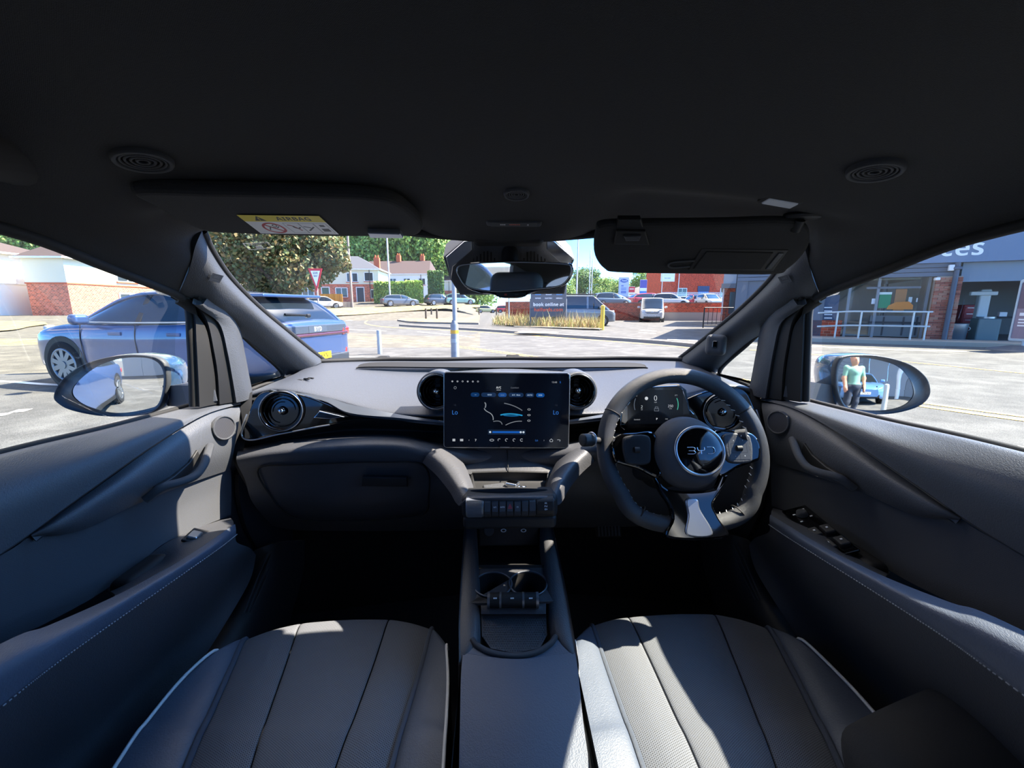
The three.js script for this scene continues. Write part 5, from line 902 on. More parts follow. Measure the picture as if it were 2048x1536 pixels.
// kerbs and lines, from the photograph's ground points
const gp = (a, y) => a.map(([u, v]) => G(u, v, y));
kerb(gp([[800, 652], [850, 655.5], [950, 661], [1060, 668.5], [1110, 673], [1290, 685], [1420, 697]]), 'dark kerb on the far side of the road ahead');
kerb(gp([[796, 642], [830, 646.5], [900, 648], [958, 649]]), 'kerb around the dry grass island', 0.13);
marking(gp([[860, 658.5], [950, 663.5], [1060, 671], [1290, 688], [1420, 700]]), 0.1, lineY, 'yellow line along the far kerb of the road ahead');
marking(gp([[690, 672], [780, 678], [900, 690.5], [1000, 703], [1070, 713], [1130, 723]]), 0.1, lineY, 'yellow line along the near edge of the road ahead');
marking(gp([[690, 675], [780, 682], [900, 693.5], [990, 704.5], [1060, 714], [1110, 723]]), 0.1, lineY, 'second yellow line along the near edge of the road ahead');
marking(gp([[836, 664], [890, 668.5], [948, 674.5]]), 0.12, lineW, 'white dash in the middle of the road ahead');
marking(gp([[690, 659], [730, 660.5], [772, 662]]), 0.12, lineW, 'white dash beside the blue car tail');
marking(gp([[686, 713], [740, 715], [800, 719]]), 0.12, lineW, 'white bay line near the short bollard');
marking(gp([[692, 641.5], [710, 640.5]]), 0.25, lineW, 'short white give way dash'); marking(gp([[716, 640], [735, 638.8]]), 0.25, lineW, 'short white give way dash beside the first');
marking(gp([[690, 634.5], [728, 632.5]]), 0.14, lineW, 'white dash on the far road');
marking(gp([[736, 640], [730, 646], [750, 651.5], [800, 656], [860, 659.5]]), 0.12, lineY, 'yellow line curving round the junction');
marking(gp([[-200, 756], [0, 763], [75, 768], [160, 773]]), 0.12, lineW, 'white bay line beyond the passenger mirror');
for (const [u, v] of [[2, 830], [42, 822]]) marking(gp([[u - 9, v + 3], [u + 9, v - 3]]), 0.14, lineW, u < 20 ? 'short white dash at the edge of the forecourt' : 'short white dash next to the mirror shadow');
for (const [a, b] of [[60, 115], [158, 200]]) marking([onLand(a, 641.5), onLand(b, 640)], 0.14, lineW, a < 100 ? 'white dash on the road below the brick wall' : 'white dash on the road below the hedge');
// side road on the right
marking(gp([[1450, 755], [1560, 768], [1700, 784], [1842, 806], [2048, 834], [2400, 880]]), 0.09, lineY, 'upper of two yellow lines below the driver mirror');
marking(gp([[1450, 761], [1560, 775], [1700, 792], [1842, 813], [2048, 842], [2400, 888]]), 0.09, lineY, 'lower of two yellow lines below the driver mirror');
marking(gp([[1500, 700], [1640, 710], [1813, 724], [2048, 747], [2400, 782]]), 0.09, lineY, 'yellow line below the garage forecourt');
marking(gp([[1810, 858], [1861, 867], [2048, 897], [2300, 940]]), 0.1, lineW, 'white line on the near side of the garage road');
marking(gp([[1500, 690], [1640, 694], [1800, 700], [1930, 703]]), 0.35, std(0xd9d3c6, 0.9), 'pale concrete edge in front of the garage');
for (const [v, u0, u1] of [[661.5, 1281, 1310], [666, 1281, 1308], [680, 1335, 1395]]) marking(gp([[u0, v - 1], [u1, v + 1]]), 0.3, lineW, v < 664 ? 'faded white mark at the car park entrance' : v < 670 ? 'second faded white mark at the car park entrance' : 'faded white mark near the car park kerb');
marking(gp([[1036, 669], [1112, 671]]), 1.0, std(0xd9bf97, 0.9), 'sandy dropped kerb in the pavement', 0.12);
marking(gp([[1028, 655.5], [1110, 658], [1204, 661]]), 0.14, std(0xe6dccb, 0.9), 'pale edging stones below the rough grass', 0.1);

// ---------- plants ----------
function leaves(n, pick, size, tones, flat = 0.5) {
  const pos = [], col = [], idx = [], uv = [], c = new THREE.Color();
  for (let i = 0; i < n; i++) {
    const [p, nn] = pick(i), s = size * rr(0.6, 1.3), a = V(rr(-1, 1), rr(-1, 1), rr(-1, 1)).normalize(), nrm = nn.clone().lerp(V(rr(-1, 1), rr(-1, 1), rr(-1, 1)), flat).normalize(), x = a.cross(nrm).normalize(), y = nrm.clone().cross(x);
    const k = pos.length / 3, t = tones[Math.floor(rnd() * tones.length)]; c.set(t).multiplyScalar(rr(1.05, 1.5));
    for (const [dx, dy] of [[-0.5, 0], [0, -0.35], [0.5, 0], [0, 0.35]]) { const q = p.clone().addScaledVector(x, dx * s).addScaledVector(y, dy * s); pos.push(q.x, q.y, q.z); col.push(c.r, c.g, c.b); }
    idx.push(k, k + 1, k + 2, k, k + 2, k + 3);
  }
  const g = new THREE.BufferGeometry(); g.setAttribute('position', new THREE.Float32BufferAttribute(pos, 3)); g.setAttribute('color', new THREE.Float32BufferAttribute(col, 3)); g.setIndex(idx); g.computeVertexNormals(); return g;
}
const leafM = new THREE.MeshPhysicalMaterial({ vertexColors: true, roughness: 0.8, side: THREE.DoubleSide, transmission: 0.3, thickness: 0 });
const coreM = std(0x7f9d4a, 1), barkM = std(0x5a4a3c, 1);
function crown(R, n, size, tones, lumps = 9, squash = 1) {
  const bl = Array.from({ length: lumps }, (_, i) => { const a = i * 2.4, h = rr(-0.55, 0.75), r = Math.sqrt(1 - h * h) * rr(0.35, 0.65); return [V(Math.cos(a) * r, h * squash, Math.sin(a) * r).multiplyScalar(R), R * rr(0.38, 0.55)]; }); bl.push([V(), R * 0.7]);
  return { foliage: leaves(n, () => { const [c, r] = bl[Math.floor(rnd() * bl.length)], d = V(rr(-1, 1), rr(-1, 1), rr(-1, 1)).normalize(); return [c.clone().addScaledVector(d, r * rr(0.45, 1.06)), d]; }, size, tones) };
}
const greens = ['#6f8f3c', '#5d7f34', '#86a24a', '#4d6e2e', '#94a956'], darkGreens = ['#4c6a34', '#3f5c2e', '#5b7a3c', '#6b8745'], autumn = ['#5a6638', '#4f5c33', '#6d6b3e', '#756538', '#47532f', '#836f43'];
const crowns = [crown(1, 12000, 0.085, greens, 12, 1.1), crown(1, 12000, 0.085, darkGreens, 11, 1.2), crown(1, 12000, 0.085, greens.concat(['#a9b765']), 13, 0.9)];
function tree(label, base, h, r, kind, group) {
  const t = thing('tree', label, 'tree', base.toArray(), rr(0, 6), group);
  const f = mesh('foliage', crowns[kind].foliage, leafM, t); f.position.y = h - r * 1.1; f.scale.set(r, r * 1.15, r);
  mesh('trunk', cyl(0.12, 0.2, 1, 8).translate(0, 0.5, 0), barkM, t).scale.set(r * 0.4, h - r, r * 0.4); return t;
}
// wooded hillside behind the houses
for (let i = 0; i < 46; i++) {
  const row = i % 3, u = -60 + (i / 45) * 1010 + rr(-12, 12), D = [112, 134, 162][row], top = (u < 430 ? 440 : u < 860 ? 440 + 30 * Math.sin(u * 0.02) : 440) + [42, 18, -8][row];
  const p = Pz(u, 600, D), tp = Pz(u, top, D), r = [8.5, 10, 12][row] * rr(0.85, 1.15);
  p.y = [8, 16, 25][row]; if (u > 850) p.y *= 1 - sstep(u, 850, 980);
  tree(['leafy tree at the foot of the wooded hillside, just behind the houses', 'tree halfway up the wooded hillside', 'tree along the top of the wooded hillside'][row], p, Math.max(tp.y - p.y, r * 2.1), r, (i * 7 + row) % 3, ['trees at the foot of the hillside wood', 'trees halfway up the hillside wood', 'trees along the top of the hillside wood'][row]);
}
// trees beyond the car park
for (const [u, top, D, r, k, l] of [[1130, 560, 120, 9, 0, 'green tree beyond the car park behind the grey van'], [1168, 542, 130, 10, 1, 'taller dark tree beyond the car park lamp posts'], [1208, 552, 125, 8, 2, 'light green tree next to the tall totem sign'], [1235, 556, 110, 6, 2, 'leafy tree between the totem sign and the grey van'], [1275, 545, 140, 12, 0, 'broad tree behind the white van'], [1312, 548, 140, 11, 1, 'dark tree beside the brick building'], [1080, 560, 140, 10, 1, 'tree behind the dark sign board']]) { const p = Pz(u, 600, D), h = Pz(u, top, D).y; p.y = 0; tree(l, p, h, Math.min(r, h * 0.46), k); }
// the big tree close by, its leaves turning
{
  const base = onLand(560, 640, 0), t = thing('tree', 'large spreading tree with browning leaves by the give way sign', 'tree', base.toArray());
  const lumps = []; for (const [u, v, r] of [[455, 500, 2.2], [500, 480, 2.6], [560, 470, 2.8], [620, 480, 2.4], [655, 500, 1.7], [490, 540, 2.0], [545, 530, 2.4], [600, 545, 1.9], [640, 535, 1.5], [525, 570, 1.5], [575, 572, 1.3], [470, 455, 2.4], [540, 430, 2.6], [600, 430, 2.6], [672, 515, 1.1], [686, 528, 0.7], [440, 535, 1.6]]) lumps.push([Pz(u, v, -base.z + rr(-1.6, 1.6)).sub(base), r]);
  mesh('foliage', leaves(24000, () => { const [c, r] = lumps[Math.floor(rnd() * lumps.length)], d = V(rr(-1, 1), rr(-1, 1), rr(-1, 1)).normalize(); return [c.clone().addScaledVector(d, r * rr(0.3, 1.05)), d]; }, 0.36, autumn, 0.7), leafM, t);
  mesh('trunk', [between(V(0, -0.3, 0), V(0.2, 3.2, 0), 0.34, 12, 0.24), between(V(0.2, 3, 0), V(1.6, 5.2, 0), 0.2, 10, 0.1), between(V(0.2, 3, 0), V(-1.8, 5, 0), 0.2, 10, 0.1)], barkM, t);
}
function hedge(name, label, a, b, h, d, tones, n = 2600) {
  const L = a.distanceTo(b), t = thing(name, label, 'hedge', a.clone().add(b).multiplyScalar(0.5).toArray(), -Math.atan2(b.z - a.z, b.x - a.x));
  mesh('foliage', leaves(n, () => { const f = rnd(), x = rr(-L / 2, L / 2); return f < 0.55 ? [V(x, rr(0, h), d / 2 + rr(-0.08, 0.1)), V(0, 0, 1)] : f < 0.85 ? [V(x, h + rr(-0.1, 0.12), rr(-d / 2, d / 2)), V(0, 1, 0)] : [V(Math.sign(rr(-1, 1)) * L / 2, rr(0, h), rr(-d / 2, d / 2)), V(1, 0, 0)]; }, 0.3, tones, 0.6), leafM, t);
  mesh('inner_hedge', rbox(L * 0.98, h, d * 0.9, 0.2, 0, h / 2 - 0.05, 0), coreM, t); return t;
}
hedge('garden_hedge', 'clipped green hedge by the cream house with the brick garden wall', onLand(228, 627), onLand(330, 628), 2.2, 1.2, greens);
hedge('garden_hedge', 'tall leafy hedge between the white house and the brick house', onLand(752, 607), onLand(812, 606.5), 2.8, 2, greens.concat(['#9db04c']));
hedge('garden_hedge', 'square bright hedge behind the parked grey car', onLand(814, 606.5), onLand(846, 606), 2.9, 2, ['#8aa544', '#9cb550', '#748f3a']);
hedge('garden_hedge', 'leafy bank of bushes between the pale wall and the cream house', onLand(22, 622), onLand(82, 623), 6.2, 2.5, ['#a2ad4a', '#8a9a40', '#6f8638', '#b5a84c']);
hedge('garden_hedge', 'flowering pale shrub in front of the cream house window', onLand(186, 628), onLand(226, 628), 1.5, 1.0, ['#d9c7a8', '#c7b58a', '#9aa05a', '#e4d8c4'], 1200);
hedge('garden_hedge', 'bushy green shrub by the last house on the hill', onLand(858, 605.5), onLand(888, 605), 4.2, 2, darkGreens);
hedge('garden_hedge', 'low green hedge in front of the brick works', Pz(1375, 600, 56).setY(1.2), Pz(1432, 600, 56).setY(1.2), 1.2, 1.2, greens, 900);

// ---------- houses ----------
const brickT = noiseTex(256, (x, y) => { const r = Math.floor(y / 16), bx = (x + (r % 2) * 16) % 32, m = y % 16 < 2 || bx < 2, k = 0.8 + 0.35 * hash(Math.floor((x + (r % 2) * 16) / 32) + 91, r); return m ? [205, 190, 170] : [206 * k, 104 * k, 74 * k]; }, 1 / 1.8, true);
const brickM = std(0xffffff, 0.95, { map: brickT }), renderM = std(0xe9e2c8, 0.95), whiteR = std(0xf3efe2, 0.95), tileM = std(0x4f413e, 0.9), slateM = std(0x4a4d54, 0.85), frameW = std(0xf6f6f4, 0.5), paneM = std(0x3d464c, 0.1), brickRed = std(0xc4613f, 0.9);
const boxUV = (g) => { const p = g.attributes.position, n = g.attributes.normal, uv = g.attributes.uv; for (let i = 0; i < p.count; i++) { const ax = Math.abs(n.getX(i)), ay = Math.abs(n.getY(i)); uv.setXY(i, ax > 0.5 ? p.getZ(i) : p.getX(i), ay > 0.5 ? p.getZ(i) : p.getY(i)); } return g; };
function winPart(o, name, w, h, x, y, z, turn, bars, sill) {
  const m = new THREE.Matrix4().makeRotationY(turn).setPosition(x, y, z), f = mesh('window', merge([put(box(w, 0.09, 0.08, 0, h / 2, 0), m), put(box(w, 0.09, 0.08, 0, -h / 2, 0), m), ...Array.from({ length: bars + 1 }, (_, i) => put(box(0.09, h, 0.08, -w / 2 + w * i / bars, 0, 0), m))]), frameW, o);
  for (let i = 0; i < bars; i++) mesh('pane', put(box(w / bars - 0.09, h - 0.09, 0.02, -w / 2 + w * (i + 0.5) / bars, 0, 0), m), paneM, f);
  if (sill) mesh('sill', put(box(w + 0.2, 0.09, 0.18, 0, -h / 2 - 0.08, 0.05), m), sill, f);
}
function house(label, pos, turn, W, Dp, eave, rise, o = {}) {
  const t = thing('house', label, 'house', pos.toArray(), turn), split = o.split ?? 2.6, low = o.low ?? brickM, up = o.up ?? renderM;
  mesh('lower_wall', boxUV(box(W, split + 0.6, Dp, 0, split / 2 - 0.3, 0)), low, t);
  mesh('upper_wall', box(W + 0.06, eave - split, Dp + 0.06, 0, (eave + split) / 2, 0), up, t);
  mesh('string_course', box(W + 0.12, 0.1, Dp + 0.12, 0, split, 0), o.low ?? brickRed, t);
  const e = 0.4, hip = o.hip ?? Dp / 2, A = [[-W / 2 - e, eave, Dp / 2 + e], [W / 2 + e, eave, Dp / 2 + e], [W / 2 + e, eave, -Dp / 2 - e], [-W / 2 - e, eave, -Dp / 2 - e], [-W / 2 + hip, eave + rise, 0], [W / 2 - hip, eave + rise, 0]];
  const g = new THREE.BufferGeometry(), tri = [[0, 1, 5], [0, 5, 4], [1, 2, 5], [2, 3, 4], [2, 4, 5], [3, 0, 4], [0, 2, 1], [0, 3, 2]];
  g.setAttribute('position', new THREE.Float32BufferAttribute(tri.flat().flatMap((i) => A[i]), 3)); g.computeVertexNormals();
  mesh('roof', g, o.roof ?? tileM, t);
  mesh('gutter', [box(W + 2 * e, 0.14, 0.12, 0, eave, Dp / 2 + e), box(0.12, 0.14, Dp + 2 * e, -W / 2 - e, eave, 0), box(0.12, 0.14, Dp + 2 * e, W / 2 + e, eave, 0)], frameW, t);
  for (const [x, z, h] of o.chimneys ?? [[-W * 0.3, 0, 1.2]]) { const c = mesh('chimney', box(0.8, rise + h, 0.7, x, eave + (rise + h) / 2, z), brickRed, t); mesh('chimney_pot', [-0.2, 0.2].map((k) => cyl(0.1, 0.13, 0.4, 10).translate(x + k, eave + rise + h + 0.2, z)), brickRed, c); }
  for (const [w, h, x, y, side = 0, bars = 2] of o.windows ?? []) winPart(t, 'window', w, h, side === 0 ? x : side * (W / 2 + 0.05), y, side === 0 ? Dp / 2 + 0.06 : x, side * Math.PI / 2, bars, brickRed);
  for (const [x, c] of o.doors ?? []) { const d = mesh('front_door', box(0.95, 2.05, 0.08, x, 1.02, Dp / 2 + 0.05), std(c, 0.5), t); mesh('door_surround', [box(0.1, 2.15, 0.1, x - 0.53, 1.05, Dp / 2 + 0.06), box(0.1, 2.15, 0.1, x + 0.53, 1.05, Dp / 2 + 0.06), box(1.16, 0.1, 0.1, x, 2.13, Dp / 2 + 0.06)], frameW, d); }
  mesh('downpipe', cyl(0.05, 0.05, eave, 8).translate(o.pipe ?? W * 0.4, eave / 2, Dp / 2 + 0.12), std(0x3a3a3c, 0.5), t);
  return t;
}
{
  const c = onLand(150, 631, 0);   // the near corner
  house('cream and red brick house behind the low brick garden wall', V(c.x - 1.6, c.y, c.z - 4.6), Math.PI / 2, 9.5, 3.2, 4.6, 1.5, { roof: tileM, chimneys: [[-2.6, -0.3, 0.5]], pipe: 4.6, windows: [[2.2, 1.2, 0.9, 3.6, 0, 2], [2.2, 1.3, 0.9, 1.25, 0, 2]] });
  const b = thing('garden_wall', 'low red brick garden wall with pale inset panels at the house corner', 'wall', [0, 0, 0]);
  const p = onLand(88, 630, 0), q = onLand(166, 629.5, 0);
  mesh('wall_face', boxUV(put(box(p.distanceTo(q), 2.0, 0.25, 0, 0.9, 0), new THREE.Matrix4().makeRotationY(-Math.atan2(q.z - p.z, q.x - p.x)).setPosition(p.clone().add(q).multiplyScalar(0.5).add(V(0.8, 0, 1.2))))), brickM, b);
  mesh('coping', put(box(p.distanceTo(q) + 0.1, 0.1, 0.32, 0, 1.95, 0), new THREE.Matrix4().makeRotationY(-Math.atan2(q.z - p.z, q.x - p.x)).setPosition(p.clone().add(q).multiplyScalar(0.5).add(V(0.8, 0, 1.2)))), whiteR, b);
  for (const k of [0.42, 0.68]) mesh('inset_panel', put(box(1.0, 0.5, 0.06, 0, 1.5, 0.14), new THREE.Matrix4().setPosition(p.clone().lerp(q, k).add(V(0.8, 0, 1.2)))), slateM, b);
  const f = thing('garden_fence', 'grey-brown timber fence with creeper beside the pale wall', 'fence');
  const f0 = onLand(36, 629, 0), f1 = onLand(86, 629.5, 0);
  for (let i = 0; i < 14; i++) { const a = f0.clone().lerp(f1, i / 14), w = f0.distanceTo(f1) / 14; mesh('fence_board', box(w * 0.94, 2.4, 0.05, a.x + w / 2, a.y + 1.1, a.z - 0.05 * (i % 2)), std(i % 2 ? 0x9d8b6e : 0x8c7a60, 0.9), f); }
  const sh = thing('garage_roof', 'flat pale roof of a lean-to between the pale wall and the cream house', 'lean-to');
  mesh('roof_edge', beam(onLand(28, 628, 0).add(V(0, 3.2, -2)), onLand(92, 628, 0).add(V(0, 3.9, -2)), 2.5, 0.18), frameW, sh); mesh('back_wall', beam(onLand(28, 628, 0).add(V(0, 1.5, -2.4)), onLand(92, 628, 0).add(V(0, 1.5, -2.4)), 0.2, 3), std(0x8aa0a4, 0.9), sh);
  const w = onLand(-14, 632, 0);
  house('white rendered house at the edge of the side window', V(w.x - 3.4, w.y, w.z - 2), Math.PI / 2, 8, 7, 5.0, 1.6, { low: whiteR, up: whiteR, chimneys: [], windows: [], pipe: 6 });
}
house('cream and red brick semi with dark front door behind the turning tree', Pz(690, 605, 62).add(V(-1.2, 0, -3)), 0.06, 12, 7, 4.6, 2.2, { roof: slateM, split: 2.5, chimneys: [[5.2, 0, -0.2]], windows: [[1.5, 1.2, -4.4, 3.6], [1.5, 1.2, 2.4, 3.5], [1.2, 1.2, 4.7, 3.6, 0, 1], [1.6, 1.3, -3.8, 1.35], [1.6, 1.3, 0.8, 1.4], [0.9, 1.2, 5.3, 1.2, 0, 1]], doors: [[3.4, 0x2f4350], [-1.4, 0x4a6a5a]] });
house('white rendered terrace with brown and grey roof above the hedge', Pz(788, 603, 84).add(V(0.6, 0, -4)), -0.12, 13.5, 7.5, 5.2, 2.9, { low: whiteR, up: whiteR, roof: tileM, hip: 0.4, chimneys: [[-0.2, 0, 1.1], [4.6, -0.4, 1.0]], windows: [[1.3, 1.2, -4.6, 3.9], [1.3, 1.2, -0.2, 3.8], [1.3, 1.2, 2.6, 3.8], [1.3, 1.2, 5.6, 3.8]] });
house('hip-roofed cream house at the end of the row under the wood', Pz(872, 603, 108).add(V(0, 0, -4)), -0.2, 11, 8, 5.0, 3.0, { roof: tileM, chimneys: [[1.5, 0, 0.8]], windows: [[1.4, 1.3, -2.5, 3.7], [1.4, 1.3, 2.5, 3.7], [1.4, 1.3, 2.5, 1.3]] });
{
  const t = thing('garden_fence', 'bright orange-brown panel fence in front of the brick house', 'fence');
  const a = Pz(641, 606, 57), b = Pz(686, 606, 57);
  for (let i = 0; i < 12; i++) { const p = a.clone().lerp(b, i / 12), w = a.distanceTo(b) / 12; mesh('fence_board', box(w * 0.95, 1.15, 0.05, p.x + w / 2, p.y + 0.6, p.z), std([0xd9902f, 0xcf862a, 0xe09a3a][i % 3], 0.8), t); }
  const t2 = thing('garden_fence', 'low weathered grey fence behind the blue car tail', 'fence');
  const c = onLand(662, 616, 0), d = onLand(706, 615, 0);
  for (let i = 0; i < 14; i++) { const p = c.clone().lerp(d, i / 14), w = c.distanceTo(d) / 14; mesh('fence_board', box(w * 0.9, 0.75, 0.05, p.x + w / 2, p.y + 0.35, p.z), std(i % 2 ? 0xa8998a : 0x9a8c7e, 0.9), t2); }
}
// ---------- vehicles ----------
const tyreM = std(0x1b1b1c, 0.85), rimM = std(0x8f9499, 0.35, { metalness: 0.8 }), carGlass = std(0x1a2227, 0.05, { clearcoat: 1, clearcoatRoughness: 0.02 }), lampR = std(0x9a1c22, 0.2, { clearcoat: 1 }), lampW = std(0xdfe6ea, 0.12, { clearcoat: 1 }), blackP = std(0x17181a, 0.5);
const carPaint = (c, m = 0.3) => std(c, 0.3, { metalness: m, clearcoat: 1, clearcoatRoughness: 0.05 });
const SHAPES = {
  suv: { // [x, half-width, sill, mid, shoulder, top]
    body: [[-2.38, 0.60, 0.50, 0.72, 0.92, 0.95], [-2.34, 0.84, 0.38, 0.70, 0.99, 1.04], [-2.1, 0.93, 0.30, 0.70, 1.03, 1.09], [-1.45, 0.96, 0.25, 0.70, 1.02, 1.08], [0, 0.962, 0.22, 0.66, 0.99, 1.04], [1.2, 0.958, 0.24, 0.66, 0.97, 1.05], [1.9, 0.92, 0.26, 0.64, 0.90, 0.98], [2.25, 0.80, 0.30, 0.58, 0.80, 0.85], [2.40, 0.56, 0.40, 0.55, 0.70, 0.72]],
    cab: [[-2.30, 1.03, 0.74, 0.82], [-2.05, 1.25, 0.70, 0.88], [-1.72, 1.42, 0.64, 0.90], [-0.9, 1.50, 0.63, 0.92], [0.0, 1.505, 0.63, 0.92], [0.55, 1.42, 0.62, 0.92], [1.0, 1.23, 0.66, 0.90], [1.42, 1.03, 0.70, 0.82]], belt: 1.02, roof: [2, 5], wheels: [1.46, -1.47], r: 0.37, L: 4.8, W: 1.92 },
  hatch: {
    body: [[-2.0, 0.6, 0.45, 0.68, 0.86, 0.9], [-1.96, 0.80, 0.32, 0.66, 0.9, 0.95], [-1.6, 0.87, 0.22, 0.62, 0.92, 0.97], [0, 0.89, 0.18, 0.60, 0.88, 0.93], [1.0, 0.88, 0.2, 0.6, 0.86, 0.94], [1.65, 0.82, 0.22, 0.56, 0.76, 0.84], [1.98, 0.6, 0.32, 0.5, 0.64, 0.68]],
    cab: [[-1.95, 0.92, 0.66, 0.76], [-1.7, 1.34, 0.60, 0.82], [-1.2, 1.46, 0.58, 0.84], [-0.2, 1.48, 0.58, 0.84], [0.3, 1.40, 0.58, 0.84], [0.75, 1.14, 0.62, 0.82], [1.1, 0.92, 0.66, 0.76]], belt: 0.9, roof: [2, 4], wheels: [1.25, -1.25], r: 0.31, L: 4.0, W: 1.78 },
  van: {
    body: [[-2.5, 0.8, 0.4, 0.8, 1.12, 1.15], [-2.45, 0.94, 0.32, 0.8, 1.15, 1.2], [0, 0.96, 0.26, 0.75, 1.15, 1.2], [1.5, 0.95, 0.28, 0.72, 1.08, 1.16], [2.1, 0.90, 0.28, 0.66, 1.0, 1.06], [2.38, 0.80, 0.30, 0.6, 0.86, 0.9], [2.48, 0.6, 0.36, 0.55, 0.72, 0.74]],
    cab: [[-2.46, 1.14, 0.90, 0.94], [-2.42, 1.85, 0.80, 0.93], [-2.1, 1.95, 0.80, 0.94], [0.6, 1.97, 0.80, 0.94], [1.0, 1.90, 0.79, 0.93], [1.5, 1.5, 0.80, 0.92], [2.0, 1.12, 0.78, 0.88]], belt: 1.15, roof: [1, 4], wheels: [1.55, -1.45], r: 0.34, L: 5.0, W: 1.92, van: true } };
function bodyGeo(S, k) {
  const rows = S.body.map(([x, w, s, m, h, t]) => { const half = [V(x, t, 0), V(x, t - 0.01, w * 0.5), V(x, t - 0.03, w * 0.82), V(x, h, w * 0.96), V(x, (h + m) / 2, w), V(x, m, w), V(x, s + 0.08, w * 0.99), V(x, s, w * 0.9)]; return [...half.slice(1).reverse().map((p) => V(p.x, p.y, -p.z)), ...half]; });
  const cap = (r, s) => { const q = refine(r, k), c = V(r[0].x, (r[7].y + r[0].y) / 2, 0), pos = []; q.forEach((p, i) => { const n = q[(i + 1) % q.length], t = s > 0 ? [c, n, p] : [c, p, n]; for (const e of t) pos.push(e.x, e.y, e.z); }); const g = new THREE.BufferGeometry(); g.setAttribute('position', new THREE.Float32BufferAttribute(pos, 3)); g.computeVertexNormals(); return g; };
  return merge([loft(rows, { ku: k, kv: k, flip: true }), cap(rows[0], -1), cap(rows[rows.length - 1], 1)]);
}
function cabRows(S, from, to, part) { // part: 'top' from edge to edge over the roof, 'side' one flank
  return S.cab.slice(from, to + 1).map(([x, y, wt, wb]) => part === 'top' ? [V(x, y - 0.05, -wt - 0.02), V(x, y - 0.012, -wt * 0.86), V(x, y, -wt * 0.4), V(x, y + 0.004, 0), V(x, y, wt * 0.4), V(x, y - 0.012, wt * 0.86), V(x, y - 0.05, wt + 0.02)]
    : [V(x, y - 0.05, wt + 0.02), V(x, lerp(y - 0.05, Math.min(S.belt, y - 0.05), 0.5), lerp(wt + 0.02, wb, 0.55)), V(x, Math.min(S.belt - 0.02, y - 0.06), wb)]);
}
const wheelGeo = (r) => ({ tyre: lathe([[r * 0.68, -0.11], [r * 0.9, -0.115], [r, -0.09], [r, 0.09], [r * 0.9, 0.115], [r * 0.68, 0.11]], 36).rotateX(Math.PI / 2), rim: merge([new THREE.TorusGeometry(r * 0.66, 0.025, 8, 32), ...[0, 1, 2, 3, 4].map((i) => box(0.07, r * 1.3, 0.04).rotateZ(i * Math.PI / 5)), cyl(r * 0.16, r * 0.16, 0.06, 16).rotateX(Math.PI / 2)]), disc: cyl(r * 0.66, r * 0.66, 0.02, 24).rotateX(Math.PI / 2) });
const geoCache = {};
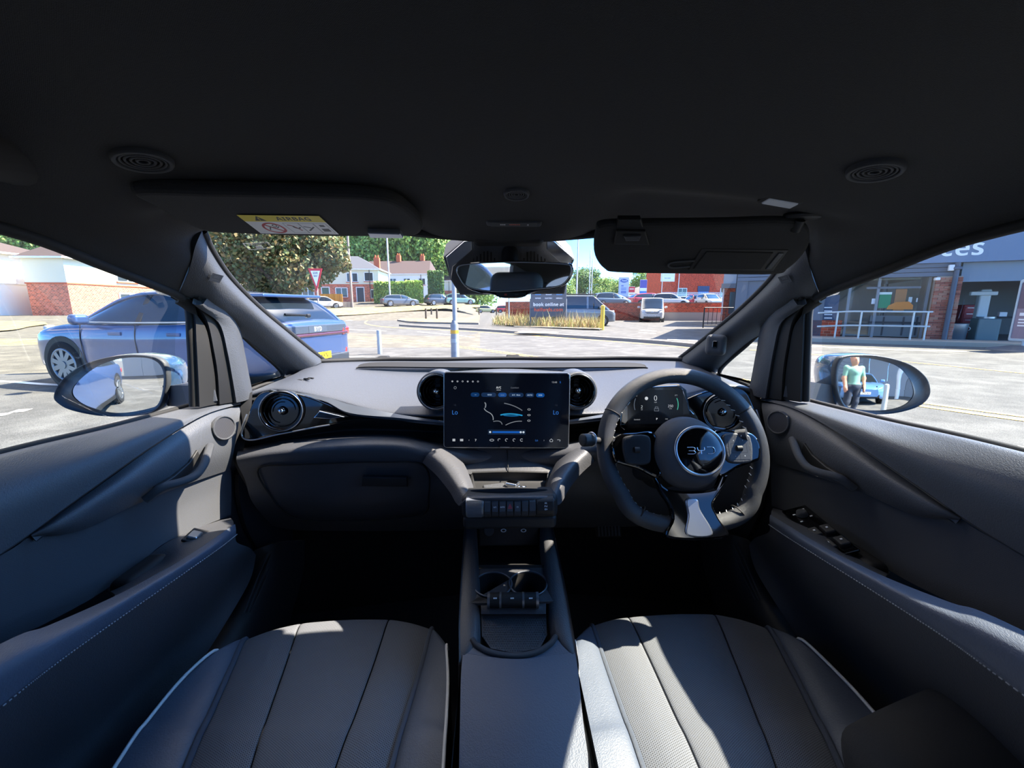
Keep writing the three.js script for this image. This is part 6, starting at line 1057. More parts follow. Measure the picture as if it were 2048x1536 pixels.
function vehicle(name, label, category, shape, paint, pos, turn, o = {}) {
  const S = SHAPES[shape], k = o.fine ? 6 : 3, key = shape + k, t = thing(name, label, category, pos.toArray(), turn, o.group);
  const C = geoCache[key] ??= { body: bodyGeo(S, k), roof: loft(cabRows(S, S.roof[0], S.roof[1], 'top').map((r) => r.map((p) => p.clone().add(V(0, 0.006, 0)))), { ku: k, kv: k, thick: 0.02, flip: true }), top: loft(cabRows(S, 0, S.cab.length - 1, 'top'), { ku: k, kv: k, flip: true }), side: loft(cabRows(S, 0, S.cab.length - 1, 'side'), { ku: k, kv: k, flip: true }), wheel: wheelGeo(S.r) };
  C.sideL ??= (() => { const h = mirrorGeo(C.side.clone().rotateY(Math.PI)); return h; })();
  mesh('body', C.body, paint, t);
  mesh('glass', C.top, carGlass, t); for (const g of [C.side, C.sideL]) mesh('side_glass', g, S.van && !o.glazed ? paint : carGlass, t);
  mesh('roof', C.roof, o.roofMat ?? paint, t);
  // pillars along the window edges
  const edge = cabRows(S, 0, S.cab.length - 1, 'side');
  for (const s of [-1, 1]) { const e = edge.map((r) => V(r[0].x, r[0].y, s * (r[0].z + 0.004))); mesh('roof_rail', tube(e, 0.03, 40, 6), paint, t);
    for (const x of o.pillars ?? (S.van ? [0.55, -0.9] : [-0.05])) { let i = 0; while (i < edge.length - 2 && edge[i + 1][0].x < x) i++; const f = (x - edge[i][0].x) / (edge[i + 1][0].x - edge[i][0].x), L = (j) => edge[i][j].clone().lerp(edge[i + 1][j], f).multiply(V(1, 1, s)).add(V(0, 0, s * 0.006)); mesh('pillar', beam(L(0), L(2), S.van ? 0.12 : 0.09, 0.02, V(0, 0, s)), S.van ? paint : blackP, t); } }
  for (const wx of S.wheels) for (const s of [-1, 1]) {
    const w = mesh('wheel', C.wheel.tyre, tyreM, t); w.position.set(wx, S.r, s * (S.W / 2 - 0.09));
    const d = mesh('rim', C.wheel.rim, rimM, w); d.position.z = s * 0.098; const b = mesh('brake_disc', C.wheel.disc, blackP, w); b.position.z = s * 0.088;
    const a = mesh('wheel_arch', cyl(S.r * 1.16, S.r * 1.16, 0.1, 32).rotateX(Math.PI / 2), blackP, t); a.position.set(wx, S.r + 0.02, s * (S.W / 2 - 0.046));
  }
  const bw = S.body[0], fw = S.body[S.body.length - 1], hx = fw[0], rx = bw[0];
  for (const s of [-1, 1]) {
    const hl = mesh('headlamp', put(rbox(0.12, S.van ? 0.2 : 0.11, 0.34, 0.03), new THREE.Matrix4().makeRotationY(-s * 0.5).setPosition(hx - 0.2, S.van ? 0.92 : 0.70, s * S.W * 0.34)), lampW, t);
    mesh('tail_lamp', put(rbox(0.08, S.van ? 0.5 : 0.14, S.van ? 0.12 : 0.3, 0.03), new THREE.Matrix4().makeRotationY(s * 0.25).setPosition(rx + 0.05, S.van ? 1.0 : 0.86, s * S.W * 0.40)), lampR, t);
    const mb = mesh('door_mirror', put(rbox(0.16, 0.16, 0.22, 0.06), new THREE.Matrix4().setPosition(S.van ? 1.35 : 0.82, S.belt + 0.06, s * (S.W / 2 + 0.12))), paint, t);
  }
  mesh('lower_trim', [rbox(0.1, 0.16, S.W * 0.66, 0.03, hx - 0.06, S.van ? 0.46 : 0.42, 0), rbox(0.1, 0.18, S.W * 0.7, 0.03, rx + 0.06, 0.42, 0), ...[-1, 1].map((s) => rbox(S.L * 0.5, 0.1, 0.05, 0.02, 0, 0.25, s * S.W * 0.485))], blackP, t);
  if (o.plate) { const tx = canvas(260, 56, (g) => { g.fillStyle = o.plateColor ?? '#f4f4ee'; g.fillRect(0, 0, 260, 56); g.fillStyle = '#111'; g.font = 'bold 46px sans-serif'; g.textAlign = 'center'; g.fillText(o.plate, 130, 45); }); const rear = o.plateRear; plate('number_plate', 0.52, 0.112, frame(V(rear ? rx - 0.03 : hx + 0.012, o.plateY ?? 0.5, 0), V(rear ? -1 : 1, 0, 0)), std(0xffffff, 0.5, { map: tx }), t); }
  return t;
}
// blue estate-like car parked on the left, tail towards us
{
  const rw = V(-3.95, 0, -6.1), ang = 14.5 * Math.PI / 180, fwd = V(-Math.cos(ang), 0, -Math.sin(ang)), nearSide = V(-Math.sin(ang), 0, Math.cos(ang)).multiplyScalar(1);
  const S = SHAPES.suv, c = rw.clone().addScaledVector(fwd, 1.47).addScaledVector(nearSide, -S.W / 2 + 0.12);
  const t = vehicle('parked_car', 'large blue car parked tail-on outside the passenger window', 'car', 'suv', carPaint(0x35507c, 0.4), c, Math.atan2(-fwd.z, fwd.x), { fine: true, plate: 'V75 YXN', plateColor: '#f2c51c', plateRear: true, plateY: 0.50, pillars: [-0.05, -1.15] });
  const Z = -1; void Z;
  mesh('tail_panel', rbox(0.05, 0.13, 1.46, 0.02, -2.372, 0.925, 0), std(0x3c4652, 0.25, { clearcoat: 1 }), t, 'dark strip across the tail');
  mesh('tail_light_bar', rbox(0.06, 0.05, 1.56, 0.02, -2.372, 0.835, 0), std(0x4a2a36, 0.2, { clearcoat: 1 }), t, 'thin wine-red light bar');
  const tx = canvas(256, 64, (g) => { g.fillStyle = '#3c4652'; g.fillRect(0, 0, 256, 64); g.fillStyle = '#9aa1a9'; g.font = 'bold 60px sans-serif'; g.textAlign = 'center'; g.fillText('BYD', 128, 53); });
  plate('tail_letters', 0.42, 0.105, frame(V(-2.4, 0.925, 0), V(-1, 0, 0)), std(0xffffff, 0.4, { map: tx }), t, 'BYD lettering');
  mesh('spoiler', rbox(0.34, 0.05, 1.26, 0.02, -1.86, 1.43, 0), carPaint(0x35507c, 0.4), t);
  mesh('rear_wiper', [beam(V(-2.2, 1.14, 0.02), V(-2.18, 1.16, -0.42), 0.03, 0.02), rbox(0.05, 0.05, 0.08, 0.015, -2.21, 1.13, 0.04)], blackP, t);
  mesh('rear_bumper', rbox(0.16, 0.22, 1.62, 0.05, -2.31, 0.40, 0), std(0x2b3138, 0.5), t, 'dark lower bumper');
  mesh('reflector', rbox(0.05, 0.12, 0.1, 0.02, -2.35, 0.52, -0.72), lampR, t); mesh('reflector', rbox(0.05, 0.12, 0.1, 0.02, -2.35, 0.52, 0.72), lampR, t);
  for (const s of [-1, 1]) {
    for (const x of [1.02, -0.05, -1.1]) mesh('door_seam', tube([V(x, 1.0, s * 0.948), V(x + 0.02, 0.8, s * 0.966), V(x, 0.5, s * 0.968), V(x - 0.05, 0.3, s * 0.96)], 0.006, 20, 5), blackP, t);
    for (const x of [0.35, -0.75]) mesh('door_handle', rbox(0.24, 0.05, 0.02, 0.01, x, 0.87, s * 0.967), carPaint(0x35507c, 0.4), t);
    mesh('waist_line', tube([V(1.3, 1.03, s * 0.86), V(0, 1.03, s * 0.925), V(-1.4, 1.05, s * 0.905), V(-2.1, 1.08, s * 0.84)], 0.014, 30, 6), M.satin, t);
  }
}
const grey = carPaint(0x7b8288), whiteP = carPaint(0xc9c9c6, 0), redP = carPaint(0xc22030, 0.1), silver = carPaint(0xbcc2c8, 0.5), darkP = carPaint(0x3c4450), greenP = carPaint(0x7fa9a4), navy = carPaint(0x2c3a55);
const flat = (u, v, D) => { const p = Pz(u, v, D); p.y = 0; return p; };
{
  const t = vehicle('parked_van', 'grey van with side windows parked behind the dark sign board', 'van', 'van', grey, flat(1152, 648, 28), 0, { glazed: true, fine: true, plate: 'YK63 VTM' });
  mesh('roof_bars', [rbox(3.2, 0.05, 1.2, 0.02, -0.4, 2.06, 0)], blackP, t);
  const t2 = vehicle('parked_van', 'white van parked facing us against the brick wall', 'van', 'van', whiteP, flat(1302, 641, 36), -1.9, { fine: true, plate: 'NU70 ZWD', plateY: 0.52 });
  mesh('grille', [rbox(0.06, 0.05, 1.1, 0.02, 2.42, 0.84, 0), rbox(0.06, 0.05, 0.9, 0.02, 2.47, 0.74, 0), rbox(0.06, 0.14, 1.3, 0.03, 2.47, 0.40, 0)], blackP, t2);
  mesh('emblem', put(rbox(0.03, 0.16, 0.16, 0.01).rotateX(Math.PI / 4).scale(1, 1, 0.75), new THREE.Matrix4().setPosition(2.47, 0.82, 0)), M.satin, t2, 'diamond emblem');
}
// cars in the raised car park behind the wall, and along the far road
structure('ground_terrace', box(46, 1.2, 60, Pz(1330, 600, 70).x, 0.6, -70), asphalt, 'raised car park behind the brick wall', 'car park');
const terr = (u, D) => { const p = Pz(u, 600, D); p.y = 1.2; return p; };
for (const [u, D, shape, p, turn, l] of [
  [1222, 44, 'hatch', carPaint(0x5d6d78), 0.15, 'dark grey-blue car behind the wall nearest the grey van'], [1228, 52, 'suv', silver, 0.2, 'silver car behind the dark grey-blue one'], [1266, 60, 'hatch', darkP, 0.3, 'dark car under the totem sign'],
  [1300, 47, 'suv', redP, 0.1, 'large red car directly behind the white van'], [1338, 46, 'hatch', whiteP, -0.1, 'white car at the wall to the right of the white van'], [1322, 55, 'suv', silver, 0.0, 'silver car behind the red one'],
  [1386, 51, 'hatch', redP, 1.5, 'small red car facing the wall by the fence'], [1418, 47, 'hatch', whiteP, -1.6, 'white car facing us by the low hedge'], [1376, 61, 'suv', silver, 0, 'pale grey car in front of the blue door'],
  [1190, 56, 'hatch', darkP, 0.2, 'dark car far behind the grey van roof'], [1165, 66, 'suv', silver, 0.1, 'distant silver car under the lamp posts'], [1205, 68, 'hatch', navy, 0.4, 'distant navy car under the light green tree']]) vehicle('parked_car', l, 'car', shape, p, terr(u, D), turn);
for (const [u, v, shape, p, turn, l] of [[800, 613, 'suv', carPaint(0x5a6672), 0.5, 'grey car parked on the grass bank by the square hedge'], [880, 610.5, 'hatch', darkP, 0.55, 'dark car parked near the last hedge'], [920, 609.5, 'hatch', greenP, 0.3, 'pale green car behind the lamp post'], [652, 617, 'hatch', whiteP, 0.3, 'white car half hidden by the blue car roof'], [972, 609, 'hatch', carPaint(0xc8c890), 0.2, 'pale yellowish car far along the road'], [1012, 608.5, 'hatch', redP, 0.1, 'small red car far along the road under the mirror'], [-2, 628, 'hatch', redP, 1.2, 'red car tail in front of the white house']]) vehicle('parked_car', l, 'car', shape, p, u > 950 ? flat(u, v, 85) : onLand(u, v, 0), turn);

// ---------- car park wall, works building, signs, posts ----------
const wallBrick = std(0xe6b7a4, 0.95, { map: brickT });
{
  const a = flat(1196, 640, 39), b = flat(1470, 640, 37), L = a.distanceTo(b), t = thing('boundary_wall', 'long red-brown brick wall along the car park', 'wall', a.clone().add(b).multiplyScalar(0.5).toArray(), -Math.atan2(b.z - a.z, b.x - a.x));
  mesh('wall_face', boxUV(box(L, 1.55, 0.3, 0, 0.775, 0)), wallBrick, t); mesh('coping', box(L, 0.09, 0.38, 0, 1.6, 0), std(0x8f6a5c, 0.9), t); mesh('patched_base', box(L * 0.5, 0.75, 0.04, L * 0.22, 0.375, 0.16), std(0xa79a90, 0.95), t, 'grey patched lower part');
  const c = flat(1022, 640, 39.5), d = flat(1080, 640, 38.5), w = thing('boundary_wall', 'weathered brick wall behind the tall dry grass', 'wall', c.clone().add(d).multiplyScalar(0.5).toArray(), -Math.atan2(d.z - c.z, d.x - c.x));
  mesh('wall_face', boxUV(box(c.distanceTo(d) + 1, 1.75, 0.3, 0, 0.85, 0)), std(0xc9a08e, 0.95, { map: brickT }), w);
}
{
  const p = terr(1385, 78), t = thing('works_building', 'red brick works building with blue door beyond the car park', 'building', p.toArray(), 0.0);
  mesh('wall_face', boxUV(box(13.5, 9, 8, 0.6, 4.5, -4)), std(0xf0a993, 0.95, { map: brickT }), t);
  mesh('blue_door', box(1.9, 2.4, 0.1, 1.9, 1.6, 0.05), std(0x2f62c0, 0.5), t); mesh('door_lintel', box(2.2, 1.0, 0.12, 1.9, 3.3, 0.05), std(0x3b4a6a, 0.6), t);
  for (const x of [-2.1, 6.0]) winPart(t, 'window', 1.7, 1.6, x, 2.6, 0.05, 0, 2);
  mesh('sign_board', box(2.6, 2.0, 0.08, -5.0, 5.6, 0.06), frameW, t); plate('sign_text', 2.3, 0.4, frame(V(-5.0, 5.2, 0.12), V(0, 0, 1)), std(0xffffff, 0.7, { map: canvas(256, 48, (g) => { g.fillStyle = '#fff'; g.fillRect(0, 0, 256, 48); g.fillStyle = '#3b5c8a'; g.font = 'bold 30px sans-serif'; g.fillText('THE SHED', 50, 34); }) }), t);
  for (const x of [-6.0, -2.9]) mesh('downpipe', cyl(0.07, 0.07, 9, 8).translate(x, 4.5, 0.1), frameW, t);
  const lo = terr(1286, 90), k = thing('showroom', 'low dark-roofed showroom left of the brick works', 'building', lo.toArray());
  mesh('walls', box(9, 2.6, 6, 0, 1.3, -3), std(0xa08a80, 0.8), k); mesh('roof', new THREE.ConeGeometry(6.6, 1.8, 4, 1).rotateY(Math.PI / 4).scale(1.1, 1, 0.75).translate(0, 3.5, -3), std(0x55504c, 0.9), k); mesh('fascia', box(9.6, 0.3, 0.2, 0, 2.65, 0.2), frameW, k); for (const x of [-2.6, 0, 2.6]) mesh('shop_window', box(2.2, 1.7, 0.05, x, 1.3, 0.03), paneM, k);
  const f = thing('palisade_fence', 'pale steel palisade fence in front of the brick works', 'fence', terr(1385, 66).toArray());
  mesh('rails', [box(11, 0.06, 0.05, 0.5, 0.5, 0), box(11, 0.06, 0.05, 0.5, 1.9, 0)], silver, f);
  const pales = []; for (let i = 0; i < 70; i++) pales.push(box(0.055, 2.3, 0.02, -4.9 + i * 0.157, 1.15, 0.03)); const pl = mesh('pales', pales, silver, f); pl.userData.kind = 'stuff';
}
function sign(name, label, p, w, h, y, post, draw, W = 256, H = 256, edge = 0x9aa3b5) {
  const t = thing(name, label, 'sign', p.toArray()); mesh('board', rbox(w, h, 0.18, 0.03, 0, y, 0), std(edge, 0.6), t); plate('face', w * 0.97, h * 0.97, frame(V(0, y, 0.095), V(0, 0, 1)), std(0xffffff, 0.6, { map: canvas(W, H, draw) }), t);
  for (const x of post) mesh('post', cyl(0.06, 0.06, y, 10).translate(x, y / 2, -0.04), std(0x6d737c, 0.5), t); return t;
}
sign('totem_sign', 'tall pale totem sign with a blue oval badge beyond the car park', terr(1246, 62), 1.5, 3.6, 2.5, [0], (g) => { g.fillStyle = '#c3c8dc'; g.fillRect(0, 0, 160, 384); g.fillStyle = '#2c4fa0'; g.beginPath(); g.ellipse(80, 52, 62, 28, 0, 0, 7); g.fill(); g.fillStyle = '#fff'; g.font = 'italic bold 34px serif'; g.textAlign = 'center'; g.fillText('Ford', 80, 63); g.fillStyle = '#6f84bd'; g.fillRect(36, 120, 40, 22); g.fillRect(36, 160, 86, 12); g.fillRect(36, 184, 86, 12); g.fillRect(36, 210, 86, 40); }, 160, 384);
sign('shop_sign', 'small red and white sign next to the totem sign', terr(1262, 64), 1.0, 1.7, 2.2, [0], (g) => { g.fillStyle = '#d8313c'; g.fillRect(0, 0, 128, 120); g.fillStyle = '#fff'; g.fillRect(0, 120, 128, 110); g.fillRect(20, 40, 88, 16); g.fillStyle = '#b33'; g.fillRect(18, 150, 92, 14); }, 128, 230);
sign('shop_sign', 'blue and purple banner sign left of the showroom', terr(1285, 66), 1.1, 3.2, 2.6, [0], (g) => { g.fillStyle = '#5a55a5'; g.fillRect(0, 0, 128, 150); g.fillStyle = '#f4f4f6'; g.fillRect(0, 150, 128, 60); g.fillStyle = '#2a7fd0'; g.fillRect(0, 210, 128, 170); g.fillStyle = '#fff'; g.fillRect(24, 270, 80, 16); }, 128, 380);
{
  const p = flat(1096, 650, 26.5); sign('sign_board', 'dark grey board reading book online at halfords.com in the dry grass', p, 2.25, 2.3, 1.75, [-1.12, 1.12], (g) => {
    g.fillStyle = '#515a66'; g.fillRect(0, 0, 512, 520); g.textAlign = 'center'; const ic = (x, s, c) => { g.strokeStyle = c; g.lineWidth = 9; g.strokeRect(x - 38, 160, 76, 42); g.fillStyle = '#fff'; g.font = 'bold 24px sans-serif'; g.fillText(s, x, 262); }; ic(100, 'REPAIR', '#3f9be0'); ic(256, 'ELECTRIC', '#dfe6ee'); ic(412, 'SERVICE', '#3f9be0');
    g.fillStyle = '#fff'; g.font = 'bold 66px sans-serif'; g.fillText('book online at', 256, 366); g.fillStyle = '#ee5a2c'; g.font = 'bold 68px sans-serif'; g.fillText('halfords.com', 256, 442); }, 512, 520, 0x515a66);
}
{
  const p = G(640, 652), top = Pz(634, 537, -p.z).y - p.y, hgt = top, t = thing('give_way_sign', 'red-bordered triangular give way sign on a pole', 'sign', [p.x, p.y, p.z]);
  const tri = (s) => [[-s / 2, hgt], [s / 2, hgt], [0, hgt - s * 1.6]].map(([x, y]) => [x, y]);
  const W = 27 * -p.z / 830; mesh('post', cyl(0.05, 0.05, hgt - 0.2, 10).translate(0, (hgt - 0.2) / 2, -0.05), std(0xb9a9a6, 0.5), t);
  mesh('border', extr(tri(W), 0.03, 0.005), std(0xd2303c, 0.5), t); mesh('face', extr([[-W * 0.33, hgt - W * 0.16], [W * 0.33, hgt - W * 0.16], [0, hgt - W * 1.22]], 0.01).translate(0, 0, 0.028), frameW, t);
  const tx = canvas(256, 160, (g) => { g.clearRect(0, 0, 256, 160); g.fillStyle = '#20242a'; g.textAlign = 'center'; g.font = 'bold 78px sans-serif'; g.fillText('GIVE', 128, 68); g.font = 'bold 66px sans-serif'; g.fillText('WAY', 128, 140); }); plate('lettering', W * 0.5, W * 0.42, frame(V(0, hgt - W * 0.42, 0.042), V(0, 0, 1)), std(0xffffff, 0.6, { map: tx, transparent: true }), t);
}
// posts and bollards
function post(name, label, p, h, r, mat, bands = [], lean = 0) { const t = thing(name, label, name.includes('bollard') ? 'bollard' : 'post', p.toArray()); mesh('shaft', lathe([[0, h], [r * 0.7, h - r * 0.12], [r, h - r * 0.5], [r, 0]], 20), mat, t); for (const [y, hh, m, k = 1.05] of bands) mesh('band', cyl(r * k, r * k, hh, 20).translate(0, y, 0), m, t); return t; }
const galv = std(0xa9b3ba, 0.5, { metalness: 0.4 });
post('bollard', 'pale grey steel bollard outside the passenger window', G(118, 746), 0.93, 0.085, std(0xc3c9d2, 0.5));
post('bollard', 'short pale steel bollard right of the blue car', G(760, 708), 0.66, 0.06, galv);
{ const p = flat(910, 700, 6.6), t = thing('lamp_post', 'grey street post with a yellow band rising in front of the windscreen', 'post', p.toArray()); mesh('base_section', cyl(0.062, 0.066, 1.0, 20).translate(0, 0.5, 0), std(0x8d949c, 0.6), t); const y = (v) => Pz(910, v, 6.6).y; mesh('shaft', cyl(0.034, 0.036, 5, 16).translate(0.01, y(650) + 2.5, 0), std(0x9aa1a8, 0.5), t); mesh('collar', lathe([[0.036, y(640)], [0.058, y(650)], [0.06, y(690)], [0.06, 0.9]], 20), std(0x878e96, 0.6), t); mesh('yellow_band', cyl(0.064, 0.064, y(660) - y(667), 20).translate(0, (y(660) + y(667)) / 2, 0), std(0xe8ab22, 0.5), t, 'yellow band'); mesh('clamp_band', cyl(0.065, 0.065, 0.06, 20).translate(0, y(681), 0), galv, t); }
post('yellow_bollard', 'yellow post at the car park entrance', G(1204, 660), 1.35, 0.11, std(0xf0c84a, 0.6));
{ const p = flat(1018, 652, 28), h = 2.3, t = thing('street_sign', 'red street sign on a thin post, seen under the mirror', 'sign', p.toArray()); mesh('post', cyl(0.04, 0.04, h, 10).translate(0, h / 2, 0), galv, t); mesh('board', box(0.85, 0.3, 0.04, -0.2, h - 0.1, 0.05), std(0xcf3a34, 0.6), t); }
const woodM = std(0x4a443f, 0.9);
for (const [u, v, h, l] of [[852, 635, 1.0, 'dark wooden post on the grass island, first of the roped pair'], [874, 635, 1.0, 'dark wooden post on the grass island, second of the roped pair'], [863, 628.5, 1.0, 'dark wooden post behind the roped pair'], [916, 622.5, 1.1, 'dark wooden post just beside the lamp post'], [958, 621.5, 1.1, 'dark wooden post at the edge of the far road'], [993, 619, 1.1, 'dark wooden post furthest along the far road']]) post('wooden_post', l, flat(u, v, v > 630 ? 41 : v > 625 ? 48 : 62).setY(v > 625 ? 0.1 : 0), h, 0.09, woodM);
for (const [u, D, top, l] of [[1192 - 39, 60, 490, 'tall pale lamp column behind the grey van'], [1178, 90, 520, 'slim lamp column in the distant car park'], [1182.5, 95, 535, 'slim darker lamp column next to the other in the distant car park'], [693.5, 46, 470, 'wooden pole rising beside the brick house'], [781, 80, 490, 'slim street lamp in front of the white terrace']]) { const p = u < 1000 ? (u < 700 ? onLand(705, 616, 0) : onLand(781, 611, 0)) : terr(u, D); post('lamp_column', l, p, Math.max(Pz(u, top, -p.z).y - p.y, 6) + 2, u < 700 ? 0.14 : 0.1, u < 700 ? std(0x8a8078, 0.9) : std(0xc9cfd4, 0.5)); }
// ---------- garage on the right ----------
const gO = G(1878, 686), gE = V(-0.871, 0, -0.492), gN = V(-0.492, 0, 0.871);
const onFacade = (u, v, off = 0) => { const d = ray(u, v), o = gO.clone().addScaledVector(gN, off); return along(d, o.sub(EYE).dot(gN) / d.dot(gN)); };
const fac = (u, v, off = 0) => { const p = onFacade(u, v, off).sub(gO); return [-p.dot(gE), p.y]; };            // facade coordinates: right, up
const gT = (name, label, cat) => thing(name, label, cat, gO.toArray(), Math.atan2(gN.x, gN.z));
const fbox = (a, b, d, off, r) => { const w = Math.abs(b[0] - a[0]), h = Math.abs(b[1] - a[1]), g = r ? rbox(w, h, d, r) : box(w, h, d); return g.translate((a[0] + b[0]) / 2, (a[1] + b[1]) / 2, off - d / 2); };
{
  const t = gT('garage_building', 'dark-fronted garage building with open workshop bay across the road', 'building');
  const fT = fac(1900, 455)[1], fB = fac(1900, 526)[1], bB = fac(1900, 553)[1], dT = fac(1960, 563)[1], L = -6.5, R = 9;
  const clad = std(0x7f8da2, 0.5), clad2 = std(0x8d98a4, 0.5);
  mesh('fascia', box(R - L, fT - fB + 0.6, 0.3, (R + L) / 2, (fT + 0.6 + fB) / 2, 0.1), clad, t, 'blue-grey fascia');
  for (const i of [0, 1, 2]) mesh('cladding_board', box(-L, (fB - bB) / 3 - 0.02, 0.22 - i * 0.01, L / 2, bB + (fB - bB) * (i + 0.5) / 3, 0.05), std(0x6d747e, 0.6), t);
  mesh('bay_header', box(R, fB - dT, 0.12, R / 2 + 0.25, (fB + dT) / 2, -0.1), clad2, t, 'rolled-up door header');
  const tx = canvas(512, 160, (g) => { g.clearRect(0, 0, 512, 160); g.fillStyle = '#fff'; g.font = 'bold 150px sans-serif'; g.textAlign = 'right'; g.fillText('ces', 490, 120); });
  const [sx, sy] = fac(1962, 509), s0 = fac(1900, 487); plate('sign_letters', 2.4, 0.75, new THREE.Matrix4().setPosition(sx - 1.12, sy + 0.16, 0.262), std(0xffffff, 0.5, { map: tx, transparent: true }), t, 'white letters on the fascia');
  // brick pier, laid brick by brick
  const pier = [fac(1846, 683)[0], fac(1897, 683)[0]], top = bB, bh = 0.075, mort = 0.011, bricks = ['#b5705a', '#a5614d', '#c08069', '#94584a', '#b98a72'].map((c) => std(c, 0.9));
  const core = mesh('pier', box(pier[1] - pier[0] - 0.02, top, 0.5, (pier[0] + pier[1]) / 2, top / 2, -0.06), std(0xb9a896, 0.95), t, 'brick pier');
  const bl = box(0.212, bh - mort, 0.1), hb = box(0.1, bh - mort, 0.1), pw = pier[1] - pier[0]; let nb = 0;
  for (let r = 0; r * bh < top - bh; r++) for (let x = pier[0] + (r % 2 ? 0 : -0.112); x < pier[1] - 0.02 && nb < 300; x += 0.224) {
    const a = Math.max(x, pier[0]), b = Math.min(x + 0.212, pier[1]); if (b - a < 0.04) continue;
    const m = mesh('brick', b - a > 0.2 ? bl : hb, bricks[Math.floor(hash(r, nb) * 5)], core); m.position.set((a + b) / 2, r * bh + bh / 2, 0.155 + 0.006 * hash(nb, r)); if (b - a <= 0.2) m.scale.x = (b - a) / 0.1; nb++;
  }
  // shopfront
  const w0 = fac(1690, 670), w1 = fac(1846, 560), wl = fac(1640, 670);
  mesh('shop_glass', fbox([wl[0], 0.2], [w1[0], bB], 0.04, -0.12), M.tint, t, 'shop window glass');
  mesh('shop_interior', [box(w1[0] - wl[0], bB, 0.1, (w1[0] + wl[0]) / 2, bB / 2, -4.2), box(w1[0] - wl[0], 0.06, 4, (w1[0] + wl[0]) / 2, bB - 0.03, -2.2), box(w1[0] - wl[0], 0.06, 4, (w1[0] + wl[0]) / 2, 0.2, -2.2)], std(0xa4a6a8, 0.9), t);
  for (const u of [1744, 1688, 1842]) mesh('window_mullion', fbox([fac(u, 670)[0] - 0.04, 0], [fac(u, 670)[0] + 0.04, bB], 0.1, -0.05), std(0x8b8f92, 0.5), t);
  mesh('window_transom', fbox([fac(1735, 576)[0], fac(1735, 578)[1]], [w1[0], fac(1735, 574)[1]], 0.1, -0.05), std(0x70767a, 0.5), t);
  const ip = (u0, v0, u1, v1, c, name, lab, off = -0.09) => mesh(name, fbox(fac(u0, v1), fac(u1, v0), 0.02, off), std(c, 0.7), t, lab);
  ip(1757, 584, 1786, 616, 0x2f8f62, 'poster', 'green poster'); ip(1757, 584, 1786, 589, 0xd8e6da, 'poster_header', 'pale poster heading', -0.075);
  ip(1787, 578, 1817, 622, 0xa9774a, 'poster', 'brown poster'); ip(1744, 597, 1754, 608, 0xe8e8e6, 'notice', 'small white notice'); ip(1818, 594, 1827, 605, 0xcfd6cf, 'notice', 'small pale notice'); ip(1834, 596, 1838, 604, 0xe6e6e4, 'notice', 'narrow white notice'); ip(1815, 607, 1822, 617, 0x9aa39c, 'notice', 'grey notice');
  const car = fac(1800, 612); mesh('poster_picture', extr([[-0.35, 0], [-0.3, 0.14], [-0.1, 0.26], [0.25, 0.28], [0.38, 0.14], [0.38, 0]].map(([x, y]) => [x + car[0], y + car[1] - 0.12]), 0.015).translate(0, 0, -0.088), std(0xe08a3a, 0.6), t, 'orange car picture');
  ip(1736, 632, 1842, 672, 0x6b706f, 'lower_panel', 'grey panel below the window', -0.06); for (const u of [1765, 1805, 1832]) ip(u, 634, u + 2.5, 671, 0x33373a, 'panel_joint', undefined, -0.05); ip(1738, 644, 1842, 647, 0x33373a, 'panel_joint', undefined, -0.05);
  // board at the left end above the brick base
  mesh('info_board', fbox(fac(1640, 640), fac(1680, 590), 0.05, 0.02), std(0x4a5568, 0.6), t, 'slate board with white lines'); mesh('brick_base', boxUV(fbox(fac(1560, 676), fac(1684, 641), 0.2, 0.05)), wallBrick, t);
  for (const v of [615, 622, 629, 636]) mesh('board_line', fbox(fac(1648, v + 0.9), fac(1664, v - 0.9), 0.02, 0.04), frameW, t);
  mesh('side_wall', [box(0.4, fB, 0.4, L + 0.2, fB / 2, -0.1), box(-(L - wl[0]), bB, 0.3, (L + wl[0]) / 2, bB / 2, -0.1)], std(0x6f7379, 0.7), t);
  const dp = fac(1879, 684); mesh('drainpipe', [cyl(0.07, 0.07, fB, 14).translate(dp[0], fB / 2, 0.29), rbox(0.22, 0.1, 0.2, 0.03, dp[0], fB - 0.2, 0.29)], std(0x5b6370, 0.5), t, 'grey drainpipe');
  mesh('alarm_box', fbox(fac(1888, 543), fac(1901, 531), 0.12, 0.36, 0.02), frameW, t); mesh('security_lamp', fbox(fac(1861, 562), fac(1872, 556), 0.2, 0.4, 0.03), frameW, t);
  // workshop bay
  const b0 = fac(1899, 680)[0], bw = 7.5; const bayM = std(0xb9bbbc, 0.9);
  mesh('bay_floor', box(bw, 0.06, 7, b0 + bw / 2, 0.0, -3.7), std(0xa8a59f, 0.9), t); mesh('bay_side_wall', box(0.1, dT + 1, 7, b0 - 0.05, (dT + 1) / 2, -3.7), bayM, t); mesh('bay_side_wall', box(0.1, dT + 1, 7, b0 + bw, (dT + 1) / 2, -3.7), bayM, t); mesh('bay_rear_wall', box(bw, dT + 1, 0.1, b0 + bw / 2, (dT + 1) / 2, -7.2), bayM, t, 'painted rear wall of the workshop'); mesh('bay_ceiling', box(bw, 0.1, 7, b0 + bw / 2, dT + 0.8, -3.7), bayM, t);
  mesh('flat_roof', box(R - L, 0.2, 8, (R + L) / 2, fT + 0.4, -3.9), std(0x55585c, 0.9), t); mesh('rear_wall', box(R - L, fT + 0.3, 0.2, (R + L) / 2, (fT + 0.3) / 2, -7.8), std(0x55585c, 0.9), t);
  const put3 = (u, v, off) => { const p = onFacade(u, v, off).sub(gO); return [-p.dot(gE), 0.03, off]; };
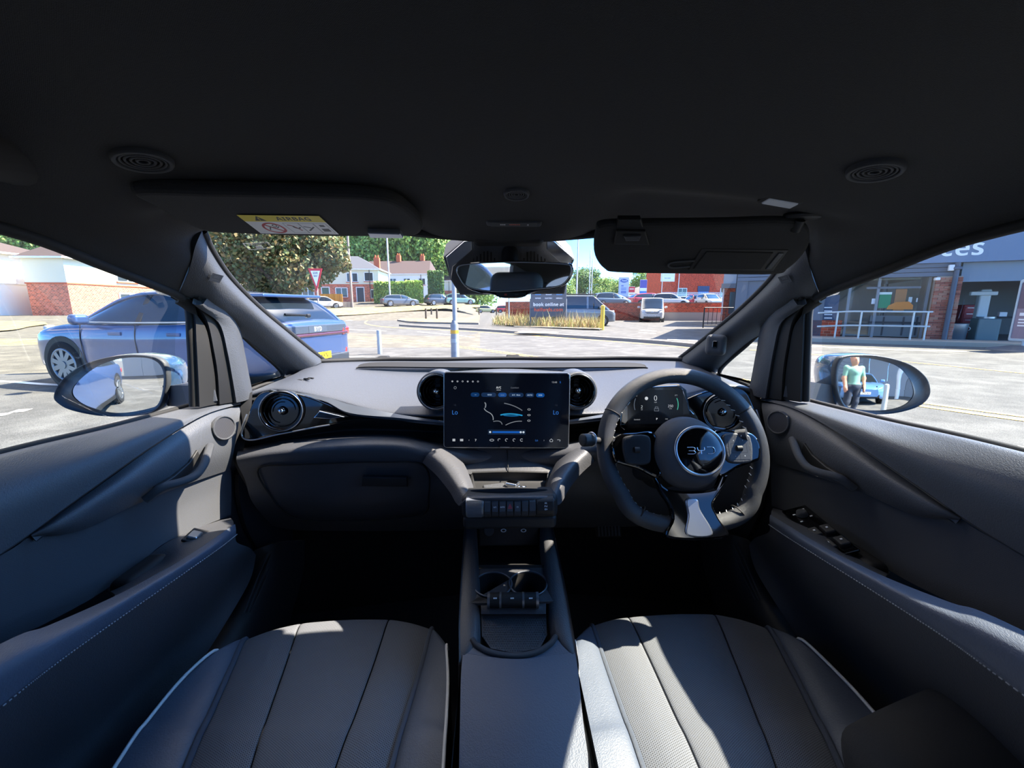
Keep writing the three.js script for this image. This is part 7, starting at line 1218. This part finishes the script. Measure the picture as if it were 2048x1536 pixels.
  const th = (name, label, cat, u, off) => { const q = put3(u, 676, off), w = gO.clone().addScaledVector(gE, -q[0]).addScaledVector(gN, off).add(V(0, 0.03, 0)); return thing(name, label, cat, w.toArray(), Math.atan2(gN.x, gN.z)); };
  const bin = th('metal_bin', 'shiny metal bin just inside the workshop bay', 'bin', 1907, -1.0); mesh('drum', lathe([[0, 0.02], [0.3, 0.02], [0.32, 0.6], [0.34, 0.62], [0.33, 0.64], [0.3, 0.62]], 32), M.satin, bin); mesh('handle', new THREE.TorusGeometry(0.06, 0.012, 6, 16).translate(0.33, 0.45, 0), M.satin, bin);
  const cab = th('tool_cabinet', 'red tool cabinet with drawers in the workshop bay', 'cabinet', 1930, -2.6); mesh('case', rbox(0.6, 1.25, 0.5, 0.03, 0, 0.68, 0), std(0xa8333a, 0.4), cab); for (let i = 0; i < 5; i++) { const d = mesh('drawer', rbox(0.52, 0.19, 0.03, 0.01, 0, 0.2 + i * 0.23, 0.26), std(0xb83c42, 0.4), cab); mesh('drawer_pull', box(0.4, 0.02, 0.03, 0, 0.27 + i * 0.23, 0.28), M.satin, d); }
  const mach = th('tyre_machine', 'pale grey workshop machine beside the red tool cabinet', 'machine', 1964, -1.3); mesh('body', rbox(0.6, 0.8, 0.6, 0.05, 0, 0.42, 0), std(0x7d8a88, 0.5), mach); mesh('column', rbox(0.3, 1.5, 0.28, 0.05, -0.1, 1.1, -0.2), std(0xdadfdc, 0.4), mach); mesh('arm', rbox(0.7, 0.14, 0.16, 0.03, -0.2, 1.7, 0), std(0xdadfdc, 0.4), mach); mesh('turntable', cyl(0.25, 0.25, 0.06, 24).translate(0, 0.85, 0), M.satin, mach);
  const wb = th('workbench', 'dark workbench with small boxes in the workshop bay', 'workbench', 2012, -1.9); mesh('top', box(1.0, 0.06, 0.5, 0, 0.85, 0), blackP, wb); for (const x of [-0.45, 0.45]) mesh('leg', box(0.06, 0.83, 0.4, x, 0.42, 0), blackP, wb); mesh('small_box', [rbox(0.2, 0.16, 0.15, 0.01, -0.25, 0.96, 0.05), rbox(0.15, 0.1, 0.15, 0.01, 0.3, 0.93, 0.05)], frameW, wb);
  // railing
  const rl = gT('handrail', 'pale galvanised handrail in front of the shop window', 'railing'), rr0 = 0.9; const P = (u, v) => onFacade(u, v, rr0).sub(gO).applyAxisAngle(V(0, 1, 0), -Math.atan2(gN.x, gN.z));
  const railM = std(0xd3d9d6, 0.45, { metalness: 0.3 });
  mesh('rail', tube([P(1636, 626), P(1700, 623), P(1724, 623), P(1866, 624)], 0.03, 30, 8), railM, rl); mesh('rail', tube([P(1634, 653), P(1692, 651), P(1720, 651), P(1860, 653)], 0.03, 30, 8), railM, rl);
  for (const [u, v, u2] of [[1724, 622, 1716], [1829, 623, 1819], [1857, 624, 1847], [1676, 625, 1669]]) { const a = P(u, v), b = a.clone(); b.y = 0; mesh('upright', between(b, a, 0.03, 10), railM, rl); }
  structure('trim_' + nTrim++, put(merge([box(9, 0.16, 1.6, -1.5, 0.06, 0.7)]), new THREE.Matrix4().makeRotationY(Math.atan2(gN.x, gN.z)).setPosition(gO)), std(0xb4a998, 0.95), 'raised concrete walkway along the shop front', 'walkway');
  // A-board
  const ab = thing('pavement_sign', 'tall framed advertising stand on a dark base beside the workshop bay', 'sign', G(2042, 702).toArray(), -1.3);
  mesh('base', lathe([[0, 0.16], [0.2, 0.15], [0.55, 0.05], [0.6, 0]], 36).scale(1.25, 1, 0.7), std(0x565c66, 0.5), ab); mesh('stem', cyl(0.03, 0.03, 0.3, 10).translate(0, 0.2, 0), galv, ab);
  mesh('frame', extr(rrect(0.62, 1.75, 0.05), 0.06, 0.01, [rrect(0.52, 1.6, 0.03)]).translate(0, 1.15, -0.03), galv, ab);
  plate('poster_face', 0.54, 1.62, new THREE.Matrix4().setPosition(0, 1.15, 0.012), std(0xffffff, 0.5, { map: canvas(256, 560, (g) => { g.fillStyle = '#6a5560'; g.fillRect(0, 0, 256, 560); g.fillStyle = '#8a7884'; g.fillRect(0, 260, 256, 300); g.fillStyle = '#e7e2e4'; g.fillRect(40, 300, 170, 30); g.fillRect(40, 360, 150, 14); g.fillRect(40, 390, 160, 14); g.fillRect(40, 420, 120, 14); g.fillStyle = '#9fb0b0'; g.fillRect(60, 110, 130, 90); }) }), ab); mesh('poster_back', box(0.54, 1.62, 0.01, 0, 1.15, 0), blackP, ab);
}
{ // the grey building end seen past the driver's pillar, and railings at the car park edge
  const p = flat(1490, 650, 27), t = thing('side_building', 'grey clad building end with tall windows right of the car park', 'building', p.toArray(), -0.5);
  mesh('walls', boxUV(box(6, 2.5, 9, 1.6, 1.25, -4.5)), std(0xb59a8c, 0.9, { map: brickT }), t); mesh('upper_cladding', box(6.2, 2.6, 9.2, 1.6, 3.8, -4.5), std(0x9aa3ab, 0.5), t); mesh('fascia', box(6.4, 0.3, 9.4, 1.6, 2.6, -4.5), std(0x6a7077, 0.6), t);
  for (let i = 0; i < 6; i++) { const w = mesh('window', box(0.06, 1.5, 1.0, -1.42, 1.6, -0.8 - i * 1.35), paneM, t); mesh('window_post', box(0.1, 1.7, 0.12, -1.44, 1.6, -0.2 - i * 1.35), frameW, w); }
  for (let i = 0; i < 3; i++) { const w = mesh('window', box(0.9, 1.4, 0.06, -0.6 + i * 1.5, 1.5, 0.02), paneM, t); mesh('window_post', box(0.12, 1.6, 0.1, 0.0 + i * 1.5, 1.5, 0.03), frameW, w); }
  const r = thing('cycle_rail', 'black steel railing at the corner of the car park', 'railing', flat(1432, 650, 25).toArray(), 0.2);
  mesh('frame', [between(V(-0.9, 1.2, 0), V(1.8, 1.2, 0), 0.03), between(V(-0.9, 0.15, 0), V(1.8, 0.15, 0), 0.03), between(V(-0.9, 0, 0), V(-0.9, 1.2, 0), 0.04), between(V(1.8, 0, 0), V(1.8, 1.2, 0), 0.04)], blackP, r); for (let i = 1; i < 9; i++) mesh('baluster', between(V(-0.9 + i * 0.3, 0.15, 0), V(-0.9 + i * 0.3, 1.2, 0), 0.015, 6), blackP, r);
}
// ---------- behind us, seen in the mirrors ----------
{
  const at = (s, x, z) => V(s * x, 0, z);
  const b = thing('dealership', 'pale grey panelled showroom wall behind the car', 'building', [3.2, 0, 12.5], Math.PI + 0.12);
  for (let i = 0; i < 12; i++) mesh('wall_panel', rbox(1.18, 4.6, 0.12, 0.02, -7 + i * 1.2, 2.3, 0), std(i % 3 ? 0xa9adb0 : 0x8d9195, 0.6), b);
  mesh('roller_door', box(3.2, 2.6, 0.2, 1.6, 1.3, 0.02), std(0x8f959a, 0.6), b); for (let i = 0; i < 12; i++) mesh('door_slat', rbox(3.16, 0.19, 0.04, 0.015, 1.6, 0.12 + i * 0.215, 0.13), std(0x989ea3, 0.6), b); mesh('canopy', box(15, 0.5, 3, -0.4, 4.2, 1.2), std(0x6d7278, 0.6), b); for (const x of [-1.9, -4.2]) mesh('column', cyl(0.12, 0.12, 4, 16).translate(x, 2, 2.0), std(0xdfe4e6, 0.5), b);
  vehicle('parked_car', 'blue car parked nose towards us, reflected in the driver mirror', 'car', 'suv', carPaint(0x5b86b8, 0.3), V(2.35, 0, 9.2), Math.PI / 2, { fine: true, plate: 'EK74 UTM', plateY: 0.55 });
  vehicle('parked_car', 'dark blue car standing behind the passenger side, reflected in the passenger mirror', 'car', 'suv', carPaint(0x3d5580, 0.3), V(-3.0, 0, 2.6), Math.PI / 2 + 0.02, { fine: true });
  post('bollard', 'pale steel bollard reflected in the driver mirror', V(2.45, 0, 4.2), 1.0, 0.07, std(0xb9c4c8, 0.5));
}
{ // the man standing by the car's tail
  const t = thing('person', 'man in a green shirt and dark trousers standing beside the car', 'person', [1.5, 0, 3.7], 2.85);
  const field = (joints, bones, lo, size, N, k) => {
    const mc = new MarchingCubes(N, new THREE.MeshBasicMaterial(), false, false, 200000); mc.isolation = 0; const h = size / 2, c = V(lo.x + h, lo.y + h, lo.z + h);
    for (let z = 0; z < N; z++) for (let y = 0; y < N; y++) for (let x = 0; x < N; x++) {
      const p = V((x - N / 2) / (N / 2), (y - N / 2) / (N / 2), (z - N / 2) / (N / 2)).multiplyScalar(h).add(c); let d = 9;
      for (const [a, b] of bones) { const A = joints[a], B = joints[b], ab = V(B[0] - A[0], B[1] - A[1], B[2] - A[2]), tt = clamp(p.clone().sub(V(A[0], A[1], A[2])).dot(ab) / Math.max(ab.lengthSq(), 1e-9), 0, 1), q = V(A[0], A[1], A[2]).addScaledVector(ab, tt), e = p.distanceTo(q) - lerp(A[3], B[3], tt); const m = clamp(0.5 + 0.5 * (e - d) / k, 0, 1); d = lerp(e, d, m) - k * m * (1 - m); }
      mc.field[x + y * N + z * N * N] = -d;
    }
    mc.update(); const n = mc.count, g = new THREE.BufferGeometry(); g.setAttribute('position', new THREE.BufferAttribute(mc.positionArray.slice(0, n * 3), 3)); g.setAttribute('normal', new THREE.BufferAttribute(mc.normalArray.slice(0, n * 3), 3)); return g.scale(h, h, h).translate(c.x, c.y, c.z);
  };
  const J = { pel: [0, 0.95, 0, 0.15], ch: [0, 1.32, 0, 0.16], nk: [0, 1.5, 0, 0.06], hd: [0, 1.6, 0.02, 0.09], hd2: [0, 1.7, 0.0, 0.1], sl: [-0.19, 1.42, 0, 0.07], sr: [0.19, 1.42, 0, 0.07], el: [-0.25, 1.14, 0.02, 0.05], er: [0.25, 1.14, 0.02, 0.05], wl: [-0.24, 0.9, 0.1, 0.035], wr: [0.24, 0.9, 0.1, 0.035], hl: [-0.1, 0.92, 0, 0.11], hr: [0.1, 0.92, 0, 0.11], kl: [-0.11, 0.5, 0.02, 0.075], kr: [0.11, 0.5, 0.02, 0.075], al: [-0.11, 0.09, -0.02, 0.05], ar: [0.11, 0.09, -0.02, 0.05], tl: [-0.12, 0.045, 0.14, 0.04], tr: [0.12, 0.045, 0.14, 0.04], nose: [0, 1.63, 0.12, 0.018] };
  const F = (n, s) => { for (let i = 0; i < 4; i++) { J[n + i] = [s * (0.24 - 0.0), 0.86, 0.1 + (i - 1.5) * 0.02, 0.011]; J[n + i + 'e'] = [s * 0.235, 0.775 + (i === 0 || i === 3 ? 0.012 : 0), 0.115 + (i - 1.5) * 0.022, 0.009]; } J[n + 't'] = [s * 0.22, 0.88, 0.14, 0.012]; J[n + 'te'] = [s * 0.21, 0.82, 0.165, 0.01]; J[n + 'p'] = [s * 0.24, 0.85, 0.105, 0.03]; };
  F('L', -1); F('R', 1);
  const fingers = (n, w) => [[w, n + 'p'], ...[0, 1, 2, 3].map((i) => [n + i, n + i + 'e']), [n + 't', n + 'te']];
  const whole = field(J, [['pel', 'ch'], ['ch', 'nk'], ['nk', 'hd'], ['hd', 'hd2'], ['ch', 'sl'], ['ch', 'sr'], ['sl', 'el'], ['sr', 'er'], ['el', 'wl'], ['er', 'wr'], ['pel', 'hl'], ['pel', 'hr'], ['hl', 'kl'], ['hr', 'kr'], ['kl', 'al'], ['kr', 'ar'], ['al', 'tl'], ['ar', 'tr'], ['nose', 'nose'], ...fingers('L', 'wl'), ...fingers('R', 'wr')], V(-0.93, -0.02, -0.93), 1.86, 110, 0.035);
  const p = whole.attributes.position, col = new Float32Array(p.count * 3), c = new THREE.Color();
  for (let i = 0; i < p.count; i++) { const y = p.getY(i), x = Math.abs(p.getX(i)); c.set(y < 0.1 ? 0x1c1c1e : y < 0.98 && x < 0.205 ? 0x2c3340 : (y > 1.475 && x < 0.13) || (x > 0.19 && y < 1.2) ? 0xc68d70 : 0x77a592); if (y > 1.69 && p.getZ(i) < 0.03) c.set(0x8b6a58); col.set([c.r, c.g, c.b], 3 * i); }
  whole.setAttribute('color', new THREE.BufferAttribute(col, 3));
  mesh('body', whole, std(0xffffff, 0.8, { vertexColors: true }), t);
  for (const s of [-1, 1]) { mesh('eye', new THREE.SphereGeometry(0.011, 10, 8).translate(s * 0.033, 1.655, 0.096), M.black, t); mesh('ear', new THREE.SphereGeometry(0.025, 10, 8).scale(0.4, 1, 0.7).translate(s * 0.1, 1.64, 0.01), std(0xc68d70, 0.8), t); }
  mesh('mouth', rbox(0.045, 0.008, 0.01, 0.003, 0, 1.575, 0.107), std(0x9a5548, 0.8), t);
}
renderer.render(scene, camera);
